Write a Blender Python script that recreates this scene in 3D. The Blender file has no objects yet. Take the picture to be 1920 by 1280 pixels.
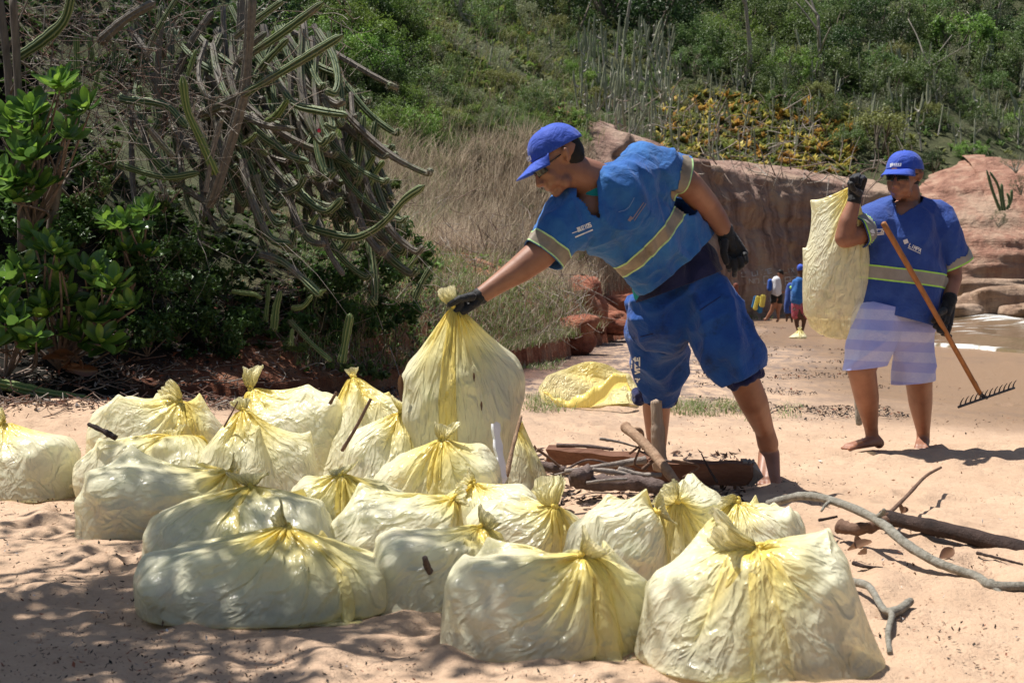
import bpy, bmesh, math, random
import numpy as np
from mathutils import Vector, Matrix, Quaternion
SC = bpy.context.scene
COL = SC.collection
R = math.radians
rnd = random.Random(7)
rng = np.random.default_rng(7)

# ------------------------------------------------------------------ camera
F, CH, HOR = 2667.0, 0.95, 554.0      # focal length in photo pixels, lens height, horizon row
cam_d = bpy.data.cameras.new('camera')
cam = bpy.data.objects.new('camera', cam_d)
COL.objects.link(cam)
cam.location = (0, 0, CH)
cam.rotation_euler = (R(90), 0, 0)
cam_d.sensor_width = 36
cam_d.lens = 50
cam_d.shift_y = -(640 - HOR) / 1920
cam_d.clip_start = 0.05
cam_d.clip_end = 2000
cam_d.dof.use_dof = True
cam_d.dof.focus_distance = 7.8
cam_d.dof.aperture_fstop = 7.5
SC.camera = cam

# ------------------------------------------------------------------ light
SUN = Vector((-0.34, 0.16, 0.93)).normalized()       # towards the sun
w = bpy.data.worlds.new('World')
SC.world = w
w.use_nodes = True
nt = w.node_tree
bg = nt.nodes['Background']
sky = nt.nodes.new('ShaderNodeTexSky')
sky.sky_type = 'NISHITA'
sky.sun_disc = False
sky.sun_elevation = math.asin(SUN.z)
sky.sun_rotation = math.atan2(SUN.x, SUN.y)
sky.air_density = 1.0
sky.dust_density = 1.5
nt.links.new(sky.outputs[0], bg.inputs[0])
bg.inputs[1].default_value = 0.062
sl = bpy.data.lights.new('sun', 'SUN')
sl.energy = 5.0
sl.angle = R(0.5)
sl.color = (1.0, 0.955, 0.89)
so = bpy.data.objects.new('sun', sl)
COL.objects.link(so)
so.rotation_euler = (-SUN).to_track_quat('-Z', 'Y').to_euler()
so.location = (-6, 4, 14)
SC.view_settings.view_transform = 'Standard'
SC.view_settings.look = 'None'
SC.view_settings.gamma = 1
SC.view_settings.use_curve_mapping = False
SC.view_settings.exposure = 0.58
SC.cycles.use_denoising = True
SC.cycles.max_bounces = 6
SC.cycles.transparent_max_bounces = 12
SC.cycles.diffuse_bounces = 3
SC.cycles.glossy_bounces = 2
SC.cycles.transmission_bounces = 4
SC.cycles.sample_clamp_indirect = 4
SC.cycles.caustics_reflective = False
SC.cycles.caustics_refractive = False

# ------------------------------------------------------------------ helpers
def P(u, v, d):
    return np.array(((u - 960) / F * d, d, CH - (v - HOR) / F * d))
def PV(u, v, d): return Vector(P(u, v, d))
def sstep(a, b, x):
    t = np.clip((x - a) / (b - a), 0, 1)
    return t * t * (3 - 2 * t)

def _h(ix, iy, iz, s):
    n = (ix * 374761393 + iy * 668265263 + iz * 1274126177 + s * 974711) & 0xffffffff
    n = ((n ^ (n >> 13)) * 1274126177) & 0xffffffff
    n = (n ^ (n >> 16)) & 0xffffffff
    return n.astype(np.float64) / 0xffffffff
def vnoise(p, seed=0):
    """value noise -1..1 of an (n,3) array"""
    p = np.asarray(p, float)
    f0 = np.floor(p); f = p - f0; f = f * f * (3 - 2 * f)
    i = f0.astype(np.int64)
    x, y, z = i[..., 0], i[..., 1], i[..., 2]
    fx, fy, fz = f[..., 0], f[..., 1], f[..., 2]
    r = 0
    for dx in (0, 1):
        wx = fx if dx else 1 - fx
        for dy in (0, 1):
            wy = fy if dy else 1 - fy
            for dz in (0, 1):
                wz = fz if dz else 1 - fz
                r = r + wx * wy * wz * _h(x + dx, y + dy, z + dz, seed)
    return r * 2 - 1
def fbm(p, oct=4, seed=0, gain=.5):
    p = np.asarray(p, float); a = 1; r = 0; t = 0
    for k in range(oct):
        r = r + a * vnoise(p * 2 ** k + 17.3 * k, seed + k); t += a; a *= gain
    return r / t
def n2(x, y, s, oct=4, seed=0):
    return fbm(np.stack([x * s, y * s, x * 0 + seed * 1.7], -1), oct, seed)

def mesh(name, V, faces, mats=None, smooth=True, mi=None, attr=None):
    """faces: (n,k) int array or list of such arrays"""
    me = bpy.data.meshes.new(name)
    V = np.asarray(V, np.float32)
    if isinstance(faces, np.ndarray): faces = [faces]
    faces = [f for f in faces if len(f)]
    me.vertices.add(len(V)); me.vertices.foreach_set('co', V.ravel())
    loops = np.concatenate([f.ravel() for f in faces]).astype(np.int32)
    tot = np.concatenate([np.full(len(f), f.shape[1]) for f in faces]).astype(np.int32)
    st = np.concatenate([[0], np.cumsum(tot)[:-1]]).astype(np.int32)
    me.loops.add(len(loops)); me.loops.foreach_set('vertex_index', loops)
    me.polygons.add(len(tot)); me.polygons.foreach_set('loop_start', st); me.polygons.foreach_set('loop_total', tot)
    me.polygons.foreach_set('use_smooth', np.full(len(tot), smooth))
    if mats is not None:
        for m in (mats if isinstance(mats, (list, tuple)) else [mats]): me.materials.append(m)
    if mi is not None: me.polygons.foreach_set('material_index', np.asarray(mi, np.int32))
    if attr:
        for k, a in attr.items():
            at = me.attributes.new(k, 'FLOAT', 'POINT'); at.data.foreach_set('value', np.asarray(a, np.float32))
    me.update(calc_edges=True)
    return me
def link(name, me, parent=None, loc=None):
    o = bpy.data.objects.new(name, me); COL.objects.link(o)
    if parent is not None: o.parent = parent
    if loc is not None: o.location = loc
    return o
def tag(o, label=None, cat=None, group=None, kind=None):
    if label: o['label'] = label
    if cat: o['category'] = cat
    if group: o['group'] = group
    if kind: o['kind'] = kind
    return o
def empty(name, loc, label, cat, group=None):
    o = bpy.data.objects.new(name, None); COL.objects.link(o); o.location = loc
    o.empty_display_size = .1
    return tag(o, label, cat, group)
def part(name, me, root):
    """mesh given in world coordinates, made a child of root (an unrotated empty)"""
    o = bpy.data.objects.new(name, me); COL.objects.link(o); o.parent = root
    r = root
    off = Vector((0, 0, 0))
    while r is not None:
        off += r.location; r = r.parent
    o.location = -off
    return o

def gridfaces(nu, nv, wrap_u=False, base=0):
    """vertex index = i*nv + j"""
    iu = np.arange(nu if wrap_u else nu - 1); jv = np.arange(nv - 1)
    I, J = np.meshgrid(iu, jv, indexing='ij'); I2 = (I + 1) % nu
    return (np.stack([I * nv + J, I2 * nv + J, I2 * nv + J + 1, I * nv + J + 1], -1).reshape(-1, 4) + base)

# --- materials
class NT:
    def __init__(s, name):
        s.m = bpy.data.materials.new(name); s.m.use_nodes = True
        s.t = s.m.node_tree; s.b = s.t.nodes['Principled BSDF']; s.out = s.t.nodes['Material Output']
        s._c = {}
    def n(s, typ, **kw):
        n = s.t.nodes.new('ShaderNode' + typ)
        for k, v in kw.items():
            if k in n.inputs.keys() if hasattr(n.inputs, 'keys') else False: n.inputs[k].default_value = v
            else: setattr(n, k, v)
        return n
    def l(s, a, b): s.t.links.new(a, b)
    def set(s, **kw):
        for k, v in kw.items():
            k = k.replace('_', ' ')
            s.b.inputs[k].default_value = v if not (isinstance(v, tuple) and len(v) == 3) else (*v, 1)
    def coord(s, scale=(1, 1, 1), kind='Object'):
        tc = s.n('TexCoord'); mp = s.n('Mapping'); mp.inputs['Scale'].default_value = scale
        s.l(tc.outputs[kind], mp.inputs[0]); return mp.outputs[0]
    def noise(s, scale, detail=4, rough=.55, vec=None, dist=0):
        n = s.n('TexNoise'); n.inputs['Scale'].default_value = scale; n.inputs['Detail'].default_value = detail
        n.inputs['Roughness'].default_value = rough; n.inputs['Distortion'].default_value = dist
        s.l(vec if vec is not None else s.coord(), n.inputs['Vector']); return n.outputs['Fac']
    def voro(s, scale, vec=None, feature='F1', out='Distance'):
        n = s.n('TexVoronoi'); n.feature = feature; n.inputs['Scale'].default_value = scale
        s.l(vec if vec is not None else s.coord(), n.inputs['Vector']); return n.outputs[out]
    def ramp(s, fac, stops):
        n = s.n('ValToRGB'); el = n.color_ramp.elements
        while len(el) < len(stops): el.new(.5)
        for e, (p, c) in zip(el, stops): e.position = p; e.color = (*c, 1) if len(c) == 3 else c
        s.l(fac, n.inputs[0]); return n.outputs[0]
    def mix(s, fac, a, b, mode='MIX'):
        n = s.n('Mix'); n.data_type = 'RGBA'; n.blend_type = mode
        for i, x in ((0, fac), (6, a), (7, b)):
            if isinstance(x, bpy.types.NodeSocket): s.l(x, n.inputs[i])
            elif isinstance(x, tuple): n.inputs[i].default_value = (*x, 1) if len(x) == 3 else x
            else: n.inputs[i].default_value = x
        return n.outputs[2]
    def math(s, op, a, b=0.5, clamp=False):
        n = s.n('Math'); n.operation = op; n.use_clamp = clamp
        for i, x in ((0, a), (1, b)):
            if isinstance(x, bpy.types.NodeSocket): s.l(x, n.inputs[i])
            else: n.inputs[i].default_value = x
        return n.outputs[0]
    def rng(s, x, a, b, c=0, d=1):
        n = s.n('MapRange'); s.l(x, n.inputs[0])
        for i, q in enumerate((a, b, c, d)): n.inputs[i + 1].default_value = q
        return n.outputs[0]
    def attr(s, name):
        n = s.n('Attribute'); n.attribute_name = name; return n.outputs['Fac']
    def objrand(s): return s.n('ObjectInfo').outputs['Random']
    def bump(s, h, strength=.5, dist=.01, prev=None):
        n = s.n('Bump'); n.inputs['Strength'].default_value = strength; n.inputs['Distance'].default_value = dist
        s.l(h, n.inputs['Height'])
        if prev is not None: s.l(prev, n.inputs['Normal'])
        return n.outputs[0]
    def color(s, c): s.l(c, s.b.inputs['Base Color'])
    def normal(s, c): s.l(c, s.b.inputs['Normal'])
    def translucent(s, col, fac):
        """leaf or film: part of the light passes through"""
        tr = s.n('BsdfTranslucent'); mx = s.n('MixShader'); mx.inputs[0].default_value = fac
        if isinstance(col, tuple): tr.inputs[0].default_value = (*col, 1)
        else: s.l(col, tr.inputs[0])
        s.l(s.b.outputs[0], mx.inputs[1]); s.l(tr.outputs[0], mx.inputs[2]); s.l(mx.outputs[0], s.out.inputs[0])
        return mx

def simple(name, col, rough=.7, var=.25, scale=8, bump=0, bdist=.004, spec=.3, stretch=(1, 1, 1)):
    m = NT(name); co = m.coord(stretch)
    f = m.noise(scale, 5, .6, co)
    c2 = tuple(min(1, x * (1 + var)) for x in col); c1 = tuple(x * (1 - var) for x in col)
    m.color(m.ramp(f, [(.3, c1), (.7, c2)]))
    m.set(Roughness=rough); m.b.inputs['Specular IOR Level'].default_value = spec
    if bump: m.normal(m.bump(m.noise(scale * 3, 4, .6, co), bump, bdist))
    return m.m

# --- tubes
def frames(pts):
    pts = np.asarray(pts, float); n = len(pts)
    t = np.gradient(pts, axis=0); t /= np.linalg.norm(t, axis=1)[:, None] + 1e-9
    ref = np.array((0, -1., 0.)) if abs(t[0][1]) < .8 else np.array((1., 0, 0))
    a = np.cross(t[0], ref); a /= np.linalg.norm(a); A = [a]
    for k in range(1, n):
        a = A[-1] - t[k] * np.dot(A[-1], t[k]); a /= np.linalg.norm(a) + 1e-9; A.append(a)
    A = np.array(A); B = np.cross(t, A)
    return t, A, B
def spline(pts, m):
    """Catmull-Rom through pts, m samples"""
    pts = np.asarray(pts, float)
    if len(pts) == 2: return pts[0] + (pts[1] - pts[0]) * np.linspace(0, 1, m)[:, None]
    Q = np.vstack([2 * pts[0] - pts[1], pts, 2 * pts[-1] - pts[-2]])
    s = np.linspace(0, len(pts) - 1 - 1e-6, m); i = s.astype(int); t = (s - i)[:, None]
    p0, p1, p2, p3 = Q[i], Q[i + 1], Q[i + 2], Q[i + 3]
    return .5 * (2 * p1 + (p2 - p0) * t + (2 * p0 - 5 * p1 + 4 * p2 - p3) * t ** 2 + (3 * p1 - p0 - 3 * p2 + p3) * t ** 3)
def tube(pts, rad, ns=8, rough=0., seed=0, caps=True):
    """returns V, quads, tris"""
    pts = np.asarray(pts, float); n = len(pts); rad = np.broadcast_to(rad, (n,))
    t, A, B = frames(pts)
    th = np.linspace(0, 2 * np.pi, ns, endpoint=False)
    d = A[None] * np.cos(th)[:, None, None] + B[None] * np.sin(th)[:, None, None]
    rr = rad[None, :].repeat(ns, 0)
    V = pts[None] + d * rr[..., None]
    if rough:
        V = V + d * (rough * rr * fbm(V * (1.2 / max(rad.max(), 1e-4)) + seed, 3, seed))[..., None]
    V = V.reshape(-1, 3)
    q = gridfaces(ns, n, True)
    tr = np.zeros((0, 3), int)
    if caps:
        V = np.vstack([V, pts[0] - t[0] * rad[0] * .4, pts[-1] + t[-1] * rad[-1] * .4])
        a, b = len(V) - 2, len(V) - 1; i = np.arange(ns); j = (i + 1) % ns
        tr = np.vstack([np.stack([i * n, i * 0 + a, j * n], -1), np.stack([i * n + n - 1, j * n + n - 1, i * 0 + b], -1)])
    return V, q, tr
class MB:
    """collects pieces into one mesh"""
    def __init__(s): s.V = []; s.f = {3: [], 4: []}; s.mi = {3: [], 4: []}; s.n = 0; s.A = []
    def add(s, V, q=None, tr=None, mi=0, a=None):
        for f in (q, tr):
            if f is not None and len(f):
                s.f[f.shape[1]].append(f + s.n); s.mi[f.shape[1]].append(np.full(len(f), mi))
        s.V.append(V); s.n += len(V); s.A.append(np.full(len(V), 0. if a is None else a) if np.isscalar(a) or a is None else a)
        return s
    def tube(s, pts, rad, ns=6, rough=0, seed=0, mi=0, a=None, caps=True):
        V, q, t = tube(pts, rad, ns, rough, seed, caps); return s.add(V, q, t, mi, a)
    def build(s, name, mats, smooth=True):
        fs = [np.vstack(s.f[k]) for k in (4, 3) if s.f[k]]; mi = np.concatenate([np.concatenate(s.mi[k]) for k in (4, 3) if s.f[k]])
        return mesh(name, np.vstack(s.V), fs, mats, smooth, mi, {'v': np.concatenate(s.A)})
# ------------------------------------------------------------------ terrain
TOE = np.array([(-12, 7.2), (-6.5, 8.2), (-3.6, 9.4), (-2.6, 9.6), (-1.7, 10.3), (-0.9, 12.2), (-0.25, 15.8), (0.55, 20),
                (1.7, 27.5), (3.2, 36), (6.5, 49), (11.5, 65), (17, 71), (24, 73), (33, 74), (50, 70), (80, 40)], float)
def toe_s(x, y):
    """signed distance behind the foot of the slope, and the arc parameter of the nearest toe point"""
    x = np.asarray(x, float); y = np.asarray(y, float)
    best = np.full(x.shape, 1e9); tau = np.zeros(x.shape); sg = np.zeros(x.shape)
    for k in range(len(TOE) - 1):
        a, b = TOE[k], TOE[k + 1]; ab = b - a; L2 = (ab ** 2).sum()
        t = np.clip(((x - a[0]) * ab[0] + (y - a[1]) * ab[1]) / L2, 0, 1)
        dx = x - (a[0] + ab[0] * t); dy = y - (a[1] + ab[1] * t); d = np.hypot(dx, dy)
        c = ab[0] * dy - ab[1] * dx
        m = d < best
        best = np.where(m, d, best); tau = np.where(m, k + t, tau); sg = np.where(m, np.where(c >= 0, 1, -1), sg)
    return best * sg, tau
WATER = np.array([(40, 5), (9.5, 7), (7.2, 11), (7.0, 16), (8.2, 24), (9.0, 32), (10.5, 44), (13.5, 60), (19, 69), (60, 72)], float)
def shore_s(x, y):
    """distance out into the water from the waterline (positive = water)"""
    xs = np.interp(y, WATER[1:-1, 1], WATER[1:-1, 0]) + .5 * np.sin(y * .35)
    return (x - xs) * .9
def ground_z(x, y, fine=True):
    x = np.asarray(x, float); y = np.asarray(y, float)
    s, tau = toe_s(x, y)
    lift = .26 * sstep(-3.2, -.2, s) * sstep(7.5, 2.5, tau) * sstep(6.2, 8.8, y + .0 * x)
    z = lift + .02 * n2(x, y, .5, 2, 5) * sstep(2, 6, y)
    w = shore_s(x, y)
    z = z - .05 * sstep(-3, 3, w) * 1.5
    if fine:
        fade = 1 / (1 + (y / 14) ** 2) * (.5 + .5 * sstep(3.4, 5, y))
        z = z + fade * (.016 * n2(x, y, 3.2, 3, 11) + .017 * n2(x, y, 9, 3, 12) + .008 * np.abs(n2(x, y, 24, 3, 13)) + .010 * (.3 - np.abs(n2(x, y, 6, 3, 17))))
        z = z + (1 - fade) * .03 * n2(x, y, .8, 3, 21)
    return z
CT = 6.0
def hill_z(x, y, rough=True):
    x = np.asarray(x, float); y = np.asarray(y, float)
    s, tau = toe_s(x, y)
    sp = np.maximum(s, 0)
    near = .30 + .26 * sp + 1.15 * np.maximum(np.minimum(sp, 5) - 1.5, 0) + .45 * np.maximum(sp - 5, 0)
    mid = .30 + .6 * sstep(0, .6, sp) + .34 * np.minimum(sp, 9) + .62 * np.maximum(sp - 9, 0)
    far = .3 + 5.6 * sstep(.5, 2.6, sp) + .60 * np.maximum(sp - 2, 0) - .0 * sp
    dome = .3 + 5.2 * sstep(.0, 5, sp) + 1.6 * sstep(3, 10, sp) + .55 * np.maximum(sp - 8, 0)
    a = sstep(3.2, 6, tau); b = sstep(8.2, 9.6, tau); c = sstep(13.2, 14.2, tau)
    z = near * (1 - a) + mid * a
    z = z * (1 - b) + far * b
    z = z * (1 - c) + dome * c
    z = np.where(s < 0, -.3 + .3 * s, z)
    if rough:
        k = sstep(0, 1.5, s)
        z = z + k * (.5 * n2(x, y, .22, 3, 31) * sstep(10, 40, y) + .16 * n2(x, y, .9, 3, 32) + .05 * n2(x, y, 4, 3, 33) * sstep(30, 10, y))
    return z
def polar(us, ds):
    U, D = np.meshgrid(us, ds, indexing='ij'); return (U - 960) / F * D, D
_ds = np.geomspace(5, 190, 500); _us = np.linspace(-500, 2400, 260)
_X, _Y = polar(_us, _ds); _Z = hill_z(_X, _Y, False)
_Vp = HOR - (_Z - CH) * F / _Y            # photo row of each hill point
_Vm = np.minimum.accumulate(_Vp, axis=1)
def hit(u, v):
    """where the line of sight through photo pixel (u, v) meets the slope"""
    i = int(np.clip(np.searchsorted(_us, u), 0, len(_us) - 1)); col = _Vm[i]
    k = int(np.argmax(col <= v)) if (col <= v).any() else len(_ds) - 1
    d = _ds[k]; x = (u - 960) / F * d
    return np.array((x, d, float(hill_z(np.array([x]), np.array([d]))[0])))
def G(u, v, fine=False):
    """the beach point seen at photo pixel (u, v)"""
    z = 0.
    for _ in range(12):
        d = (CH - z) * F / max(v - HOR, 4); x = (u - 960) / F * d
        z = .5 * z + .5 * float(ground_z(np.array([x]), np.array([d]), fine)[0])
    return np.array((x, d, z))
def gz(x, y): return float(ground_z(np.array([float(x)]), np.array([float(y)]))[0])

# sand
def sand_material():
    m = NT('sand'); co = m.coord()
    a = m.noise(1.1, 5, .6, co); b = m.noise(14, 5, .65, co); c = m.noise(240, 2, .6, co)
    col = m.ramp(a, [(.3, (.47, .32, .21)), (.7, (.58, .41, .28))])
    col = m.mix(m.rng(b, .42, .75, 0, .45), col, (.40, .250, .165))
    col = m.mix(m.rng(m.noise(60, 3, .7, co), .60, .72, 0, .35), col, (.22, .13, .09))
    wet = m.attr('wet'); weed = m.attr('weed')
    col = m.mix(wet, col, (.30, .19, .115))
    st = m.coord((1, .35, 1)); wn = m.noise(5, 6, .75, st)
    wd = m.math('MULTIPLY', weed, m.rng(wn, .43, .56))
    col = m.mix(wd, col, (.105, .085, .085))
    soil = m.attr('soil')
    col = m.mix(soil, col, m.ramp(m.noise(10, 5, .7, co), [(.35, (.045, .028, .022)), (.6, (.13, .062, .042))]))
    m.color(col)
    rg = m.math('SUBTRACT', .92, m.math('MULTIPLY', wet, .62)); m.l(rg, m.b.inputs['Roughness'])
    m.b.inputs['Specular IOR Level'].default_value = .4
    n = m.bump(c, .5, .005); n = m.bump(m.noise(55, 5, .7, co), .8, .014, n); n = m.bump(b, .6, .025, n)
    m.normal(n)
    return m.m
us = np.linspace(-900, 2820, 620); ds = np.concatenate([np.geomspace(1.0, 2.6, 20)[:-1], np.geomspace(2.6, 110, 460)])
X, Y = polar(us, ds); Z = ground_z(X, Y)
g_ = np.random.default_rng(3)
for k in range(520):                       # footprints and scuffs
    y0 = g_.uniform(3, 9) if k < 330 else g_.uniform(9, 26); x0 = g_.uniform(-.5, .5) * y0 * .9 + (.8 if k % 2 else 0)
    r0 = g_.uniform(.05, .12); an = g_.uniform(0, 3.14); dp = g_.uniform(.008, .026)
    j0, j1 = np.searchsorted(ds, y0 - .35), np.searchsorted(ds, y0 + .35)
    dx = X[:, j0:j1] - x0; dy = Y[:, j0:j1] - y0
    p = (dx * math.cos(an) + dy * math.sin(an)) / (r0 * 1.7); q = (-dx * math.sin(an) + dy * math.cos(an)) / r0
    r2 = p * p + q * q
    dp *= .45 + .55 * float(sstep(3.6, 5.0, y0))
    Z[:, j0:j1] += -dp * np.exp(-r2 * 1.3) + dp * .75 * np.exp(-(np.sqrt(r2) - 1.55) ** 2 * 5)
s_, tau_ = toe_s(X, Y); w_ = shore_s(X, Y)
wet = sstep(-4.6, -2.6, w_ + .9 * n2(X, Y, .35, 3, 41) + .25 * n2(X, Y, 2, 2, 42)) * sstep(7, 11, Y + .8 * n2(X, Y, .8, 2, 43))
weed = np.exp(-((w_ + 5.8 - .04 * (Y - 15)) / 2.4) ** 2) * sstep(9, 14, Y) * sstep(60, 40, Y) + .22 * sstep(6, 12, Y) * sstep(40, 20, Y) * sstep(-.2, .5, n2(X, Y, .7, 3, 44))
soil = sstep(-1.15, -.25, s_ + .35 * n2(X, Y, 1.2, 3, 45) + .15 * n2(X, Y, 5, 2, 46)) * sstep(8.5, 6.5, tau_) * sstep(3.0, 3.4, tau_ + .12 * n2(X, Y, 2, 2, 47) + 0 * X) + sstep(-.35, .1, s_ + .12 * n2(X, Y, 2.5, 3, 48)) * sstep(4, 3, tau_)
ground = link('ground', mesh('ground', np.stack([X, Y, Z], -1).reshape(-1, 3), gridfaces(len(us), len(ds))[:, ::-1].copy()[:, ::-1], sand_material(), True,
              attr={'wet': wet.ravel(), 'weed': np.clip(weed, 0, 1).ravel(), 'soil': np.clip(soil, 0, 1).ravel()}))
tag(ground, 'pale orange sand beach with footprints and a dark litter line', kind='structure')

# sea
def water_material():
    m = NT('sea_water'); co = m.coord()
    a = m.attr('v')
    st = m.coord((.10, .55, 1)); n1 = m.noise(1.3, 5, .62, st, .6)
    foam = m.rng(m.math('ADD', n1, m.math('MULTIPLY', a, .25)), .60, .68)
    m.color(m.mix(foam, (.17, .125, .07), (.62, .62, .60)))
    m.l(m.rng(foam, 0, 1, .08, .8), m.b.inputs['Roughness'])
    m.normal(m.bump(m.noise(2.4, 4, .6, m.coord((.5, 1.6, 1))), .35, .08))
    return m.m
us2 = np.linspace(1500, 3300, 160); ds2 = np.geomspace(6, 90, 260)
X2, Y2 = polar(us2, ds2); w2 = shore_s(X2, Y2)
wave = .10 * np.exp(-((w2 - 2.0 - .5 * n2(X2, Y2, .3, 2, 51)) / .55) ** 2) + .16 * np.exp(-((w2 - 5.5 - 1.2 * n2(X2, Y2, .2, 2, 52)) / .9) ** 2)
edge = w2 + .35 * n2(X2, Y2, .6, 3, 53)
Z2 = np.where(edge > 0, .012 + wave * sstep(0, 1, edge) + .02 * n2(X2, Y2, 1.2, 3, 54), -.4)
fo = np.exp(-(edge / .18) ** 2) * (.75 + .5 * n2(X2, Y2, 1.5, 2, 55)) * 1.1 + sstep(.07, .13, wave) * .6 + .04 * sstep(0, 6, w2)
o = link('water', mesh('water', np.stack([X2, Y2, Z2], -1).reshape(-1, 3), gridfaces(len(us2), len(ds2)), water_material(), True, attr={'v': np.clip(fo, 0, 1.4).ravel()}))
tag(o, 'brown shallow sea with lines of white foam', kind='structure')

# slope
def soil_material():
    m = NT('slope_soil'); co = m.coord()
    f = m.noise(1.4, 6, .68, co); red = m.attr('red')
    base = m.ramp(f, [(.3, (.030, .034, .016)), (.55, (.070, .076, .036)), (.75, (.13, .115, .065))])
    rd = m.ramp(m.noise(3.0, 6, .7, co), [(.3, (.15, .042, .024)), (.5, (.33, .125, .070)), (.7, (.46, .27, .17))])
    base = m.mix(m.attr('humus_shade'), base, m.ramp(f, [(.3, (.006, .006, .004)), (.7, (.020, .017, .012))]))  # dark humus, blackened further so the hollow's shade sits in the colour
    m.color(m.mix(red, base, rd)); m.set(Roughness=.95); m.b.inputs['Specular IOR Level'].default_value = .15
    n = m.bump(m.noise(5, 6, .7, co), .9, .12); n = m.bump(m.noise(30, 4, .7, co), .5, .02, n); m.normal(n)
    return m.m
SOIL = soil_material()
us3 = np.linspace(-1500, 3300, 420); ds3 = np.concatenate([np.geomspace(7, 30, 260)[:-1], np.geomspace(30, 210, 190)])
X3, Y3 = polar(us3, ds3); Z3 = hill_z(X3, Y3)
s3, t3 = toe_s(X3, Y3)
red = np.clip(sstep(4.6, 6, t3) * sstep(1.4, .4, s3 + .5 * n2(X3, Y3, .8, 3, 61)) + sstep(6, 7.5, t3) * sstep(4.5, 2.0, s3 + 1.2 * n2(X3, Y3, .5, 3, 62)), 0, 1) * sstep(10.5, 9.8, t3)
red = np.maximum(red, .6 * sstep(2.9, 3.5, t3) * sstep(.9, .2, s3))
humus_shade = sstep(5.2, 3.8, t3) * sstep(9, 5, s3)  # where the soil is painted dark for the shade behind the cacti
o = link('hillside', mesh('hillside', np.stack([X3, Y3, Z3], -1).reshape(-1, 3), gridfaces(len(us3), len(ds3)), SOIL, True, attr={'red': red.ravel(), 'humus_shade': humus_shade.ravel()}))
tag(o, 'steep overgrown hillside rising from the beach', kind='structure')

# cliff face along the back of the beach
def rock_material(name, dark, mid, light, streak=1.):
    m = NT(name); co = m.coord(); st = m.coord((1.2, 1.2, .12))
    v = m.noise(1.1, 6, .65, st, .3); h = m.noise(2.2, 6, .7, m.coord((.3, .3, 1.5)))
    c = m.ramp(v, [(.33, dark), (.5, mid), (.68, light)])
    c = m.mix(m.rng(h, .45, .7, 0, .5), c, mid)
    c = m.mix(m.rng(m.noise(.35, 4, .6, co), .5, .62, 0, .8), c, (.42, .30, .215))
    c = m.mix(m.attr('mark'), c, (.52, .49, .46))
    m.color(c); m.set(Roughness=.85); m.b.inputs['Specular IOR Level'].default_value = .25
    n = m.bump(m.math('MINIMUM', m.voro(.55, m.coord((.5, .5, 1.6)), 'DISTANCE_TO_EDGE'), .05), 1, .5); n = m.bump(m.noise(3, 7, .7, co), 1, .22, n); n = m.bump(m.noise(1.2, 5, .6, m.coord((.4, .4, 3))), .6, .2, n)
    m.normal(n)
    return m.m
ROCK = rock_material('cliff_rock', (.15, .085, .065), (.31, .195, .150), (.50, .365, .285))
ROCK2 = rock_material('smooth_rock', (.22, .105, .072), (.34, .18, .125), (.47, .31, .22))
def rock_wall(name, path, H, lean, nu=240, nv=70, mats=None, seed=0, amp=.35, label='', batter=None):
    """rock face: path in plan, height along it, leaning back; comes with a rounded top running into the slope"""
    path = spline(np.array([(x, y, 0) for x, y in path]), nu)[:, :2]
    tg = np.gradient(path, axis=0); tg /= np.linalg.norm(tg, axis=1)[:, None]; nrm = np.stack([-tg[:, 1], tg[:, 0]], -1)
    Hn = np.interp(np.linspace(0, 1, nu), np.linspace(0, 1, len(H)), H)
    lean_n = np.interp(np.linspace(0, 1, nu), np.linspace(0, 1, len(lean)), lean)
    t = np.linspace(-.06, 1.35, nv)
    V = np.zeros((nu, nv, 3))
    for j, q in enumerate(t):
        f = min(q, 1)
        back = lean_n * (max(f, 0) ** 2.2) + (max(0, q - 1) / .35) * 3.2
        z = Hn * f + (max(0, q - 1) / .35) * 1.0
        V[:, j, :2] = path + nrm * back[:, None]; V[:, j, 2] = z
    n = fbm(V * np.array((.5, .5, .8)), 5, seed); n2_ = fbm(V * np.array((.16, .16, .16)) + 9, 3, seed + 5)
    bed = np.abs(fbm(V * np.array((.12, .12, 1.6)) + 3, 3, seed + 8))
    k = -(n * amp + n2_ * amp * 1.8 + (.12 - bed) * amp * .9)
    V[..., 0] -= nrm[:, 0, None] * k * -1; V[..., 1] -= nrm[:, 1, None] * k * -1
    V[..., 2] += .15 * n
    mk = np.zeros((nu, nv))
    return mesh(name, V.reshape(-1, 3), gridfaces(nu, nv), mats, True, attr={'mark': mk.ravel()}), path, nrm
me, CP, CN = rock_wall('rock_face', [(2.7, 38.5), (3.9, 42), (6.2, 49), (10.5, 62), (15, 68.5), (20.5, 71)], [3.8, 5.7, 6.0, 6.4, 6.6, 6.0], [.4, .6, .7, .6, .7, 1.2], mats=ROCK, seed=3, amp=.5)
cliff = link('cliff', me); tag(cliff, 'reddish brown rock cliff behind the far end of the beach', kind='structure')
me, _, _ = rock_wall('rock_slope', [(18.8, 71.5), (21, 70.3), (24, 69.2), (28, 69.5), (34, 71), (44, 71)], [6.4, 7.4, 7.8, 7.4, 7.0, 6.5], [4, 6, 7, 5, 4, 4], mats=ROCK2, seed=8, amp=.42)
dome = link('rock_slope', me); tag(dome, 'smooth pinkish rock slope beside the water', kind='structure')
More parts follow.
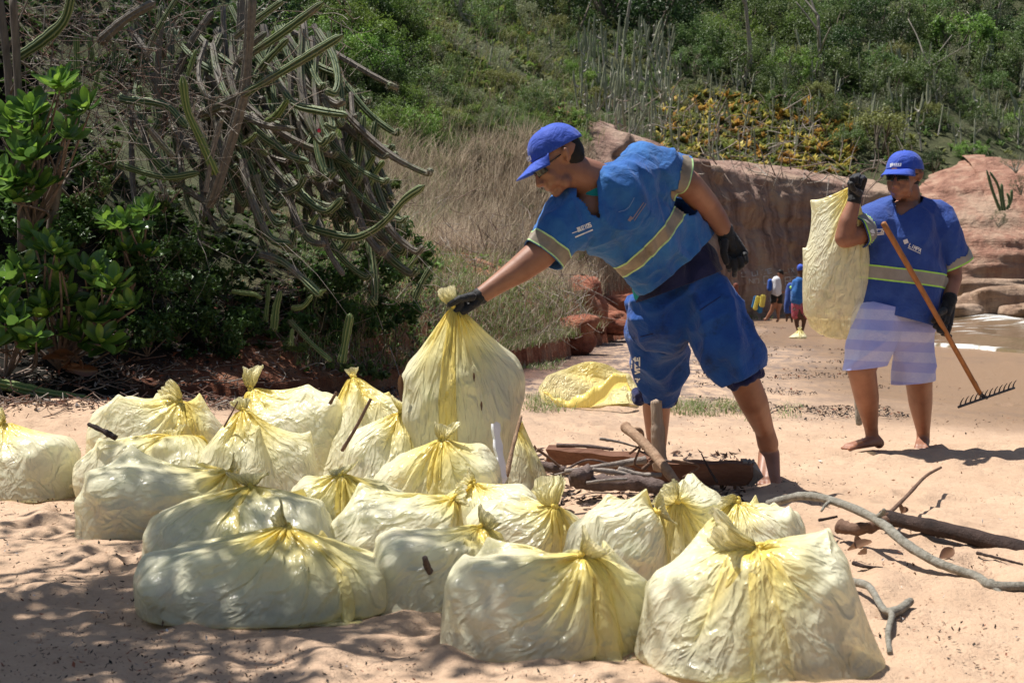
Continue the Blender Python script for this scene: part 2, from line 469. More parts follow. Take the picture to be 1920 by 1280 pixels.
# boulders at the water's edge
def boulder(name, c, r, seed, mat, label=None, cat=None, group=None, kind=None, lump=.28, nu=28, nv=18):
    th, ph = np.meshgrid(np.linspace(0, 2 * np.pi, nu, endpoint=False), np.linspace(.05, np.pi - .05, nv), indexing='ij')
    d = np.stack([np.cos(th) * np.sin(ph), np.sin(th) * np.sin(ph), np.cos(ph)], -1)
    e = np.sign(d) * np.abs(d) ** .72
    V = e * (1 + lump * fbm(d * 1.6 + seed * 3.1, 4, seed)[..., None]) * np.array(r)
    o = link(name, mesh(name, V.reshape(-1, 3), gridfaces(nu, nv, True), mat, True, attr={'mark': np.zeros(nu * nv)}))
    o.location = c
    return tag(o, label, cat, group, kind)
BR = rock_material('boulder_rock', (.16, .10, .07), (.32, .21, .14), (.45, .33, .24))
for k, (u, v, d, rx, rz, lb) in enumerate([
    (1842, 572, 62, 1.25, .62, 'rounded brown boulder at the water, left of the long one'),
    (1900, 566, 61, 1.9, .75, 'long rounded brown boulder at the right edge above the foam'),
    (1855, 541, 65, 2.2, .45, 'flat ledge of rock on top of the two boulders by the water'),
    (1800, 584, 60, .8, .35, 'low boulder half behind the second worker by the foam'),
    (1940, 585, 59, 1.3, .35, 'low wet boulder cut by the right edge of the picture')]):
    boulder('boulder', PV(u, v, d), (rx, 1.2, rz), 70 + k, BR, lb, 'boulder', 'boulders at the foot of the rock slope')
# broken red earth banks
RED = NT('red_earth'); _co = RED.coord()
RED.color(RED.ramp(RED.noise(3.5, 6, .7, _co), [(.3, (.14, .036, .02)), (.5, (.30, .095, .05)), (.72, (.42, .20, .115))]))
RED.set(Roughness=.95); RED.normal(RED.bump(RED.noise(6, 6, .7, RED.coord((1, 1, 2))), 1, .12)); RED = RED.m
for k, (u, v, rx, ry, rz, lb) in enumerate([
    (1060, 628, .50, .5, .34, 'crumbling red earth block left of the bending worker, lowest of the bank'),
    (1092, 585, .42, .8, .65, 'tall split red earth block with grass on its top'),
    (1128, 610, .62, .6, .24, 'flat red earth ledge just behind the bending worker\'s shorts'),
    (1150, 578, .85, .9, .50, 'big red earth block on top of the flat ledge'),
    (1112, 640, .25, .3, .10, 'small red earth clod at the foot of the flat ledge'),
    (1240, 560, 1.0, 1.2, .8, 'red earth block showing between the worker\'s legs and the cliff')]):
    p = hit(u, v) if k != 4 else G(u, v)
    boulder('earth_block', (p[0], p[1], p[2] - rz * .3), (rx, ry, rz), 90 + k, RED, lb, 'earth block', 'broken red earth blocks of the bank', lump=.5)
# ------------------------------------------------------------------ vegetation
def leaf_material(name, dark, light, trans=.35, rough=.5, spec=.35):
    m = NT(name); co = m.coord()
    f = m.noise(1.6, 3, .6, co); r = m.objrand()
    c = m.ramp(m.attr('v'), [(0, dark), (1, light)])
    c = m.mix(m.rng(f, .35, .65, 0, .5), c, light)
    h = m.n('HueSaturation'); m.l(c, h.inputs['Color'])
    m.l(m.rng(r, 0, 1, .485, .515), h.inputs['Hue']); m.l(m.rng(r, 0, 1, .8, 1.2), h.inputs['Value'])
    m.color(h.outputs[0]); m.set(Roughness=rough); m.b.inputs['Specular IOR Level'].default_value = spec
    m.translucent(h.outputs[0], trans)
    return m.m
LF = dict(
    bright=leaf_material('leaf_bright', (0.056, 0.113, 0.022), (0.226, 0.348, 0.066)),
    mid=leaf_material('leaf_mid', (0.046, 0.085, 0.029), (0.16, 0.235, 0.066)),
    dark=leaf_material('leaf_dark', (0.014, 0.032, 0.012), (0.058, 0.102, 0.026)),  # darker leaf; its colour also carries the shade of wood, gully and hollow
    grey=leaf_material('leaf_grey', (0.085, 0.104, 0.056), (0.255, 0.273, 0.151)),
    olive=leaf_material('leaf_olive', (0.075, 0.094, 0.026), (0.264, 0.273, 0.085)),
    under=leaf_material('leaf_under', (0.016, 0.036, 0.013), (0.078, 0.143, 0.029)))
BARK = simple('bark', (.16, .13, .10), .9, .4, 30, .6, .01, stretch=(1, 1, .2))
PALE = simple('pale_bark', (.30, .27, .225), .9, .35, 30, .6, .01, stretch=(1, 1, .2))
TWIG = simple('dry_twig', (.17, .125, .10), .9, .4, 20)

def leafcloud(n, seed, leaf, nclump=40, clump=.26, shape=(1, 1, .8), hollow=.55, aspect=.5, droop=.3, updir=.5):
    g = np.random.default_rng(seed)
    d = g.normal(size=(nclump, 3)); d /= np.linalg.norm(d, axis=1)[:, None]
    rr = g.uniform(hollow, 1, nclump)[:, None] * (1 + .22 * fbm(d * 1.7 + seed, 2, seed)[:, None])
    cc = d * rr * np.array(shape); tone = g.uniform(0, 1, nclump)
    k = g.integers(0, nclump, n)
    o = g.normal(size=(n, 3)) * clump * g.uniform(.3, 1, (nclump, 1))[k] * .62
    c = cc[k] + o; out = c / (np.linalg.norm(c, axis=1)[:, None] + 1e-6)
    nrm = g.normal(size=(n, 3)) * .75 + out * .5 + np.array((0, 0, updir)); nrm /= np.linalg.norm(nrm, axis=1)[:, None]
    ax = np.cross(nrm, g.normal(size=(n, 3))); ax /= np.linalg.norm(ax, axis=1)[:, None]; ax[:, 2] -= droop * .5
    ax /= np.linalg.norm(ax, axis=1)[:, None]
    sd = np.cross(nrm, ax); L = leaf * g.uniform(.6, 1.3, n)[:, None]; W = L * aspect * .5
    V = np.stack([c - ax * L * .5, c + sd * W + nrm * L * .08, c + ax * L * .5, c - sd * W + nrm * L * .08], 1).reshape(-1, 3)
    q = np.arange(n * 4).reshape(n, 4)
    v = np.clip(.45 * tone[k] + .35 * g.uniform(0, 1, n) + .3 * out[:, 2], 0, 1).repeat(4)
    return V, q, v, cc
def limbs(mb, cc, g, base, r0, n=9, up=.25, mi=0):
    base = np.array(base)
    for i in g.choice(len(cc), min(n, len(cc)), replace=False):
        e = cc[i]; m_ = base * .5 + e * .5 + np.array((0, 0, up * .3)) + g.normal(size=3) * .07
        mb.tube(spline([base, m_, e], 7), np.linspace(r0, r0 * .25, 7), 5, mi=mi)
PROTO = {}
def bush_proto(key, mat, n=4200, leaf=.075, seed=1, bark=BARK, **kw):
    V, q, v, cc = leafcloud(n, seed, leaf, **kw)
    crown = mesh('crown', V, q, LF[mat] if isinstance(mat, str) else mat, False, attr={'v': v})
    mb = MB(); limbs(mb, cc, np.random.default_rng(seed), (0, 0, -.95), .045, 10)
    PROTO[key] = (crown, mb.build('trunk', bark))
for i, (k, mt, kw) in enumerate([
    ('bright_a', 'bright', {}), ('bright_b', 'bright', dict(shape=(1.2, 1, .65))),
    ('mid_a', 'mid', {}), ('mid_b', 'mid', dict(shape=(1.15, 1, .7), nclump=60, clump=.2)), ('dark_a', 'dark', {}), ('dark_b', 'dark', dict(shape=(1, 1, 1.1))),
    ('grey_a', 'grey', dict(n=3000, clump=.2, leaf=.055, bark=PALE)), ('grey_b', 'grey', dict(n=2600, shape=(1.1, 1, .6), leaf=.055, bark=PALE)),
    ('olive_a', 'olive', dict(nclump=55, clump=.18)), ('under_a', 'under', dict(n=5000, leaf=.055, hollow=.2, clump=.35)),
    ('layer_a', 'bright', dict(n=5200, shape=(1.15, 1.1, .6), nclump=34, clump=.2, updir=1.4))]):
    bush_proto(k, mt, seed=11 + i, **kw)
NB = [0]
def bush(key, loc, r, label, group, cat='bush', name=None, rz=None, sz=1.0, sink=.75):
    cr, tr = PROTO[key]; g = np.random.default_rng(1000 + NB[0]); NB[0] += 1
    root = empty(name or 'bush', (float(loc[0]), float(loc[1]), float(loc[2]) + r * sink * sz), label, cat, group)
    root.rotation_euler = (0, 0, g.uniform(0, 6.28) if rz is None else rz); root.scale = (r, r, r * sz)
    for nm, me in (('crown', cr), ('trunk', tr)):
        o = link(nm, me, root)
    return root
# --- region by region: (u0,u1,v0,v1,count,[(kind,weight)],radius px range, label, group, category)
REG = [
 (560, 800, -40, 120, 16, 'bright_a bright_b mid_a', (48, 80), 'lush mid green bush high on the slope right of the big cactus arms', 'green bushes high on the slope behind the cacti'),
 (590, 800, 120, 290, 15, 'bright_a mid_a bright_b', (34, 58), 'yellowish green bush in the gully between the cacti and the dry grass', 'bushes in the gully beside the cacti'),
 (660, 800, 60, 260, 5, 'dark_a dark_b', (34, 50), 'dark bush in the shaded gully behind the upright cactus stems', 'dark bushes in the shaded gully'),
 (780, 1090, -30, 60, 12, 'mid_a grey_a olive_a mid_b', (36, 60), 'dull green bush at the top of the picture above the bending worker', 'bushes at the top above the bending worker'),
 (790, 1110, 50, 270, 52, 'grey_a mid_a olive_a mid_b grey_b bright_b', (24, 44), 'low grey green shrub on the open slope above the dry grass', 'low grey green shrubs on the open slope'),
 (830, 990, 225, 320, 10, 'mid_a mid_b under_a', (20, 34), 'leafy green shrub just behind and left of the bending worker\'s cap', 'leafy shrubs at the upper edge of the dry grass'),
 (1050, 1330, -60, 40, 10, 'dark_a dark_b', (60, 90), 'dark shaded tree at the top of the picture above the pale cactus stems', 'dark trees above the cactus slope'),  # shadow in the wood is put into these dark leaves
 (1080, 1300, 60, 300, 26, 'grey_a olive_a mid_b mid_a', (20, 34), 'small dull green shrub growing among the pale cactus stems', 'small shrubs among the pale cactus stems'),
 (1290, 1600, -40, 150, 26, 'mid_a mid_b bright_a mid_a dark_a', (40, 66), 'mid green tree crown on the slope above the yellow ground plants', 'tree crowns above the yellow ground plants'),
 (1600, 1940, -40, 160, 22, 'mid_a mid_b dark_a grey_a mid_b', (40, 70), 'dull green tree crown high at the upper right', 'tree crowns high at the upper right'),
 (1440, 1760, 110, 225, 26, 'grey_a mid_b grey_b olive_a mid_a', (26, 44), 'greyish shrub on the slope above and left of the second worker\'s cap', 'greyish shrubs above the second worker'),
 (1740, 1940, 150, 262, 12, 'grey_a grey_b mid_b', (24, 40), 'grey shrub on the slope above the smooth rock', 'grey shrubs above the smooth rock'),
]
AREA = {'green bushes high on the slope behind the cacti': 'the slope right of the big cacti', 'bushes in the gully beside the cacti': 'the gully beside the cacti', 'dark bushes in the shaded gully': 'the shaded gully',
 'bushes at the top above the bending worker': 'the top scrub above the bending worker', 'low grey green shrubs on the open slope': 'the open slope above the dry grass', 'leafy shrubs at the upper edge of the dry grass': "the scrub behind the bent worker's cap",
 'dark trees above the cactus slope': 'the dark wood over the pale cacti', 'small shrubs among the pale cactus stems': 'the pale cactus thicket', 'tree crowns above the yellow ground plants': 'the wood above the yellow plants',
 'tree crowns high at the upper right': 'the wood in the upper right corner', 'greyish shrubs above the second worker': 'the scrub above the second worker', 'grey shrubs above the smooth rock': 'the scrub above the smooth rock'}
g_ = np.random.default_rng(77)
for (u0, u1, v0, v1, n, kinds, rp, lb, gr) in REG:
    ks = kinds.split()
    for i in range(n):
        # stratified
        u = u0 + (u1 - u0) * ((i * .618 + g_.uniform(0, .25)) % 1); v = v0 + (v1 - v0) * (i + g_.uniform(0, 1)) / n
        r_px = g_.uniform(*rp); p = hit(u, v + r_px * .45); r = r_px * p[1] / F
        cat = 'tree' if 'tree' in lb else 'bush'
        key = ks[int(g_.integers(len(ks)))]; tone = dict(bright='bright green', mid='mid green', dark='dark green', grey='grey green', olive='olive green', under='deep green', layer='bright green')[key.split('_')[0]]
        lb2 = '%s %s %s at the %s %s of %s' % ('large' if r_px > (rp[0] + rp[1]) / 2 else 'small', tone, cat, 'upper' if v < (v0 + v1) / 2 else 'lower', ['left', 'middle', 'right'][min(2, int(3 * (u - u0) / (u1 - u0 + .01)))], AREA[gr])
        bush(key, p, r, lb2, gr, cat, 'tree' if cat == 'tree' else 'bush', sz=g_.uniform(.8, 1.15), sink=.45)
for (u, v, r_px, key, lb, sz) in [
    (1792, 62, 82, 'layer_a', 'large bright green spreading tree near the upper right corner', 1.0),
    (1870, 120, 60, 'mid_a', 'green tree below and right of the bright spreading tree', 1.0),
    (1650, 248, 74, 'olive_a', 'yellowish green bush just above the second worker\'s cap, widest of the slope', .9),
    (1590, 262, 42, 'mid_b', 'small green bush hanging over the cliff edge above the raised glove', .9),
    (1822, 285, 32, 'bright_a', 'small bright green bush on top of the smooth rock', .8),
    (1905, 232, 40, 'bright_b', 'bright green bush at the right edge above the smooth rock', 1),
    (1500, 60, 50, 'bright_a', 'bright green tree crown above the middle of the yellow plants', 1),
    (1455, 175, 34, 'bright_a', 'bright green small bush at the upper edge of the yellow plants', .8),
    (690, 40, 60, 'dark_a', 'almost black shaded bush at the top between two bright bushes', 1),
    (770, 60, 40, 'bright_b', 'bright green bush at the top beside the bare pale trunk', 1),
    (905, 250, 22, 'grey_b', 'dry grey shrub holding a pale scrap above the dry grass', .8)]:
    p = hit(u, v + r_px * .5); c_ = 'tree' if 'tree' in lb else 'bush'
    bush(key, p, r_px * p[1] / F, lb, None, c_, c_, sz=sz, sink=.45)

# --- bare trunks
def bare_tree(pts, w0, w1, label, mat=PALE, twigs=0, seed=0, dd=0, name='bare_tree', cat='tree'):
    b = hit(pts[-1][0], pts[-1][1]); d = b[1] + dd
    W = [PV(u, v, d - .3 * i) for i, (u, v) in enumerate(pts[::-1])]
    S = spline([tuple(q) for q in W], 16); g = np.random.default_rng(seed)
    mb = MB().tube(S, np.linspace(w0, w1, 16) * d / F * .5, 7, .25, seed)
    root = empty(name, tuple(W[0]), label, cat)
    part('trunk', mb.build('trunk', mat), root)
    if twigs:
        for q in range(twigs):
            k = int(g.integers(6, 16)); e = S[k] + g.normal(size=3) * .25 * d / 20 + np.array((0, 0, .3 * d / 20))
            part('branch', MB().tube(spline([S[k], (S[k] + e) / 2 + g.normal(size=3) * .05, e], 6), np.linspace(w1, w1 * .4, 6) * d / F * .45, 5).build('branch', mat), root)
    return root
bare_tree([(866, -10), (862, 25), (880, 45), (888, 62)], 9, 6, 'bare pale trunk at the top edge above the grey shrubs', twigs=3, seed=1)
bare_tree([(1182, 0), (1176, 40), (1172, 70), (1180, 100)], 7, 5, 'thin curved pale trunk in front of the dark trees', seed=2)
bare_tree([(1226, 48), (1230, 75), (1236, 118)], 6, 4, 'short pale dead stem below the dark trees', seed=3)
bare_tree([(1396, -10), (1402, 50), (1406, 120), (1384, 165)], 10, 6, 'forked grey trunk above the left part of the yellow plants', twigs=4, seed=4)
bare_tree([(1534, 30), (1536, 80), (1540, 130), (1548, 165)], 9, 6, 'clustered grey trunk above the right part of the yellow plants', twigs=5, seed=5)
bare_tree([(1730, 100), (1745, 140), (1755, 165)], 7, 4, 'small leaning pale dead trunk above the second worker', twigs=3, seed=6)

# --- pale columnar cacti standing on the slope
def ribbed(pts, rad, ribs=6, depth=.22, seed=0, tipr=.25):
    """ribbed stem with a rounded tip; returns V,q,tr and rib value"""
    pts = np.asarray(pts, float); n = len(pts); ns = ribs * 4
    t, A, B = frames(pts); th = np.linspace(0, 2 * np.pi, ns, endpoint=False)
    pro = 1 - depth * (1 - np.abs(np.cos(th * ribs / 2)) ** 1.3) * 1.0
    s = np.linspace(0, 1, n); R_ = np.broadcast_to(rad, (n,)) * 1.0
    L = np.linalg.norm(np.diff(pts, axis=0), axis=1).sum(); k = np.clip((1 - s) * L / (R_ * 1.6 + 1e-6), 0, 1)
    R_ = R_ * np.sqrt(1 - (1 - k) ** 2 * .96)
    d = A[None] * np.cos(th)[:, None, None] + B[None] * np.sin(th)[:, None, None]
    V = pts[None] + d * (R_[None, :] * pro[:, None])[..., None]
    V = V.reshape(-1, 3); q = gridfaces(ns, n, True)
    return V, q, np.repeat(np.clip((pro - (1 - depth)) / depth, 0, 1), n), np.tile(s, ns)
def cactus_material(name, face, rib, old):
    m = NT(name); co = m.coord()
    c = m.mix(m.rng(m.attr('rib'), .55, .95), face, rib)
    n1 = m.noise(5, 5, .65, m.coord((1, 1, .6)))
    ag = m.math('ADD', m.attr('old'), m.rng(n1, .35, .7, -.35, .35))
    c = m.mix(m.rng(ag, .35, .65), c, m.ramp(m.noise(30, 4, .7, co), [(.3, tuple(x * .5 for x in old)), (.7, old)]))
    m.color(c); m.set(Roughness=.6); m.b.inputs['Specular IOR Level'].default_value = .25
    m.normal(m.bump(m.noise(60, 3, .6, co), .4, .004))
    return m.m
CAC = cactus_material('cactus_green', (.045, .085, .035), (.25, .29, .14), (.23, .20, .165))
CACB = cactus_material('cactus_bright', (.085, .15, .045), (.26, .30, .11), (.24, .19, .11))
CACD = cactus_material('cactus_far', (.20, .22, .13), (.36, .36, .26), (.55, .50, .43))
def far_stem(h, r, lean, seed):
    g = np.random.default_rng(seed); n = 12
    z = np.linspace(0, h, n); pts = np.stack([lean * z / h * h * .3 + .06 * np.sin(z * 1.3 + seed), .05 * np.cos(z * 1.1 + seed * 2), z], -1)
    return pts
FAR = []
for k in range(7):
    mb = MB(); g = np.random.default_rng(300 + k); olds = []; ribs = []
    Vs = []; 
    V, q, rb, s = ribbed(far_stem(1, .05, g.uniform(-.5, .5), k), .035, 5, .25)
    mb.add(V, q); ribs.append(rb); olds.append(1.1 - s * 1.3)
    for j in range(int(g.integers(0, 4))):
        z0 = g.uniform(.25, .7); sgn = g.choice([-1, 1]); ang = g.uniform(0, 6.28); e = .10 + g.uniform(0, .08)
        p = spline([(0, 0, z0), (sgn * e * .7, e * .3 * math.cos(ang), z0 + .05), (sgn * e, e * .4 * math.cos(ang), z0 + .15), (sgn * e * 1.1, e * .4 * math.cos(ang), min(.98, z0 + g.uniform(.25, .5)))], 10)
        V, q, rb, s = ribbed(p, .028, 5, .25); mb.add(V, q); ribs.append(rb); olds.append(.9 - s * 1.1)
    me = mb.build('far_cactus', CACD)
    for nm, a in (('rib', ribs), ('old', olds)):
        at = me.attributes.new(nm, 'FLOAT', 'POINT'); at.data.foreach_set('value', np.concatenate(a).astype(np.float32))
    FAR.append(me)
CREG = [
 (1085, 1260, 105, 285, 120, (40, 92), 'pale columnar cactus stem in the thicket behind the bending worker\'s back', 'pale columnar cacti behind the bending worker'),
 (1240, 1460, 150, 320, 50, (30, 75), 'grey columnar cactus stem among the left yellow ground plants', 'columnar cacti among the left yellow plants'),
 (1440, 1640, 120, 300, 40, (35, 80), 'grey columnar cactus stem among the right yellow ground plants', 'columnar cacti among the right yellow plants'),
 (1640, 1930, 130, 290, 58, (35, 85), 'thin grey columnar cactus on the slope above the smooth rock', 'columnar cacti above the smooth rock'),
 (870, 1085, 60, 150, 16, (30, 60), 'single grey columnar cactus high on the open slope', 'columnar cacti high on the open slope')]
g_ = np.random.default_rng(78)
for (u0, u1, v0, v1, n, hp, lb, gr) in CREG:
    for i in range(n):
        u = u0 + (u1 - u0) * ((i * .618 + g_.uniform(0, .2)) % 1); v = v0 + (v1 - v0) * (i + g_.uniform(0, 1)) / n
        p = hit(u, v); h = g_.uniform(*hp) * p[1] / F
        o = link('columnar_cactus', FAR[int(g_.integers(len(FAR)))]); o.location = (p[0], p[1], p[2] - .1)
        o.scale = (max(h, 1.1) * .68, max(h, 1.1) * .68, h); o.rotation_euler = (g_.normal() * .10, g_.normal() * .13, g_.uniform(0, 6.28)); tag(o, '%s %s at the %s %s of %s' % ('tall' if h * F / p[1] > (hp[0] + hp[1]) / 2 else 'short', 'pale columnar cactus', 'upper' if v < (v0 + v1) / 2 else 'lower', ['left', 'centre left', 'centre', 'right'][min(3, int(4 * (u - u0) / (u1 - u0 + .01)))],
                {'pa': 'the thicket behind the bending worker', 'le': 'the yellow plants, left half', 'ri': 'the yellow plants, right half', 'sm': 'the slope over the smooth rock', 'op': 'the open slope'}[{'pale columnar cacti behind the bending worker': 'pa', 'columnar cacti among the left yellow plants': 'le', 'columnar cacti among the right yellow plants': 'ri', 'columnar cacti above the smooth rock': 'sm', 'columnar cacti high on the open slope': 'op'}[gr]]), 'cactus', gr)

# --- rosettes of yellow ground plants on the cliff top (uncountable)
def rosettes(name, cnt, u0, u1, v0, v1, rpx, mats, label, seed, blades=11, curve=.5, wid=.13, keep=None):
    g = np.random.default_rng(seed); mb = MB(); allV = []; allq = []; tone = []; mi = []; n = 0
    for i in range(cnt):
        u = g.uniform(u0, u1); v = g.uniform(v0, v1)
        if keep is not None and not keep(u, v): continue
        p = hit(u, v); r = g.uniform(*rpx) * p[1] / F; tn = g.uniform(0, 1); m_ = int(g.integers(len(mats)))
        for b in range(blades):
            a = g.uniform(0, 6.28); el = g.uniform(.35, 1.25); L = r * g.uniform(.7, 1.2)
            d = np.array((math.cos(a) * math.cos(el), math.sin(a) * math.cos(el), math.sin(el))); sd = np.array((-math.sin(a), math.cos(a), 0)) * L * wid
            m1 = p + d * L * .55; e = p + d * L + np.array((math.cos(a), math.sin(a), -1)) * L * curve * .35
            V = np.array([p - sd * .6, p + sd * .6, m1 + sd, e, m1 - sd]); allV.append(V)
            allq.append(np.array([0, 1, 2, 4]) + n); mb.f[3].append(np.array([[4, 2, 3]]) + n); mi.append(m_); n += 5
            tone += [tn * .6 + g.uniform(0, .4)] * 5
    q = np.array(allq); t3_ = np.vstack(mb.f[3]); mi = np.array(mi)
    me = mesh(name, np.vstack(allV), [q, t3_], mats, False, np.concatenate([mi, mi]), {'v': tone})
    o = link(name, me); return tag(o, label, 'plants', kind='stuff')
YEL = [leaf_material('bromeliad_yellow', (.28, .21, .05), (.60, .47, .13)), leaf_material('bromeliad_orange', (.24, .11, .035), (.48, .25, .07)), leaf_material('bromeliad_green', (.07, .09, .02), (.20, .22, .05))]
rosettes('yellow_rosettes', 760, 1235, 1600, 175, 335, (12, 24), [YEL[0], YEL[1], YEL[2], LF['olive']], 'yellow and orange leaf rosettes covering the cliff top', 5, keep=lambda u, v: v > 175 + (u - 1250) * .10 and v < 300 + (u - 1235) * .12)
rosettes('yellow_rosettes', 26, 930, 990, 55, 75, (9, 16), [YEL[0], YEL[1]], 'small patch of orange rosettes high on the open slope', 6)
rosettes('scrub', 3600, 560, 1960, -40, 320, (7, 18), [LF['grey'], LF['olive'], LF['mid'], LF['dark']], 'low mixed scrub between the bushes of the slope', 7, blades=7, keep=lambda u, v: not (1260 < u < 1520 and v > 200) or u % 3 < 1)

# --- grass
def blades(name, pts, hs, mats, label, seed, n_per=14, spread=.12, wid=.004, lean=.5, cat='grass', segs=3):
    g = np.random.default_rng(seed); pts = np.asarray(pts); N = len(pts) * n_per
    base = pts.repeat(n_per, 0) + np.concatenate([g.normal(size=(N, 2)) * spread, np.zeros((N, 1))], 1)
    h = np.repeat(hs, n_per) * g.uniform(.5, 1.2, N); a = g.uniform(0, 6.28, N); ln = g.uniform(0, lean, N)
    t = np.linspace(0, 1, segs + 1)
    d = np.stack([np.cos(a), np.sin(a), a * 0], -1); sd = np.stack([-np.sin(a + g.uniform(-1, 1, N)), np.cos(a), a * 0], -1)
    V = []
    W = (wid * g.uniform(.6, 1.3, N) if np.isscalar(wid) else np.repeat(wid, n_per) * g.uniform(.6, 1.3, N))
    for k in t:
        c = base + d * (ln * h * k ** 1.8)[:, None] + np.array((0, 0, 1)) * (h * k * (1 - .25 * ln * k))[:, None]
        ww = (W * (1 - k * .9))[:, None]; V += [c - sd * ww, c + sd * ww]
    V = np.stack(V, 1); m = 2 * (segs + 1); idx = np.arange(N)[:, None] * m
    q = np.concatenate([np.stack([idx[:, 0] + 2 * k, idx[:, 0] + 2 * k + 1, idx[:, 0] + 2 * k + 3, idx[:, 0] + 2 * k + 2], -1) for k in range(segs)])
    o = link(name, mesh(name, V.reshape(-1, 3), q, mats, False, np.tile(g.integers(0, len(mats), N), segs), {'v': np.repeat(g.uniform(0, 1, N), m)}))
    return tag(o, label, cat, kind='stuff')
DRY = leaf_material('dry_grass', (.30, .24, .17), (.66, .56, .42), .35, .8, .1)
DRY2 = leaf_material('dry_grass_dark', (.14, .11, .07), (.36, .29, .20), .3, .8, .1)
GRN = leaf_material('grass_green', (.08, .13, .03), (.22, .32, .09), .35)
def scatter(u0, u1, v0, v1, n, seed, keep=None, onhill=True):
    g = np.random.default_rng(seed); out = []
    while len(out) < n:
        u = g.uniform(u0, u1); v = g.uniform(v0, v1)
        if keep is None or keep(u, v): out.append(hit(u, v) if onhill else G(u, v))
    return np.array(out)
p_ = scatter(700, 1100, 300, 490, 1000, 21, lambda u, v: v > 300 + 30 * math.sin(u / 40) and v < 500 - abs(u - 900) * .25 and vnoise(np.array([[u / 26, v / 20, 0]]), 9)[0] > -.25)
blades('dry_grass', p_, .55 * p_[:, 1] / 22, [DRY, DRY, DRY2], 'tall dry straw coloured grass on the slope behind the bending worker', 22, 14, .16, .0055 * p_[:, 1] / 22, .9)
p_ = scatter(1000, 1180, 470, 560, 260, 23)
rosettes('green_tufts', 1000, 690, 1110, 270, 520, (7, 17), [LF['mid'], LF['olive'], LF['bright']], 'green weeds growing through the dry grass', 35, blades=9, wid=.3)
blades('dry_grass', p_, .5 * p_[:, 1] / 24, [DRY, DRY2], 'dry grass tussocks above the red earth bank', 24, 14, .16, .005 * p_[:, 1] / 24, .8)
p_ = scatter(560, 860, 250, 470, 500, 25)
blades('dry_grass', p_, .35 * p_[:, 1] / 16, [DRY2, DRY, GRN], 'sparse dry grass mixed with green between the cacti and the tall grass', 26, 10, .14, .004 * p_[:, 1] / 16, 1.1)
p_ = scatter(820, 1110, 480, 690, 1700, 27, lambda u, v: v < 700 - max(0, u - 960) * .45)
blades('low_grass', p_, .16 * p_[:, 1] / 18, [DRY, GRN, DRY2, GRN], 'short mixed green and dry grass on the bank left of the bending worker', 28, 12, .12, .0042 * p_[:, 1] / 18, 1.3)
p_ = scatter(560, 830, 470, 700, 700, 29)
blades('low_grass', p_, .14 * p_[:, 1] / 14, [GRN, DRY2, LF['under']], 'low grass in the shade below the cactus arms', 30, 10, .10, .004, 1.3)
rosettes('scrub', 1500, 780, 1110, -20, 270, (8, 20), [LF['mid'], LF['olive'], LF['grey'], LF['bright']], 'mixed low scrub covering the open slope', 36, blades=9, wid=.28)
p_ = scatter(780, 1120, 10, 290, 500, 37)
blades('slope_grass', p_, .45 * p_[:, 1] / 30, [GRN, LF['olive'], DRY2], 'tall mixed grass on the open slope', 38, 10, .25, .007 * p_[:, 1] / 30, .9)
rosettes('hollow_leaves', 2600, -60, 720, -40, 660, (8, 20), [LF['under'], LF['dark'], LF['dark']], 'dark creeping leaves covering the bank behind the cacti', 30, blades=8, wid=.35)  # dark leaf tone carries the shade on the bank behind the cacti
rosettes('bank_leaves', 900, 800, 1110, 440, 690, (5, 12), [LF['mid'], LF['olive'], LF['grey']], 'small green leafy weeds on the bank', 31, blades=8, wid=.3, keep=lambda u, v: v < 700 - max(0, u - 960) * .45)
rosettes('bank_leaves', 900, 560, 840, 240, 700, (5, 14), [LF['mid'], LF['under'], LF['bright']], 'leafy weeds below and right of the cacti', 32, blades=8, wid=.35)
for (u0, u1, v0, v1, n, hpx, lb) in [(985, 1050, 745, 775, 60, 26, 'green grass tuft left of the open bag'), (1255, 1400, 758, 782, 120, 24, 'green grass tufts between the bending worker\'s legs'),
                                (1395, 1500, 765, 790, 14, 26, 'sparse green shoots on the sand right of the bending worker'), (960, 1040, 650, 695, 200, 14, 'creeping green grass at the foot of the bank'), (1390, 1410, 575, 600, 40, 12, 'grass tuft beside the rust coloured post')]:
    p_ = scatter(u0, u1, v0, v1, n, 33 + u0, onhill=False)
    blades('green_grass', p_, hpx * p_[:, 1] / F, [GRN, GRN, DRY], lb, 34 + u0, 7, .045 * p_[0, 1] / 11, .0030 * p_[0, 1] / 11, 2.0)
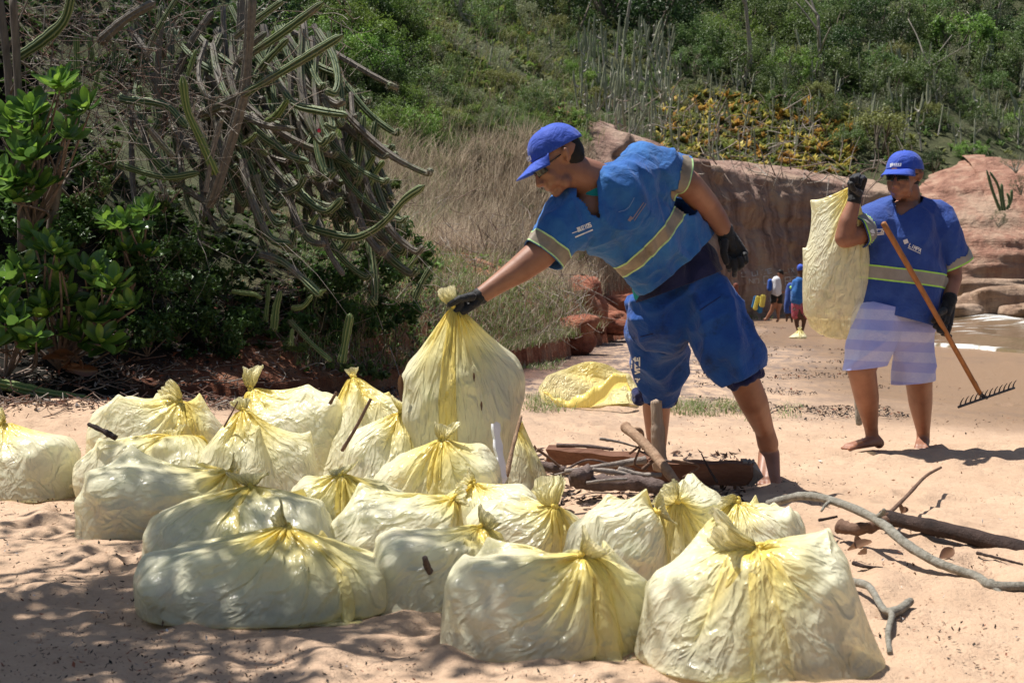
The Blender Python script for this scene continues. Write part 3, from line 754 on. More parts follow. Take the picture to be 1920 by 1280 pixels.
# ------------------------------------------------------------------ near cacti, traced stem by stem
def stem_mesh(pts, w, mat, old, seed, ribs=7, dep=.36, n=30):
    """pts: (u, v, d) root first, w: photo pixels"""
    W = np.array([P(*p) for p in pts]); S = spline(W, n)
    dm = np.mean([p[2] for p in pts]); r = w * dm / F * .5 * 1.08
    g = np.random.default_rng(seed); s = np.linspace(0, 1, n)
    rr = r * (1 + .10 * np.sin(s * 9 + seed) + .05 * g.normal(size=n)) * (1 - .10 * s)
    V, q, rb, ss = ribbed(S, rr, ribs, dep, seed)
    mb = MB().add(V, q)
    ribs_a = [rb]; olds = [np.full(len(V), old) + (.5 - ss) * .5]
    # spines along the ribs
    t, A, B = frames(S); L = np.linalg.norm(np.diff(S, axis=0), axis=1).sum(); k = int(L / .028); sp = []; 
    for rI in range(ribs):
        th = 2 * np.pi * rI / ribs
        for i in range(k):
            x = (i + g.uniform(0, .6)) / k * (n - 1); i0 = min(int(x), n - 2); f = x - i0
            c = S[i0] * (1 - f) + S[i0 + 1] * f; dr = A[i0] * math.cos(th) + B[i0] * math.sin(th); p0 = c + dr * rr[i0] * .95
            for z in range(2):
                e = p0 + (dr * .8 + g.normal(size=3) * .6) * g.uniform(.010, .024); sd = np.cross(dr, t[i0]) * .0011
                sp.append(np.array([p0 - sd, p0 + sd, e]))
    if sp:
        sp = np.vstack(sp); mb.add(sp, None, np.arange(len(sp)).reshape(-1, 3), mi=1)
        ribs_a.append(np.ones(len(sp))); olds.append(np.zeros(len(sp)))
    me = mb.build('stem', [mat, SPINE])
    for nm, a in (('rib', ribs_a), ('old', olds)):
        at = me.attributes.new(nm, 'FLOAT', 'POINT'); at.data.foreach_set('value', np.concatenate(a).astype(np.float32))
    return me
SPINE = simple('spines', (.42, .38, .28), .8, .2)
FRUIT = simple('cactus_fruit', (.42, .03, .06), .4, .2)
def cactus(label, stems, group='ribbed cacti tangled on the left bank', cat='cactus', mats=None):
    b = P(*stems[0][0][0]); root = empty('cactus', tuple(b), label, cat, group)
    for i, (pts, w, kind, old) in enumerate(stems):
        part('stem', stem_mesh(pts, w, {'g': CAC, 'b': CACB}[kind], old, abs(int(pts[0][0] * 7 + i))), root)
    return root
def L3(s, d0, d1=None):
    """pixels 'u,v u,v ...' with depth from d0 to d1"""
    q = [tuple(float(x) for x in p.split(',')) for p in s.split()]; d1 = d0 if d1 is None else d1
    return [(u, v, d0 + (d1 - d0) * i / max(1, len(q) - 1)) for i, (u, v) in enumerate(q)]
cactus('huge arching cactus trunk reaching the top edge with three long arms to the right', [
    (L3('392,385 402,360 427,281 444,225 458,169 464,112 468,56 472,-15', 11.0, 10.6), 21, 'g', .95),
    (L3('376,214 425,192 470,169 557,118 644,65', 11.2, 10.2), 16, 'g', .45),
    (L3('455,112 478,96 529,62 607,4', 11.0, 10.4), 15, 'g', .5),
    (L3('440,70 481,37 530,2', 11.0, 10.8), 12, 'g', .5)])
cactus('pale weathered cactus trunk standing straight behind the arching one', [
    (L3('448,400 450,360 450,260 452,140 453,28 454,-15', 11.8), 17, 'g', 1.5),
    (L3('385,200 420,165 455,101 500,60', 11.9, 11.5), 12, 'g', .8)])
cactus('cactus with short curved arms pointing right in the middle of the tangle', [
    (L3('520,150 551,194 599,208 652,216', 11.2, 10.7), 15, 'g', .25),
    (L3('360,214 405,211 458,219 500,236 554,242', 11.4, 10.9), 12, 'g', 1.0),
    (L3('470,215 500,245 517,270 543,292 579,304', 11.3, 10.8), 13, 'g', .5),
    (L3('500,228 520,215 540,187', 11.1, 10.8), 12, 'b', .1),
    (L3('455,270 470,262 481,250', 11, 10.8), 9, 'b', .1),
    (L3('490,130 500,115 540,73', 11.4, 11), 13, 'g', .3)])
cactus('clump of upright green cactus stems at the right side of the tangle', [
    (L3('618,285 616,270 609,225 607,157', 11.9), 14, 'g', .0), (L3('612,210 621,205 634,175 644,152', 12.1), 12, 'g', .0),
    (L3('625,230 638,202 650,163', 12.2), 11, 'g', .0), (L3('655,260 664,225 668,195 672,166', 12.0), 14, 'g', -.1),
    (L3('628,325 633,312 652,270 664,240 672,211', 11.6), 13, 'g', .1), (L3('662,360 665,346 675,281 682,215', 11.5), 14, 'g', .1),
    (L3('676,330 683,309 695,281 706,222', 11.7), 13, 'g', .0), (L3('668,345 675,335 690,312 703,290', 11.5), 11, 'b', .0),
    (L3('690,350 706,320 720,301', 11.5), 11, 'b', .0), (L3('570,190 569,180 571,126', 12.4), 13, 'g', .0), (L3('556,180 558,160 560,130', 12.5), 10, 'g', .0),
    (L3('600,190 605,175 616,152', 12.3), 10, 'g', .0), (L3('640,235 652,205 663,178', 12.2), 10, 'g', 0)])
cactus('long snaking cactus arm rising from the shade towards the dry grass', [
    (L3('560,418 609,435 665,445 704,429 731,406 760,373 796,348', 11.2, 10.2), 14, 'g', .05),
    (L3('540,330 563,360 590,386 616,396 642,373', 11.2, 10.6), 14, 'g', .3),
    (L3('640,470 652,455 668,420', 11, 10.9), 12, 'g', .1), (L3('583,420 590,410 596,402', 10.9), 10, 'b', 0)])
cactus('brown cactus stems hanging down and curling up at their tips below the tangle', [
    (L3('455,300 468,360 491,419 514,452 544,458', 11.1, 10.6), 15, 'g', .6),
    (L3('520,330 544,379 557,415 583,452 612,458', 11.3, 10.9), 14, 'g', .7),
    (L3('590,400 603,432 616,471 645,517', 11.2, 10.9), 12, 'g', 1.0),
    (L3('480,330 500,390 520,418 535,418', 11.0, 10.8), 12, 'g', .5),
    (L3('560,230 585,300 600,350 620,380', 11.6, 11.3), 13, 'g', .8),
    (L3('470,250 500,330 530,360 560,350 572,330', 11.3, 10.9), 13, 'g', .4)])
cactus('pale streaked cactus arm slanting down to the right over the litter', [
    (L3('490,478 505,482 534,494 570,524 603,556', 10.9, 10.4), 15, 'g', .55), (L3('600,553 604,546 612,543', 10.4), 8, 'b', 0)])
cactus('pair of short bright cactus stems standing in the shade', [
    (L3('513,616 514,612 518,575 526,545', 10.8), 14, 'b', -.1), (L3('497,600 498,596 502,560 503,532', 10.9), 9, 'b', .1),
    (L3('547,576 555,577 570,573 586,553', 10.7), 10, 'b', .1), (L3('546,648 546,640 548,615', 10.6), 9, 'b', 0)])
cactus('single upright bright cactus behind the bag with two ears', [(L3('640,680 643,665 650,625 657,587', 10.6), 16, 'b', -.1)])
cactus('small dark cactus stem leaning right beside the held bag', [(L3('778,560 783,547 795,522 809,499', 12), 12, 'g', -.2), (L3('755,520 767,501 778,484 790,466', 12.4), 10, 'b', 0)])
cactus('dark cactus arm curving up to the top left corner', [(L3('30,112 39,104 84,73 121,37 136,-15', 10.4, 10.0), 19, 'g', -.1)])
cactus('slim straight green cactus above the glossy shrub', [(L3('146,200 145,169 144,120 143,65', 11), 13, 'b', -.2), (L3('176,140 172,100 166,68', 11.3), 9, 'b', 0), (L3('215,130 214,95 212,78', 11.5), 9, 'g', 0), (L3('168,190 178,160 188,120', 11.2), 8, 'b', 0)])
cactus('bright green cactus stem bowing left in front of the dark hollow', [(L3('402,322 399,315 377,264 351,205 342,143', 10.6, 10.3), 16, 'b', -.1), (L3('352,145 354,135 368,93', 11), 9, 'b', 0), (L3('262,190 264,172 262,160', 11), 12, 'b', 0)])
cactus('pale twisted cactus arm reaching up near the top of the tangle', [(L3('190,78 197,70 239,34 292,4', 10.9, 10.7), 19, 'g', 1.0), (L3('276,110 278,98 298,51 334,-8', 11), 10, 'g', .6), (L3('295,190 296,120 303,9', 11.3), 13, 'g', 1.0), (L3('300,260 330,150 352,90 400,20', 11.8), 14, 'g', 1.1)])
cactus('dark cactus arms crossing low in the hollow', [(L3('225,180 239,188 309,197 351,239', 10.9, 10.6), 14, 'g', .2), (L3('245,250 253,261 309,318 337,337', 10.7), 15, 'g', .0),
    (L3('225,308 233,312 309,332 374,324', 10.6), 13, 'g', .0), (L3('280,243 284,247 305,272 329,298', 10.4), 12, 'g', .8), (L3('385,360 399,281 410,240 416,223', 10.5), 10, 'g', 1.0)])
cactus('fallen green cactus stem lying at the edge of the sand', [(L3('-30,712 0,719 40,728 88,738 178,752', 9.4, 9.5), 22, 'b', -.1)], group='fallen cactus stems')
cactus('fallen yellowish cactus stem behind the two eared bag', [(L3('544,602 580,640 622,678', 10.8, 10.4), 9, 'b', .3)], group='fallen cactus stems')
cactus('low green cactus stem lying flat in the undergrowth', [(L3('435,546 455,549 478,552 492,560', 10.7), 9, 'b', .0)], group='fallen cactus stems')
# the old dry stems behind: a hanging curtain of about fifty, each its own part
g_ = np.random.default_rng(15)
root = None
def old_mass(label, n, u0, u1, v0, v1, dmin, dmax, seed):
    g = np.random.default_rng(seed); st = []
    for i in range(n):
        u = g.uniform(u0, u1); v = g.uniform(v0, v1); d = g.uniform(dmin, dmax); L = g.uniform(110, 250); a = g.normal(.35, .35)
        du = math.sin(a) * L; dv = math.cos(a) * L; k = g.uniform(.2, .8) * (1 if g.random() < .8 else -1)
        pts = [(u, v, d), (u + du * .35 - 12 * k, v + dv * .38, d - .15), (u + du * .7, v + dv * .72, d - .3), (u + du + 30 * k, v + dv * .92, d - .4), (u + du + 52 * k, v + dv * .88, d - .45)]
        st.append((pts, g.uniform(9, 15.5), 'g', g.uniform(-.1, .95)))
    cactus(label, st)
old_mass('mass of old dry cactus stems cascading down in the centre of the tangle', 74, 380, 620, 40, 290, 11.4, 12.4, 151)
old_mass('dry brown cactus stems at the left of the tangle', 32, 240, 440, 10, 260, 11.6, 12.4, 152)
old_mass('old cactus stems hanging low at the right of the tangle', 26, 540, 680, 170, 360, 11.5, 12.2, 153)
fr = [(598, 245)]
for (u, v) in fr:
    o = boulder('cactus_fruit', PV(u, v, 10.35), (.013, .013, .015), u, FRUIT, 'small red fruit ' + {598: 'between the upright stems', 476: 'by the arching trunk', 731: 'on the long snaking arm'}[u], 'fruit', nu=10, nv=8)
# grey trunks at the far left
for (s, d, wd, lb) in [('40,470 39,340 36,214 31,112 24,-10', 10.0, 15, 'straight grey brown tree trunk at the far left'), ('60,420 30,300 18,180 12,100 -2,-10', 10.6, 15, 'bent trunk at the left edge behind the straight one'),
                       ('92,470 100,400 106,345', 10.2, 20, 'short stump of reddish trunk behind the glossy shrub'), ('62,430 66,380 70,340', 10.4, 16, 'short leaning trunk left of the reddish one')]:
    pts = L3(s, d, d); r_ = empty('tree', tuple(P(*pts[0])), lb, 'tree'); 
    part('trunk', MB().tube(spline([P(*p) for p in pts], 20), wd * d / F * .5, 9, .2, int(wd)).build('trunk', BARK), r_)
    g = np.random.default_rng(int(d * 10))
    for i in range(3):
        p0 = P(*pts[1 + i % (len(pts) - 1)]); e = p0 + g.normal(size=3) * .25 + (0, 0, .3)
        part('branch', MB().tube(spline([p0, (p0 + e) / 2 + g.normal(size=3) * .04, e], 6), np.linspace(.012, .004, 6), 5).build('branch', BARK), r_)
# tangle of dead twigs (uncountable)
def twigs(name, n, u0, u1, v0, v1, d0, d1, Lr, wr, mats, label, seed, vert=.0, hang=0):
    g = np.random.default_rng(seed); mb = MB()
    for i in range(n):
        u = g.uniform(u0, u1); v = g.uniform(v0, v1); d = g.uniform(d0, d1); p = P(u, v, d)
        zt = float(hill_z(np.array([p[0]]), np.array([p[1]]))[0])
        if p[2] < zt: p[1] -= (zt - p[2]) * .8
        dr = g.normal(size=3); dr[2] = dr[2] * (1 - vert) + vert * (1.5 - 3 * hang); dr /= np.linalg.norm(dr); L = g.uniform(*Lr)
        q = p + dr * L; m_ = (p + q) / 2 + g.normal(size=3) * L * .1
        mb.tube(spline([p, m_, q], 5), np.linspace(1, .4, 5) * g.uniform(*wr), 4, mi=int(g.integers(len(mats))), caps=False)
    o = link(name, mb.build(name, mats)); return tag(o, label, 'twigs', kind='stuff')
TW2 = simple('grey_twig', (.30, .26, .22), .9, .35); TW3 = simple('red_twig', (.20, .115, .085), .9, .3)
twigs('dead_twigs', 650, 40, 330, -20, 230, 10.8, 12.2, (.12, .6), (.002, .0045), [TWIG, TW2, TW3], 'tangle of thin dead twigs left of the cacti', 1)
twigs('dead_twigs', 130, 170, 420, 150, 300, 10.3, 11.2, (.2, .8), (.002, .004), [TW2, TW2, TWIG], 'spray of pale dead twigs in front of the cacti', 2)
twigs('dead_twigs', 200, 320, 660, -20, 420, 11.0, 12.0, (.15, .7), (.002, .005), [TWIG, TW2], 'dead twigs caught between the cactus stems', 3)
twigs('hanging_stems', 80, 180, 560, 230, 470, 10.5, 11.3, (.3, .8), (.0016, .003), [TW2, TWIG], 'thin dry stems hanging in front of the dark hollow', 4, vert=.8, hang=1)
twigs('dead_twigs', 260, 480, 860, 330, 660, 10.8, 13.5, (.15, .5), (.002, .004), [TWIG, TW2], 'dead twigs in the undergrowth right of the cacti', 5)
twigs('dead_twigs', 420, 830, 1110, 400, 640, 17, 24, (.2, .7), (.003, .006), [TWIG, TW2], 'dry twigs on the bank left of the bending worker', 6)
twigs('exposed_roots', 150, 1100, 1720, 300, 340, 44, 68, (.5, 1.6), (.012, .03), [TW2, TWIG], 'pale roots hanging over the top of the cliff', 7)
twigs('dead_twigs', 160, 1090, 1560, 180, 300, 46, 70, (.5, 1.4), (.012, .025), [TW2, TWIG], 'pale fallen stems among the cactus thicket', 8)
# ------------------------------------------------------------------ glossy big-leaved shrub at the left edge
def glossy_material(name, dark, light):
    m = NT(name); co = m.coord(); r = m.objrand()
    c = m.mix(m.rng(r, 0, 1, 0, 1), dark, light)
    c = m.mix(m.rng(m.noise(14, 3, .6, co), .5, .8, 0, .35), c, (.16, .17, .05))
    m.color(c); m.set(Roughness=.28); m.b.inputs['Specular IOR Level'].default_value = .5
    m.translucent(c, .34); return m.m
GL = glossy_material('glossy_leaf', (.06, .14, .03), (.16, .29, .05)); GLB = glossy_material('glossy_leaf_young', (.15, .29, .035), (.26, .43, .06)); GLD = glossy_material('dry_leaf', (.10, .045, .025), (.22, .12, .07))
def leaf_mesh(mat, L=1., W=.46, cup=.16, arch=.18, n=6):
    V = []; ts = np.linspace(0, 1, n + 1)
    for t in ts:
        wv = W * .5 * (math.sin(math.pi * min(1, t ** 1.35 * .94 + .03)) ** .75) + .012
        z = arch * (t - t * t) * -1.2 + arch * t * t * .4
        for s in (-1, -.5, 0, .5, 1): V.append((s * wv, t * L, z + cup * wv * abs(s) ** 1.5 * 2))
    return mesh('leaf', np.array(V), gridfaces(n + 1, 5), mat, True)
LM = {k: [leaf_mesh(m, W=w_, cup=c, arch=a) for w_, c, a in ((.46, .2, .2), (.5, .12, .4), (.40, .3, .05))] for k, m in (('m', GL), ('b', GLB), ('d', GLD))}
NL = [0]
def rosette(root, c, ax, size, g, kind='m', n=9):
    ax = np.array(ax, float); ax /= np.linalg.norm(ax); rl = Vector(root.location)
    for i in range(n):
        a = i * 2.4 + g.uniform(-.3, .3); el = .25 + .85 * (i / n) + g.uniform(-.1, .1)       # inner leaves stand up
        q = Vector(ax).to_track_quat('Z', 'Y')
        d = q @ Vector((math.cos(a) * math.cos(el), math.sin(a) * math.cos(el), math.sin(el))); up = q @ Vector((-math.cos(a) * math.sin(el), -math.sin(a) * math.sin(el), math.cos(el)))
        y = d; z = up; x = y.cross(z); M_ = Matrix((x, y, z)).transposed().to_4x4()
        kk = kind if i < n * .55 or kind != 'm' else ('b' if g.random() < .45 else 'm')
        if kind == 'b' and i < n * .4: kk = 'm'
        s = size * 1.0 * g.uniform(.8, 1.15) * (1.1 - .35 * i / n)
        o = link('leaf', LM[kk][int(g.integers(3))], root)
        o.matrix_basis = Matrix.Translation(Vector(c) - rl) @ M_ @ Matrix.Scale(s, 4); NL[0] += 1
def glossy_shrub(label, ros, d, base, group='glossy leaved shrubs at the left edge', n=9):
    b = P(*base, d + .2); root = empty('glossy_shrub', tuple(b), label, 'shrub', group); g = np.random.default_rng(int(ros[0][0]) + 5)
    mb = MB()
    ros = ros + [(u + g.uniform(-26, 26), v + g.uniform(-22, 26), s * g.uniform(.7, .95), 'm') for (u, v, s, k) in ros]
    for (u, v, s, k) in ros:
        c = P(u, v, d + g.uniform(-.25, .15)); ax = np.array((g.uniform(-.5, .5), -.55 + g.uniform(-.3, .2), .8))
        rosette(root, c, ax, s * d / F, g, k, n)
        m_ = (c + b) / 2 + g.normal(size=3) * .06 + (0, .1, 0); mb.tube(spline([b, m_, c - ax * .02], 8), np.linspace(.014, .006, 8), 6)
    part('branches', mb.build('branches', TWIG), root)
glossy_shrub('glossy shrub with upright bright rosettes at the left edge, under the curved cactus arm', [
    (105, 170, 52, 'b'), (60, 215, 50, 'm'), (165, 205, 46, 'b'), (70, 250, 56, 'm'), (85, 275, 50, 'b'), (28, 250, 50, 'm'), (20, 225, 40, 'b'), (45, 300, 60, 'm'), (130, 250, 44, 'm'), (10, 330, 50, 'm'), (70, 355, 56, 'm'), (25, 375, 50, 'm'), (120, 150, 38, 'b')], 9.9, (60, 430))
glossy_shrub('glossy shrub in the middle left with pale green buds, above the leaf litter', [
    (55, 525, 50, 'b'), (160, 510, 52, 'm'), (200, 545, 50, 'b'), (215, 535, 50, 'b'), (20, 520, 46, 'm'), (120, 560, 60, 'm'), (90, 590, 56, 'm'), (175, 600, 52, 'm'), (60, 440, 40, 'm'), (80, 470, 44, 'm'), (150, 640, 56, 'm'), (205, 655, 58, 'm'), (250, 575, 40, 'm'), (110, 480, 40, 'm')], 9.75, (110, 690))
glossy_shrub('glossy shrub cut by the left edge low down with yellow green rosette', [
    (8, 590, 52, 'b'), (25, 600, 46, 'b'), (-25, 560, 50, 'm'), (40, 640, 50, 'm'), (0, 650, 50, 'm'), (70, 650, 48, 'm')], 9.6, (10, 710), n=8)
glossy_shrub('small glossy shrub beside the dark hollow, right of the twiggy patch', [
    (205, 415, 42, 'm'), (225, 430, 40, 'b'), (250, 425, 42, 'b'), (270, 405, 44, 'm'), (255, 460, 46, 'm'), (235, 470, 36, 'm')], 10.3, (240, 560), n=8)
# brown leaves caught low in the shrub
r_ = empty('dead_leaves', tuple(P(120, 660, 9.6)), 'hanging brown dead leaves under the glossy shrub', 'dead leaves'); g_ = np.random.default_rng(4)
for (u, v) in [(115, 672), (140, 664), (150, 684), (125, 690)]:
    rosette(r_, P(u, v, 9.55), (g_.normal() * .5, -.8, -.4), 46 * 9.6 / F, g_, 'd', 2)

# undergrowth of small leaves
def near_bush(label, blobs, mat, leaf, seed, cat='bush', n=5000, group=None, aspect=.5):
    b = blobs[0]; root = empty('bush', tuple(P(*b[:3])), label, cat, group); mb = MB(); tot = sum(x[3] ** 2 for x in blobs)
    cr = MB(); vs = []
    for i, (u, v, d, r_px, sz) in enumerate(blobs):
        r = r_px * d / F; k = int(n * r_px ** 2 / tot)
        V, q, vv, cc = leafcloud(k, seed + i, leaf / r, nclump=max(8, int(k / 70)), clump=.22, hollow=.3, shape=(1, .8, sz), aspect=aspect)
        c = P(u, v, d); cr.add(V * r + c, q, a=vv); limbs(mb, cc * r + c, np.random.default_rng(seed), c + (0, .1, -r * sz), .006, 8)
    part('crown', cr.build('crown', LF[mat] if isinstance(mat, str) else mat, False), root); tag(part('stems', mb.build('stems', TWIG), root), kind='stuff'); return root
near_bush('dark small leaved undergrowth between the glossy shrub and the cactus litter', [(330, 560, 10.6, 90, .9), (270, 620, 10.2, 70, .7), (400, 620, 10.6, 80, .7), (350, 480, 11, 80, .8), (430, 520, 11.2, 70, .8), (470, 600, 11, 60, .8), (300, 420, 11.2, 60, .8)], 'under', .045, 41, n=9000)
near_bush('leafy green undergrowth just below the glossy shrub rosettes', [(60, 400, 10.4, 70, .9), (150, 400, 10.6, 70, .9), (120, 470, 10.2, 80, .7), (30, 480, 10.2, 70, .8), (220, 500, 10.4, 70, .8), (190, 320, 10.9, 60, .8)], 'under', .06, 45, n=5200)
near_bush('mid green leafy growth behind the snaking cactus arm', [(680, 400, 12.3, 60, .8), (740, 440, 12.6, 60, .8), (620, 520, 12, 80, .8), (700, 510, 12.2, 80, .8), (560, 620, 11.4, 60, .6), (660, 600, 11.8, 70, .7), (740, 600, 12.4, 60, .8), (780, 500, 13, 55, .8)], 'under', .05, 49, n=9500)
near_bush('bright leafy growth below the upright cactus clump', [(640, 380, 12.3, 50, .8), (700, 370, 12.8, 50, .7), (730, 350, 13, 30, .7)], 'mid', .05, 53, n=2600)
near_bush('small green weeds along the edge of the litter behind the knotted bags', [(690, 690, 11.2, 28, .5), (720, 700, 11.6, 24, .4), (540, 645, 10.8, 30, .5), (640, 690, 11, 24, .4)], 'mid', .04, 57, n=1500)
near_bush('dense dark scrub high behind the dry cactus stems', [(300, 20, 13.5, 110, .8), (500, 20, 13.5, 110, .8), (120, 10, 13, 90, .8), (420, 140, 13, 90, .9), (560, 90, 13.4, 80, .9), (560, 240, 12.9, 70, 1), (220, 120, 12.6, 60, .8)], 'dark', .05, 61, n=9000)  # dark mass added behind the stems; the shade is in its leaf colour
near_bush('yellow green small leaves in front of the twiggy patch', [(200, 290, 10.3, 36, .7), (185, 345, 10.2, 34, .7), (150, 370, 10.2, 30, .6), (300, 385, 10.6, 22, .5)], 'mid', .035, 65, n=1500)

# --- litter on the soil (uncountable)
LIT = [simple('litter_brown', (.15, .095, .065), .9, .4, 20), simple('litter_grey', (.27, .225, .20), .9, .4, 20), simple('litter_black', (.02, .017, .016), .8, .3, 20), simple('litter_red', (.26, .09, .05), .8, .3, 20)]
def flakes(name, pts, size, mats, label, seed, curl=.3, lift=.01, w=None):
    g = np.random.default_rng(seed); n = len(pts); a = g.uniform(0, 6.28, n); L = size * g.uniform(.4, 1.5, n) * (pts[:, 1] / 7) ** .5; W = L * g.uniform(.2, .6, n)
    nx = g.normal(size=(n, 3)) * .45 + (0, 0, 1); nx /= np.linalg.norm(nx, axis=1)[:, None]
    ax = np.cross(nx, np.stack([np.cos(a), np.sin(a), 0 * a], -1)); ax /= np.linalg.norm(ax, axis=1)[:, None]; sd = np.cross(nx, ax)
    c = pts + np.stack([0 * a, 0 * a, lift + L * .2], -1); L = L[:, None] * .5; W = W[:, None] * .5
    V = np.stack([c - ax * L, c - ax * L * .2 + sd * W, c + ax * L + nx * L * curl, c + ax * L * .2 - sd * W, c + nx * L * .25 * g.choice([-1, 1], (n, 1))], 1).reshape(-1, 3)
    i = np.arange(n)[:, None] * 5; t = np.vstack([i + np.array([[0, 1, 4]]), i + np.array([[1, 2, 4]]), i + np.array([[2, 3, 4]]), i + np.array([[3, 0, 4]])])
    o = link(name, mesh(name, V, t, mats, False, np.tile(g.choice(len(mats), n, p=w), 4))); return tag(o, label, 'litter', kind='stuff')
def ground_pts(u0, u1, v0, v1, n, seed, keep=None, clump=0):
    g = np.random.default_rng(seed); u = g.uniform(u0, u1, n * 3); v = g.uniform(v0, v1, n * 3)
    z = np.zeros(n * 3)
    for _ in range(10):
        d = (CH - z) * F / np.maximum(v - HOR, 4); x = (u - 960) / F * d
        z = .5 * z + .5 * np.maximum(ground_z(x, d, False), np.where(toe_s(x, d)[0] > .3, hill_z(x, d), -9))
    p = np.stack([x, d, np.maximum(ground_z(x, d), np.where(toe_s(x, d)[0] > 0, hill_z(x, d), -9))], -1)
    if clump: p = p[n2(p[:, 0], p[:, 1], clump, 3, seed) > .08]
    if keep is not None: p = p[keep(p)]
    return p[:n]
inl = lambda a, b: (lambda p: (toe_s(p[:, 0], p[:, 1])[0] > a) & (toe_s(p[:, 0], p[:, 1])[0] < b))
flakes('leaf_litter', ground_pts(-60, 900, 640, 770, 7000, 1, inl(-.9, 1.6)), .032, LIT, 'dead leaves and bark littering the soil under the cacti', 2, w=(.4, .3, .2, .1))
twigs_p = ground_pts(-60, 900, 640, 770, 900, 3, inl(-1.1, 1.2)); g_ = np.random.default_rng(5); mb = MB()
for p in twigs_p:
    a = g_.uniform(0, 6.28); L = g_.uniform(.05, .28); q = p + np.array((math.cos(a), math.sin(a), g_.uniform(0, .4))) * L
    mb.tube(spline([p + (0, 0, .01), (p + q) / 2 + g_.normal(size=3) * .015, q + (0, 0, .01)], 5), g_.uniform(.0018, .0045), 4, mi=int(g_.integers(3)), caps=False)
tag(link('litter_twigs', mb.build('litter_twigs', [TWIG, TW2, TW3])), 'small sticks in the litter under the cacti', 'twigs', kind='stuff')
flakes('beach_debris', ground_pts(-100, 2000, 640, 1300, 2600, 6, clump=1.4), .016, LIT, 'dark bits of leaf and seaweed scattered on the sand', 7, w=(.3, .05, .55, .1))
flakes('beach_debris', ground_pts(1300, 1900, 600, 790, 5200, 8, lambda p: (shore_s(p[:, 0], p[:, 1]) < -2.5) & (p[:, 1] > 10), 1.1), .024, LIT, 'band of dark seaweed scraps along the beach', 9, w=(.2, .1, .65, .05))
flakes('beach_debris', ground_pts(-100, 620, 900, 1300, 700, 10), .02, LIT, 'dark litter on the shaded sand in the left foreground', 11, w=(.3, .1, .5, .1))
flakes('beach_debris', ground_pts(-100, 2000, 700, 1300, 2200, 61), .010, LIT, 'fine dark specks all over the sand', 62, w=(.4, .1, .45, .05))
flakes('shell_bits', ground_pts(-100, 2000, 780, 1300, 160, 63), .018, [simple('shell', (.6, .56, .52), .5, .1, 20)], 'pale shell bits on the sand', 64)
flakes('sand_clods', ground_pts(-100, 2000, 780, 1300, 3500, 12), .018, [simple('sand_clod', (.42, .27, .18), .95, .2, 30)], 'small clods of sand', 13, curl=.1, lift=-.002)
# --- overhanging trees beside the path, off to the left: one dapples the near sand, the added one shades the cacti
def shade_tree(loc, cz, r, label, n, seed, shape=(1, 1, .35)):
    g = np.random.default_rng(seed); root = empty('tree', loc, label, 'tree', 'trees standing left of the path')
    V, q, v, cc = leafcloud(n, seed, .085 / r * 1.0, nclump=int(n / 60), clump=.15, hollow=.1, shape=shape, aspect=.55)
    c = np.array(cz); part('crown', mesh('crown', V * r + c, q, LF['mid'], False, attr={'v': v}), root)
    b = np.array(loc); k = b * .35 + c * .65 - (0, 0, .5)
    mb = MB().tube(spline([b, b * .6 + c * .4 + (-.3, 0, .3), k], 14), np.linspace(.16, .08, 14), 10, .15, 2); limbs(mb, cc * r + c, g, k, .05, 16); part('trunk', mb.build('trunk', BARK), root)
shade_tree((-4.6, 4.2, 0), (-3.15, 4.35, 4.2), 2.1, 'leafy tree leaning over the near sand, outside the picture on the left', 20000, 5, (1.0, 1.25, .3))
shade_tree((-5.5, 11.6, 1.8), (-3.4, 12.0, 5.4), 2.3, 'leafy tree above the cacti, outside the top of the picture', 1300, 7)  # crown out of view, placed so its shadow falls on the hollow
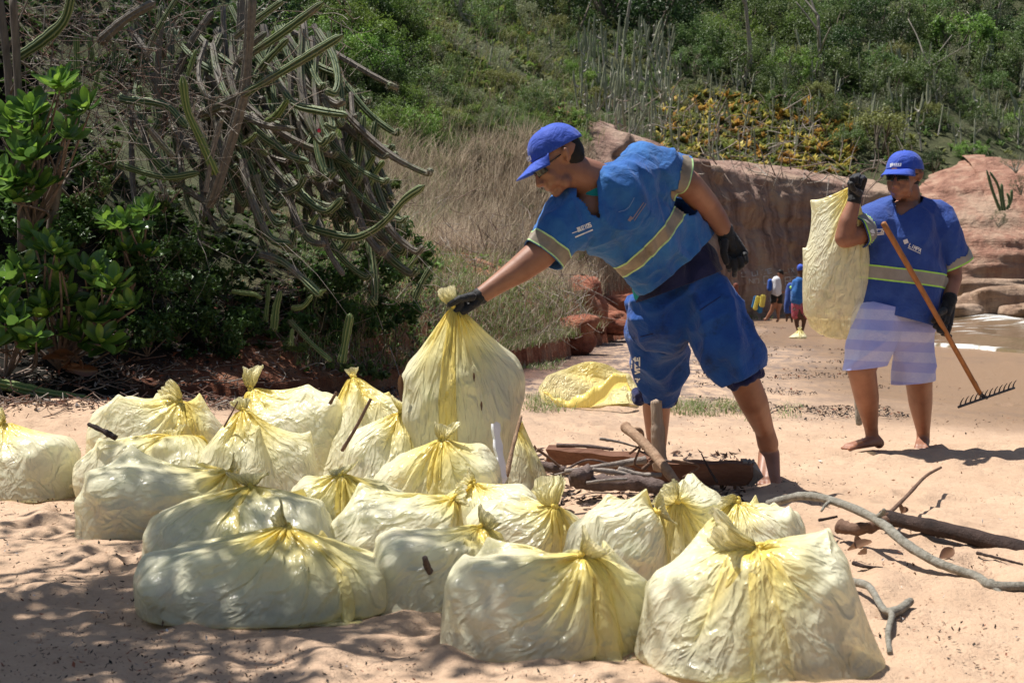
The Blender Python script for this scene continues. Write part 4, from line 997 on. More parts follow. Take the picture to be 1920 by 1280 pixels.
# ------------------------------------------------------------------ rubbish bags: thin film draped by a small cloth solver
def film_material():
    m = NT('bag_film')
    g = m.attr('gather')
    co = m.coord()
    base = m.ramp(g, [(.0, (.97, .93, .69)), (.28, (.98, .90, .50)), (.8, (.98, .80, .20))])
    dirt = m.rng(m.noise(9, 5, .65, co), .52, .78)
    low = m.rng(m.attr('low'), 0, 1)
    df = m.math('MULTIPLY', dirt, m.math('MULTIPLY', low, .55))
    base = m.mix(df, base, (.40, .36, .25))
    m.color(base)
    m.b.inputs['Roughness'].default_value = .24
    m.b.inputs['Specular IOR Level'].default_value = .42
    # folds that run along the film from the knot, then loose crumples
    cv = m.n('CombineXYZ')
    for i, nm in enumerate(('fx', 'fy', 'ft')): m.l(m.attr(nm), cv.inputs[i])
    def along(k, kt):
        mp = m.n('Mapping'); mp.inputs['Scale'].default_value = (k, k, kt); m.l(cv.outputs[0], mp.inputs[0]); return mp.outputs[0]
    def ridged(vec, sc, det, dist):
        return m.math('ABSOLUTE', m.math('SUBTRACT', m.noise(sc, det, .5, vec, dist), .5))
    g1 = ridged(along(1, 1), 4.5, 2, .6)
    g2 = ridged(along(1, .8), 13, 2, .5)
    fac = m.voro(7.5, m.coord((1, 1, .8)), 'F1')
    fac2 = m.voro(19, m.coord((1, 1, .6)), 'F1')
    cr1 = m.math('MINIMUM', m.voro(4.5, along(1, .55), 'DISTANCE_TO_EDGE'), .10)
    cr2 = m.math('MINIMUM', m.voro(9, m.coord((1, 1, .7)), 'DISTANCE_TO_EDGE'), .10)
    b = m.bump(g1, .95, .042)
    b = m.bump(g2, .7, .011, b)
    b = m.bump(cr1, .40, .05, b)
    b = m.bump(cr2, .28, .04, b)
    b = m.bump(fac, .12, .03, b)
    m.normal(b)
    tr = m.n('BsdfTranslucent'); m.l(base, tr.inputs[0]); m.l(b, tr.inputs['Normal'])
    mx = m.n('MixShader'); mx.inputs[0].default_value = .38
    m.l(m.b.outputs[0], mx.inputs[1]); m.l(tr.outputs[0], mx.inputs[2])
    tp = m.n('BsdfTransparent'); tp.inputs[0].default_value = (.97, .95, .78, 1)
    m2 = m.n('MixShader')
    m.l(m.math('SUBTRACT', m.rng(g, 0, .6, .86, .96), m.math('MULTIPLY', m.attr('low'), .26)), m2.inputs[0])
    m.l(tp.outputs[0], m2.inputs[1]); m.l(mx.outputs[0], m2.inputs[2]); m.l(m2.outputs[0], m.out.inputs[0])
    return m.m
def contents_material(dim=1.):
    m = NT('bag_contents'); co = m.coord()
    f = m.noise(26, 5, .7, co); k = m.voro(30, co, 'F1', 'Color')
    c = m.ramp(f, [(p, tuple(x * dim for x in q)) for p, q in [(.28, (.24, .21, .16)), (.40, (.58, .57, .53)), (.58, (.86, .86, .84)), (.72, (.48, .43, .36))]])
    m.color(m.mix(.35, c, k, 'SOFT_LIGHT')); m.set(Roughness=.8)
    m.normal(m.bump(f, .8, .03))
    return m.m
FILM = film_material(); FILL = contents_material()

def drape(M, N, C, L, body, knot, seed, flare=9, steps=90, iters=5, ground=0.0, air=.0, hang=False,
          flare_dir=(0, 0, 1), r_knot=.014, grav=6.0, bottom=None, pokes=(), flare_w=.05, flare_len=.10):
    """a tube of film, M around and N along, closed below the contents and gathered at the knot.
    body: list of (centre, radii) blobs the film is kept outside of"""
    g = np.random.default_rng(seed)
    cs = np.array([b[0] for b in body], float); rs = np.array([b[1] for b in body], float)
    cen = (cs * rs.prod(1)[:, None]).sum(0) / rs.prod(1).sum()
    th = np.linspace(0, 2 * np.pi, M, endpoint=False); knot = np.asarray(knot, float)
    jk = N - flare; dx = C / M; dy = L / N
    ztop = (cs[:, 2] + rs[:, 2]).max(); zbot = (cs[:, 2] - rs[:, 2]).min()
    Rx = (np.abs(cs[:, 0] - cen[0]) + rs[:, 0]).max() * 1.02; Ry = (np.abs(cs[:, 1] - cen[1]) + rs[:, 1]).max() * 1.02
    Pn = np.zeros((M, N, 3))
    for j in range(N):
        if j <= jk:
            t = j / jk
            if t < .22: s = t / .22; k = .12 + .88 * s; z = zbot + .0 * s; c = cen[:2]
            elif t < .55: s = (t - .22) / .33; k = 1; z = zbot + (ztop - zbot) * s * .85; c = cen[:2]
            else:
                s = (t - .55) / .45; k = (1 - s) ** .8 * 1 + .02; z0 = zbot + (ztop - zbot) * .85
                z = z0 + (knot[2] - z0) * s; c = cen[:2] * (1 - s) + knot[:2] * s
            Pn[:, j, 0] = c[0] + Rx * k * np.cos(th); Pn[:, j, 1] = c[1] + Ry * k * np.sin(th); Pn[:, j, 2] = z
    fd = np.array(flare_dir, float); fl = np.linalg.norm(fd); fd /= fl
    side = np.cross(fd, (g.normal() * .3, 1, g.normal() * .3)); side /= np.linalg.norm(side); b = np.cross(fd, side)
    ph = g.uniform(0, 6.28, 8); bend = g.uniform(-1.6, 1.6)
    FLR = np.zeros((M, flare, 3))
    for q in range(flare):
        t = q / max(1, flare - 1)
        wd = r_knot * .8 + flare_w * (t ** .6) * (1 + .30 * np.sin(th + ph[0]) + .16 * np.sin(3 * th + ph[1]))
        up = flare_len * (t + .10 * t * np.sin(2 * th + ph[2]) + .06 * t * np.sin(5 * th + ph[5]) )
        thin = .28 * wd * np.sin(th) + flare_w * (.20 * t * np.sin(3 * th + ph[3]) + .10 * t ** .5 * np.sin(9 * th + ph[4]) + .05 * np.sin(17 * th + ph[6]))
        o = knot + fd * up[:, None] + side * (wd * np.cos(th))[:, None] + b * thin[:, None]
        o = o + (side * bend * .35 + b * bend * .4) * (t ** 2 * flare_len)
        FLR[:, q] = o
    tt_ = np.linspace(0, 1, flare)[None, :, None]
    FLR = FLR + tt_ * flare_w * np.stack([.75 * fbm(FLR * 14 + seed * 3 + 5 * k, 3, seed + k) for k in range(3)], -1) + g.normal(0, flare_w * .03, FLR.shape)
    Pn += g.normal(0, dx * .18, Pn.shape)
    Pn[:, jk:] = FLR
    Pn = Pn.astype(np.float32)
    ring = knot + np.stack([r_knot * np.cos(th), r_knot * np.sin(th), 0 * th], -1)
    inv = np.ones((M, N, 1)); inv[:, jk:] = 0; inv[:, 0] = 0; inv = inv.astype(np.float32)
    low = Pn[:, 0].copy(); cs = cs.astype(np.float32); rs = rs.astype(np.float32); ring = ring.astype(np.float32)
    if bottom is not None: low = np.asarray(bottom) + (low - low.mean(0)) * .5
    V = np.zeros_like(Pn); dt = .018
    lumpf = 5.5 / max(.2, rs.max()) * .35
    def con(A, B, wA, wB, rest, kc, ke):
        d = B - A; l = np.sqrt((d * d).sum(-1, keepdims=True)) + 1e-9
        e = (l - rest) / l; e = np.where(e > 0, e * ke, e * kc)
        s = wA + wB + 1e-9
        d *= e
        A += d * (wA / s); B -= d * (wB / s)
    we = inv[:, :, :]
    pk = []
    for st in range(steps):
        X0 = Pn.copy()
        if st == 8:
            for q in pokes:
                q = np.array(q, np.float32); dd = np.linalg.norm(Pn[:, :jk - 3] - q, axis=-1); dd[:, :int(jk * .3)] = 9
                i, j = np.unravel_index(np.argmin(dd), dd.shape); pk.append((i, j, Pn[i, j].copy(), q)); inv[i, j] = 0
        if st >= 8:
            for (i, j, a0, q) in pk:
                f = min(1, (st - 8) / 30); Pn[i, j] = a0 * (1 - f) + q * f
        V[..., 2] -= grav * dt
        if air:
            du = np.roll(Pn, -1, 0) - np.roll(Pn, 1, 0); dv = np.gradient(Pn, axis=1)
            nn = np.cross(du, dv); nn /= np.linalg.norm(nn, axis=-1, keepdims=True) + 1e-9
            V[:, :jk] += nn[:, :jk] * air * dt
        V *= .96
        Pn = Pn + V * dt * inv
        Pn[:, jk] = ring; Pn[:, 0] = low
        for it in range(iters):
            for k in (0, 1):
                if k == 0: con(Pn[0::2], Pn[1::2], we[0::2], we[1::2], dx, .55, .95)
                else:
                    A = Pn[1::2].copy(); B = np.roll(Pn[0::2], -1, 0); wB = np.roll(we[0::2], -1, 0)
                    con(A, B, we[1::2], wB, dx, .55, .95); Pn[1::2] = A; Pn[0::2] = np.roll(B, 1, 0)
            for k in (0, 1):
                n = (N - k) // 2
                con(Pn[:, k:k + 2 * n:2], Pn[:, k + 1:k + 2 * n:2], we[:, k:k + 2 * n:2], we[:, k + 1:k + 2 * n:2], dy, .5, .95)
            if it % 2 == 0:      # bending, shear
                for m_, rr in ((2, 2 * dx),):
                    A = Pn; B = np.roll(Pn, -m_, 0); d = B - A; l = np.linalg.norm(d, axis=-1, keepdims=True) + 1e-9
                    e = np.where(l < rr * .7, (l - rr * .7) / l, 0) * d * .14
                    Pn = Pn + (e - np.roll(e, m_, 0)) * inv
                d = Pn[:, 2:] - Pn[:, :-2]; l = np.linalg.norm(d, axis=-1, keepdims=True) + 1e-9
                e = np.where(l < 1.7 * dy, (l - 1.7 * dy) / l, 0) * d * .16
                Pn[:, :-2] += e * inv[:, :-2]; Pn[:, 2:] -= e * inv[:, 2:]
                dg = math.hypot(dx, dy); B = np.roll(Pn, -1, 0)
                for A_, B_, s in ((Pn[:, :-1], B[:, 1:], 1), (Pn[:, 1:], B[:, :-1], 0)):
                    d = B_ - A_; l = np.linalg.norm(d, axis=-1, keepdims=True) + 1e-9
                    e = np.where(l > dg * 1.05, (l - dg * 1.05) / l, 0) * d * .2
                    u = np.zeros_like(Pn)
                    if s: u[:, :-1] += e; u[:, 1:] -= np.roll(e, 1, 0)
                    else: u[:, 1:] += e; u[:, :-1] -= np.roll(e, 1, 0)
                    Pn = Pn + u * inv
            if it == iters - 1 or it % 2 == 1:
                for c, r in zip(cs, rs):
                    q = (Pn - c) / r; l = (np.abs(q) ** 2.6).sum(-1, keepdims=True) ** (1 / 2.6) + 1e-9
                    if st % 12 == 0 or 'lump' not in locals() or len(lump) != len(cs):
                        lump = [1 + .16 * vnoise(((Pn - cc) / rr) * 2.3 + seed, seed)[..., None] for cc, rr in zip(cs, rs)]
                    li = lump[int(np.argmin(np.abs(cs - c).sum(1)))]
                    Pn = np.where(l < li, c + q / l * li * r, Pn)
                if not hang or True: Pn[..., 2] = np.maximum(Pn[..., 2], ground + .004)
        Pn[:, jk] = ring; Pn[:, 0] = low
        V = (Pn - X0) / dt
        sp = np.linalg.norm(V, axis=-1, keepdims=True); V = np.where(sp > 1.2, V / sp * 1.2, V)
    Pn[:, jk:] = FLR
    # how bunched the film is: rest length over real length across six cells
    far = np.linalg.norm(np.roll(Pn, -4, 0) - np.roll(Pn, 4, 0), axis=-1)
    gat = np.clip(1 - far / (8 * dx), 0, 1)
    gat = gat * (.35 + .65 * sstep(.35, 1, np.linspace(0, 1, N))[None])
    gat[:, jk:] = .55 - .45 * np.linspace(0, 1, flare)[None] ** .7
    for _ in range(2): gat = (gat + np.roll(gat, 1, 0) + np.roll(gat, -1, 0)) / 3
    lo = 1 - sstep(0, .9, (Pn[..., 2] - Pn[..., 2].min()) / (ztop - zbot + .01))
    return Pn, gat, lo, dy

def wad(knot, r, seed, axis=(0, 0, 1)):
    """the twisted lump of film that is the knot itself: two crossing loops"""
    mb = MB(); k = np.array(knot); g = np.random.default_rng(seed)
    for q in range(3):
        ax = g.normal(size=3); ax /= np.linalg.norm(ax); e1 = np.cross(ax, (.2, .5, .8)); e1 /= np.linalg.norm(e1); e2 = np.cross(ax, e1)
        t = np.linspace(0, 5.2, 18); rr = r * g.uniform(.55, .95)
        pts = k + rr * (np.cos(t)[:, None] * e1 + np.sin(t)[:, None] * e2) + ax * (t[:, None] - 2.6) * r * .12
        mb.tube(pts, r * (.42 + .12 * np.sin(t * 3)), 10, .35, seed + q, a=1)
    me = mb.build('knot', FILM)
    n = len(me.vertices)
    at = me.attributes.new('gather', 'FLOAT', 'POINT'); at.data.foreach_set('value', np.full(n, .95, np.float32))
    return me

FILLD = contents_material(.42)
def blob(body, seed, s=.955, name='contents', nu=40, nv=24, ground=None, mat=None):
    mb = MB()
    for c, r in body:
        c = np.array(c); r = np.array(r)
        th, ph = np.meshgrid(np.linspace(0, 2 * np.pi, nu, endpoint=False), np.linspace(.02, np.pi - .02, nv), indexing='ij')
        d = np.stack([np.cos(th) * np.sin(ph), np.sin(th) * np.sin(ph), np.cos(ph)], -1)
        li = 1 + .16 * vnoise(d * 2.3 + seed, seed)[..., None] + .03 * vnoise(d * 9, seed + 3)[..., None]
        V = c + d * li * r * s
        if ground is not None: V[..., 2] = np.maximum(V[..., 2], ground + .006)
        mb.add(V.reshape(-1, 3), gridfaces(nu, nv, True))
    return mb.build(name, mat or FILL)

def bag(label, body, knot, seed, C=None, L=None, base=None, sticks=(), group='yellow rubbish bags heaped on the sand', knot_r=.014, M=104, N=72, cat='rubbish bag', fill=True, fillmat=None, lowk=1., **kw):
    rs = np.array([b[1] for b in body]); cs = np.array([b[0] for b in body])
    ext = (cs + rs).max(0) - (cs - rs).min(0)
    if C is None: C = math.pi * (ext[0] + ext[1]) / 2 * 1.16
    cen = (cs * rs.prod(1)[:, None]).sum(0) / rs.prod(1).sum()
    kn = np.array(knot)
    if L is None:
        jk = 1 - kw.get('flare', 9) / N
        L = (ext[0] / 2 * .8 + ext[2] * .9 + np.linalg.norm(kn - (cen + np.array((0, 0, ext[2] / 2)))) + ext[0] * .14) / jk * .96
    Pn, gat, lo, dy = drape(M, N, C, L, body, knot, seed, **kw)
    z0 = kw.get('ground', 0)
    b0 = cen if base is None else base
    root = empty('rubbish_bag', (float(b0[0]), float(b0[1]), float(Pn[..., 2].min())), label, cat, group)
    V = Pn.reshape(-1, 3); TH = np.linspace(0, 2 * np.pi, M, endpoint=False)[:, None]
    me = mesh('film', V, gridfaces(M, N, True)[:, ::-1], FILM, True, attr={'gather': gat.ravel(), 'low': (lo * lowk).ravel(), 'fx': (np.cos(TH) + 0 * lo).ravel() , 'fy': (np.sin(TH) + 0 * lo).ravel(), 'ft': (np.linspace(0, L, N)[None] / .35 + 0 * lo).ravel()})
    o = part('film', me, root)
    sb = o.modifiers.new('fine', 'SUBSURF'); sb.levels = 1; sb.render_levels = 1
    if fill: part('contents', blob(body, seed, ground=z0, mat=fillmat), root)
    part('knot', wad(knot, knot_r, seed), root)
    return root
def W(px_, d): return px_ * d / F
def heap(label, uc, d, w, top, knot, seed, depth=.8, side=None, flare=(0, 0, 1), fl=.10, fw=.05, pokes=(), air=3.2, grav=6, slack=1.2, group='yellow rubbish bags heaped on the sand', **kw):
    """uc, w, top in photo pixels at the depth d of the bag's middle; knot = (u, v[, nearer by])"""
    c = P(uc, HOR, d); rx = W(w, d) / 2 * 1.03; ry = min(rx * depth, .30); g0 = gz(c[0], c[1])
    zt = CH - (top - HOR) * d / F; h = zt - g0
    body = [((c[0], c[1], g0 + h * .40), (rx * .90, ry, h * .60))]
    sd = side if side is not None else (1 if seed % 2 else -1)
    body = [((c[0], c[1], g0 + h * .42), (rx * .78, ry * .95, h * .48))]
    body += [((c[0] + sd * rx * .42, c[1] - ry * .15, g0 + h * .45), (rx * .54, ry * .85, h * .50)), ((c[0] - sd * rx * .48, c[1] + ry * .1, g0 + h * .36), (rx * .50, ry * .8, h * .40))]
    gg = np.random.default_rng(seed + 900); fl = fl * .62; fw = fw * .85
    auto = []
    for q in range(3):
        a = gg.uniform(.1, 3.0) if q else gg.uniform(-2.6, -.5); k = gg.uniform(.55, .85)
        auto.append((c[0] + rx * k * math.cos(a), c[1] + ry * k * math.sin(a), g0 + h * gg.uniform(.88, 1.12)))
    kd = d - (knot[2] if len(knot) > 2 else 0)
    return bag(label, body, P(knot[0], knot[1], kd), seed, C=math.pi * (rx + ry) * 1.04 * (1 + (slack - 1) * .7), base=(c[0], c[1]), group=group, ground=g0, flare_dir=flare, flare_len=fl, flare_w=fw, air=air, grav=grav,
               pokes=[P(*q) for q in pokes] + auto, **kw)
heap('yellow bag cut by the left edge, standing apart from the heap', 38, 6.75, 215, 812, (6, 792), 1, flare=(-.5, 0, .6), fl=.08)
heap('yellow bag at the back left with a broad twisted knot and upright ear', 296, 7.5, 232, 738, (338, 752, .1), 2, flare=(-.75, -.1, .75), fl=.17, fw=.055, slack=1.15)
heap('greyish yellow bag behind the shaded one, a black stick beside it', 272, 6.55, 262, 812, (326, 826), 3, flare=(-.3, 0, 1), fl=.09, pokes=[(168, 800, 6.6)] and ())
heap('shaded dirty yellow bag with a pointed corner, third from the left', 305, 5.65, 292, 862, (432, 885), 4, flare=(.9, 0, .2), fl=.06, pokes=[(240, 822, 5.65)], slack=1.3, air=2)
heap('pale bag with a puffed upright knot behind the big front left bag', 448, 4.92, 350, 918, (470, 912), 5, flare=(0, .1, 1), fl=.09, fw=.05)
heap('wide low bag in the left foreground, half in tree shade', 494, 4.32, 466, 1012, (540, 990), 6, depth=.62, flare=(-.9, .1, .3), fl=.09, fw=.04, slack=1.25)
heap('tall bag with two pointed ears at the back of the heap', 560, 7.0, 215, 728, (470, 728), 7, flare=(-.22, 0, 1), fl=.15, fw=.05, pokes=[(578, 716, 7.0)], slack=1.25)
heap('bag with a small knot in front of the two eared bag', 485, 6.3, 200, 800, (455, 768), 8, flare=(-.2, 0, 1), fl=.06, pokes=[(585, 800, 6.4)], slack=1.35)
heap('bag with a small twisted topknot left of the lifted bag', 692, 6.95, 185, 738, (662, 705), 9, flare=(-.3, 0, .8), fl=.06, fw=.025, pokes=[(672, 722, 6.8)], slack=1.3)
heap('bag with a crumpled knot under the lifted bag, a brown stick beside it', 735, 6.35, 170, 790, (752, 772), 10, flare=(.3, 0, .7), fl=.07, slack=1.3)
heap('bag with a bright yellow star shaped knot beside the white slat', 822, 5.95, 232, 822, (828, 824, .12), 11, flare=(.15, 0, 1), fl=.10, fw=.045, slack=1.3)
heap('flat pale bag in the middle of the heap with a small side knot', 655, 5.3, 235, 886, (642, 890, .1), 12, flare=(-.2, 0, .7), fl=.05, slack=1.25)
heap('bag with a tall peaked corner and fine pleats, centre of the heap', 735, 4.95, 250, 925, (852, 935), 13, flare=(.8, 0, .4), fl=.06, pokes=[(672, 895, 4.95)], slack=1.3, air=2)
heap('slumped yellow bag with a dark stub poking its side, left of the big front bag', 826, 4.42, 268, 985, (905, 988), 14, flare=(.5, 0, .8), fl=.09, fw=.04, slack=1.35)
heap('bag behind the flared one, partly hidden, yellow folds on top', 915, 5.55, 190, 905, (885, 906), 15, flare=(-.6, 0, .5), fl=.06, slack=1.3)
heap('bag with the tallest bright yellow flared knot, beside the driftwood', 985, 5.15, 215, 932, (1040, 948, .1), 16, flare=(-.22, -.1, 1), fl=.14, fw=.065, slack=1.25)
heap('pale smooth bag with one sharp upright corner, right of centre', 1150, 4.62, 185, 940, (1232, 960), 17, flare=(.7, 0, .4), fl=.06, pokes=[(1215, 908, 4.6), (1140, 918, 4.62)], slack=1.35, air=2)
heap('bag with a bright yellow bow knot below the leaning branch', 1300, 4.95, 160, 900, (1268, 938, .15), 18, flare=(-.7, -.1, .7), fl=.09, fw=.05, slack=1.2)
heap('small bag with a twisted top behind the biggest right hand bag', 1410, 4.75, 185, 938, (1382, 940), 19, flare=(-.7, 0, .35), fl=.10, fw=.035, slack=1.25)
heap('large glossy bag in the centre foreground with a twisted knot', 1030, 3.9, 388, 1026, (1095, 1042, .1), 20, depth=.72, flare=(.5, -.2, .45), fl=.10, fw=.045, pokes=[(872, 1030, 3.9)], slack=1.25, air=3.4)
heap('biggest glossy bag in the right foreground, pleats fanning from its knot', 1405, 3.70, 375, 1000, (1420, 1028, .08), 21, depth=.72, flare=(-1, -.15, -.08), fl=.17, fw=.06, pokes=[(1548, 982, 3.68), (1390, 1005, 3.62)], slack=1.3, air=3.4)
heap('small bag behind the lifted bag, one slanting corner', 950, 6.9, 118, 812, (965, 800), 22, pokes=[(978, 785, 6.9)], slack=1.3, fl=.04)
heap('small pale bag standing alone far down the beach', 1496, 32, 32, 628, (1500, 618), 23, group=None, M=40, N=28, steps=40)
# the bag being lifted
_k = P(852, 574, 6.30); _c = P(866, 742, 6.42); _r = W(112, 6.4)
bag('full yellow bag lifted by its neck in the worker\'s glove, holes showing leaves', [(tuple(_c), (_r, _r * .85, W(92, 6.4))), (tuple(_c + (-.10, 0, .03)), (_r * .62, _r * .7, W(66, 6.4))), (tuple(_c + (.06, -.02, -.07)), (_r * .72, _r * .7, W(66, 6.4)))],
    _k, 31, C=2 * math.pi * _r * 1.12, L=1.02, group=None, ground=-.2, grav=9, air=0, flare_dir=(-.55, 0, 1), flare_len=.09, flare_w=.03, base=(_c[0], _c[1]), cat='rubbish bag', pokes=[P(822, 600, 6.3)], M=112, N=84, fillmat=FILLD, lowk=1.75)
_k = P(1600, 350, 8.40); _c = P(1562, 538, 8.72)
bag('yellow bag carried over the standing worker\'s shoulder', [(tuple(_c), (W(58, 8.7), W(46, 8.7), W(62, 8.7))), (tuple(_c + (.02, .0, .10)), (W(48, 8.7), W(40, 8.7), W(62, 8.7))), (tuple(P(1552, 425, 8.62)), (W(32, 8.6), W(26, 8.6), W(50, 8.6)))],
    _k, 32, C=W(60, 8.15) * 2 * math.pi * 1.05, L=1.0, group=None, ground=-.2, grav=3, air=1.6, flare_dir=(.2, -.3, 1), flare_len=.05, flare_w=.02, base=(_c[0], _c[1]), pokes=[P(1516, 372, 8.55), P(1504, 460, 8.6)], lowk=1.5)
_c = P(1557, 608, 33.6); bag('small yellow bag carried low by the hidden walker', [(tuple(_c), (.17, .15, .30))], tuple(_c + (0.03, 0, .5)), 33, group=None, ground=-.2, M=40, N=28, steps=40, base=(_c[0], _c[1]))
# the empty bag lying open behind
def open_bag():
    root = empty('open_bag', tuple(G(1100, 770)), 'nearly empty yellow bag lying open on the sand behind the driftwood', 'rubbish bag')
    nu, nv_ = 96, 40; th = np.linspace(0, 2 * np.pi, nu, endpoint=False); V = np.zeros((nu, nv_, 3)); d0 = 11.4
    m = P(1078, 738, d0); m2 = P(1130, 740, d0 + .25); e = P(1190, 742, d0 + .25)
    for j in range(nv_):
        t = j / (nv_ - 1)
        c = m * (1 - t) ** 2 + 2 * m2 * t * (1 - t) + e * t * t
        a = W(62, d0) * (1 + .25 * math.sin(t * 3)) * (1 - t ** 3 * .75); b = W(30, d0) * (1 + .9 * math.sin(t * 2.6)) * (1 - t ** 4 * .8)
        V[:, j, 0] = c[0] + a * np.cos(th) - .10 * (1 - t) * np.sin(th) ; V[:, j, 1] = c[1] + .30 * np.sin(th + .6) * (1 - .4 * t); V[:, j, 2] = c[2] + b * np.sin(th) * (1 + .12 * np.cos(3 * th + 1))
    V[..., :] += .035 * np.stack([fbm(V * 4 + k * 7, 4, 60 + k) for k in range(3)], -1) + .014 * np.stack([ridge_(V, 60 + k) for k in range(3)], -1)
    V[..., 2] = np.maximum(V[..., 2], gz(m[0], m[1]) + .006)
    TH = th[:, None]; one = np.ones((nu, nv_))
    me = mesh('film', V.reshape(-1, 3), gridfaces(nu, nv_, True), FILM, True, attr={'gather': (one * .25 + .4 * np.abs(vnoise(V * 3, 5))).ravel(), 'low': (one * .1).ravel(), 'fx': (np.cos(TH) * one).ravel(), 'fy': (np.sin(TH) * one).ravel(), 'ft': (np.linspace(0, 3, nv_)[None] * one).ravel()})
    o = part('film', me, root); o.modifiers.new('fine', 'SUBSURF').levels = 1
    fold = np.zeros((60, 14, 3)); s = np.linspace(0, 1, 60)     # the turned-over lip
    pth = spline([P(1020, 735, 11.2), P(1060, 762, 11.1), P(1110, 745, 11.05), P(1165, 712, 11.2), P(1185, 735, 11.4)], 60)
    for k in range(14):
        q = k / 13; fold[:, k] = pth + np.stack([0 * s, -.05 * math.sin(q * 3.1) + 0 * s, (.075 * np.sin(np.pi * s) + .012 * np.sin(s * 40 + q * 3)) * math.cos(q * 3.0)], -1)
    fold += .014 * np.stack([fbm(fold * 9 + k * 7, 3, 80 + k) for k in range(3)], -1)
    fold[..., 2] = np.maximum(fold[..., 2], gz(m[0], m[1]) + .01)
    o1 = np.ones(60 * 14); part('folded_lip', mesh('folded_lip', fold.reshape(-1, 3), gridfaces(60, 14), FILM, True, attr={'gather': o1 * .7, 'low': o1 * 0, 'fx': o1 * .4, 'fy': o1 * .2, 'ft': np.repeat(np.linspace(0, 4, 60), 14)}), root)
def ridge_(V, seed): return 1 - 2.2 * np.abs(vnoise(V * np.array((3, 5, 9.)) + seed, seed))
open_bag()
# ------------------------------------------------------------------ people
def skin_material():
    m = NT('skin'); co = m.coord()
    c = m.ramp(m.noise(9, 4, .6, co), [(.3, (.24, .105, .062)), (.7, (.35, .165, .10))])
    m.color(c); m.set(Roughness=.48); m.b.inputs['Specular IOR Level'].default_value = .45
    m.b.inputs['Subsurface Weight'].default_value = .12; m.b.inputs['Subsurface Radius'].default_value = (.6, .2, .1); m.b.inputs['Subsurface Scale'].default_value = .015
    m.normal(m.bump(m.noise(220, 3, .6, co), .15, .002)); return m.m
def cloth_material(name, col, fade, dirt=None, weave=900, rough=.85, stain=0.):
    m = NT(name); co = m.coord()
    c = m.ramp(m.noise(5, 5, .62, co), [(.3, col), (.72, fade)])
    if dirt: c = m.mix(m.rng(m.noise(7, 5, .7, co), .55, .75, 0, stain), c, dirt)
    m.color(c); m.set(Roughness=rough); m.b.inputs['Specular IOR Level'].default_value = .2
    m.b.inputs['Sheen Weight'].default_value = .15
    n = m.bump(m.noise(14, 5, .6, co, .8), .55, .03); n = m.bump(m.noise(weave, 2, .5, co), .25, .0015, n); m.normal(n); return m.m
SKIN = skin_material()
SHIRT1 = cloth_material('shirt_blue', (.014, .085, .32), (.045, .19, .50), (.05, .10, .16), stain=.6)
SHIRT2 = cloth_material('shirt_royal', (.020, .050, .24), (.045, .105, .38))
SHORT1 = cloth_material('shorts_blue', (.010, .048, .24), (.022, .10, .36), (.010, .020, .06), stain=.8)
NAVY = cloth_material('navy_tee', (.010, .012, .045), (.022, .024, .075))
CAPM = cloth_material('cap_blue', (.022, .062, .40), (.040, .105, .54), rough=.7)
GLOVE = cloth_material('glove_black', (.010, .010, .011), (.030, .030, .032), weave=500, rough=.6)
HAIR = simple('hair_black', (.012, .010, .009), .7, .3, 80, .5, .003)
STUB = simple('beard_stubble', (.10, .046, .028), .8, .4, 60, .6, .002)
GLASS = simple('dark_lens', (.012, .013, .014), .08, .1, 4, spec=.6)
REFL = simple('reflective_grey', (.30, .285, .26), .5, .18, 12, .3, .003)
REFLD = simple('reflective_grey_dirty', (.27, .225, .17), .6, .3, 14, .3, .003)
LIME = simple('lime_edge', (.42, .80, .13), .6, .12, 30); LIMEP = simple('lime_edge_faded', (.46, .68, .30), .6, .2, 30)
WHITEP = simple('white_print', (.78, .78, .78), .6, .06, 30); TEAL = simple('teal_shirt', (.01, .30, .31), .8, .2, 10)

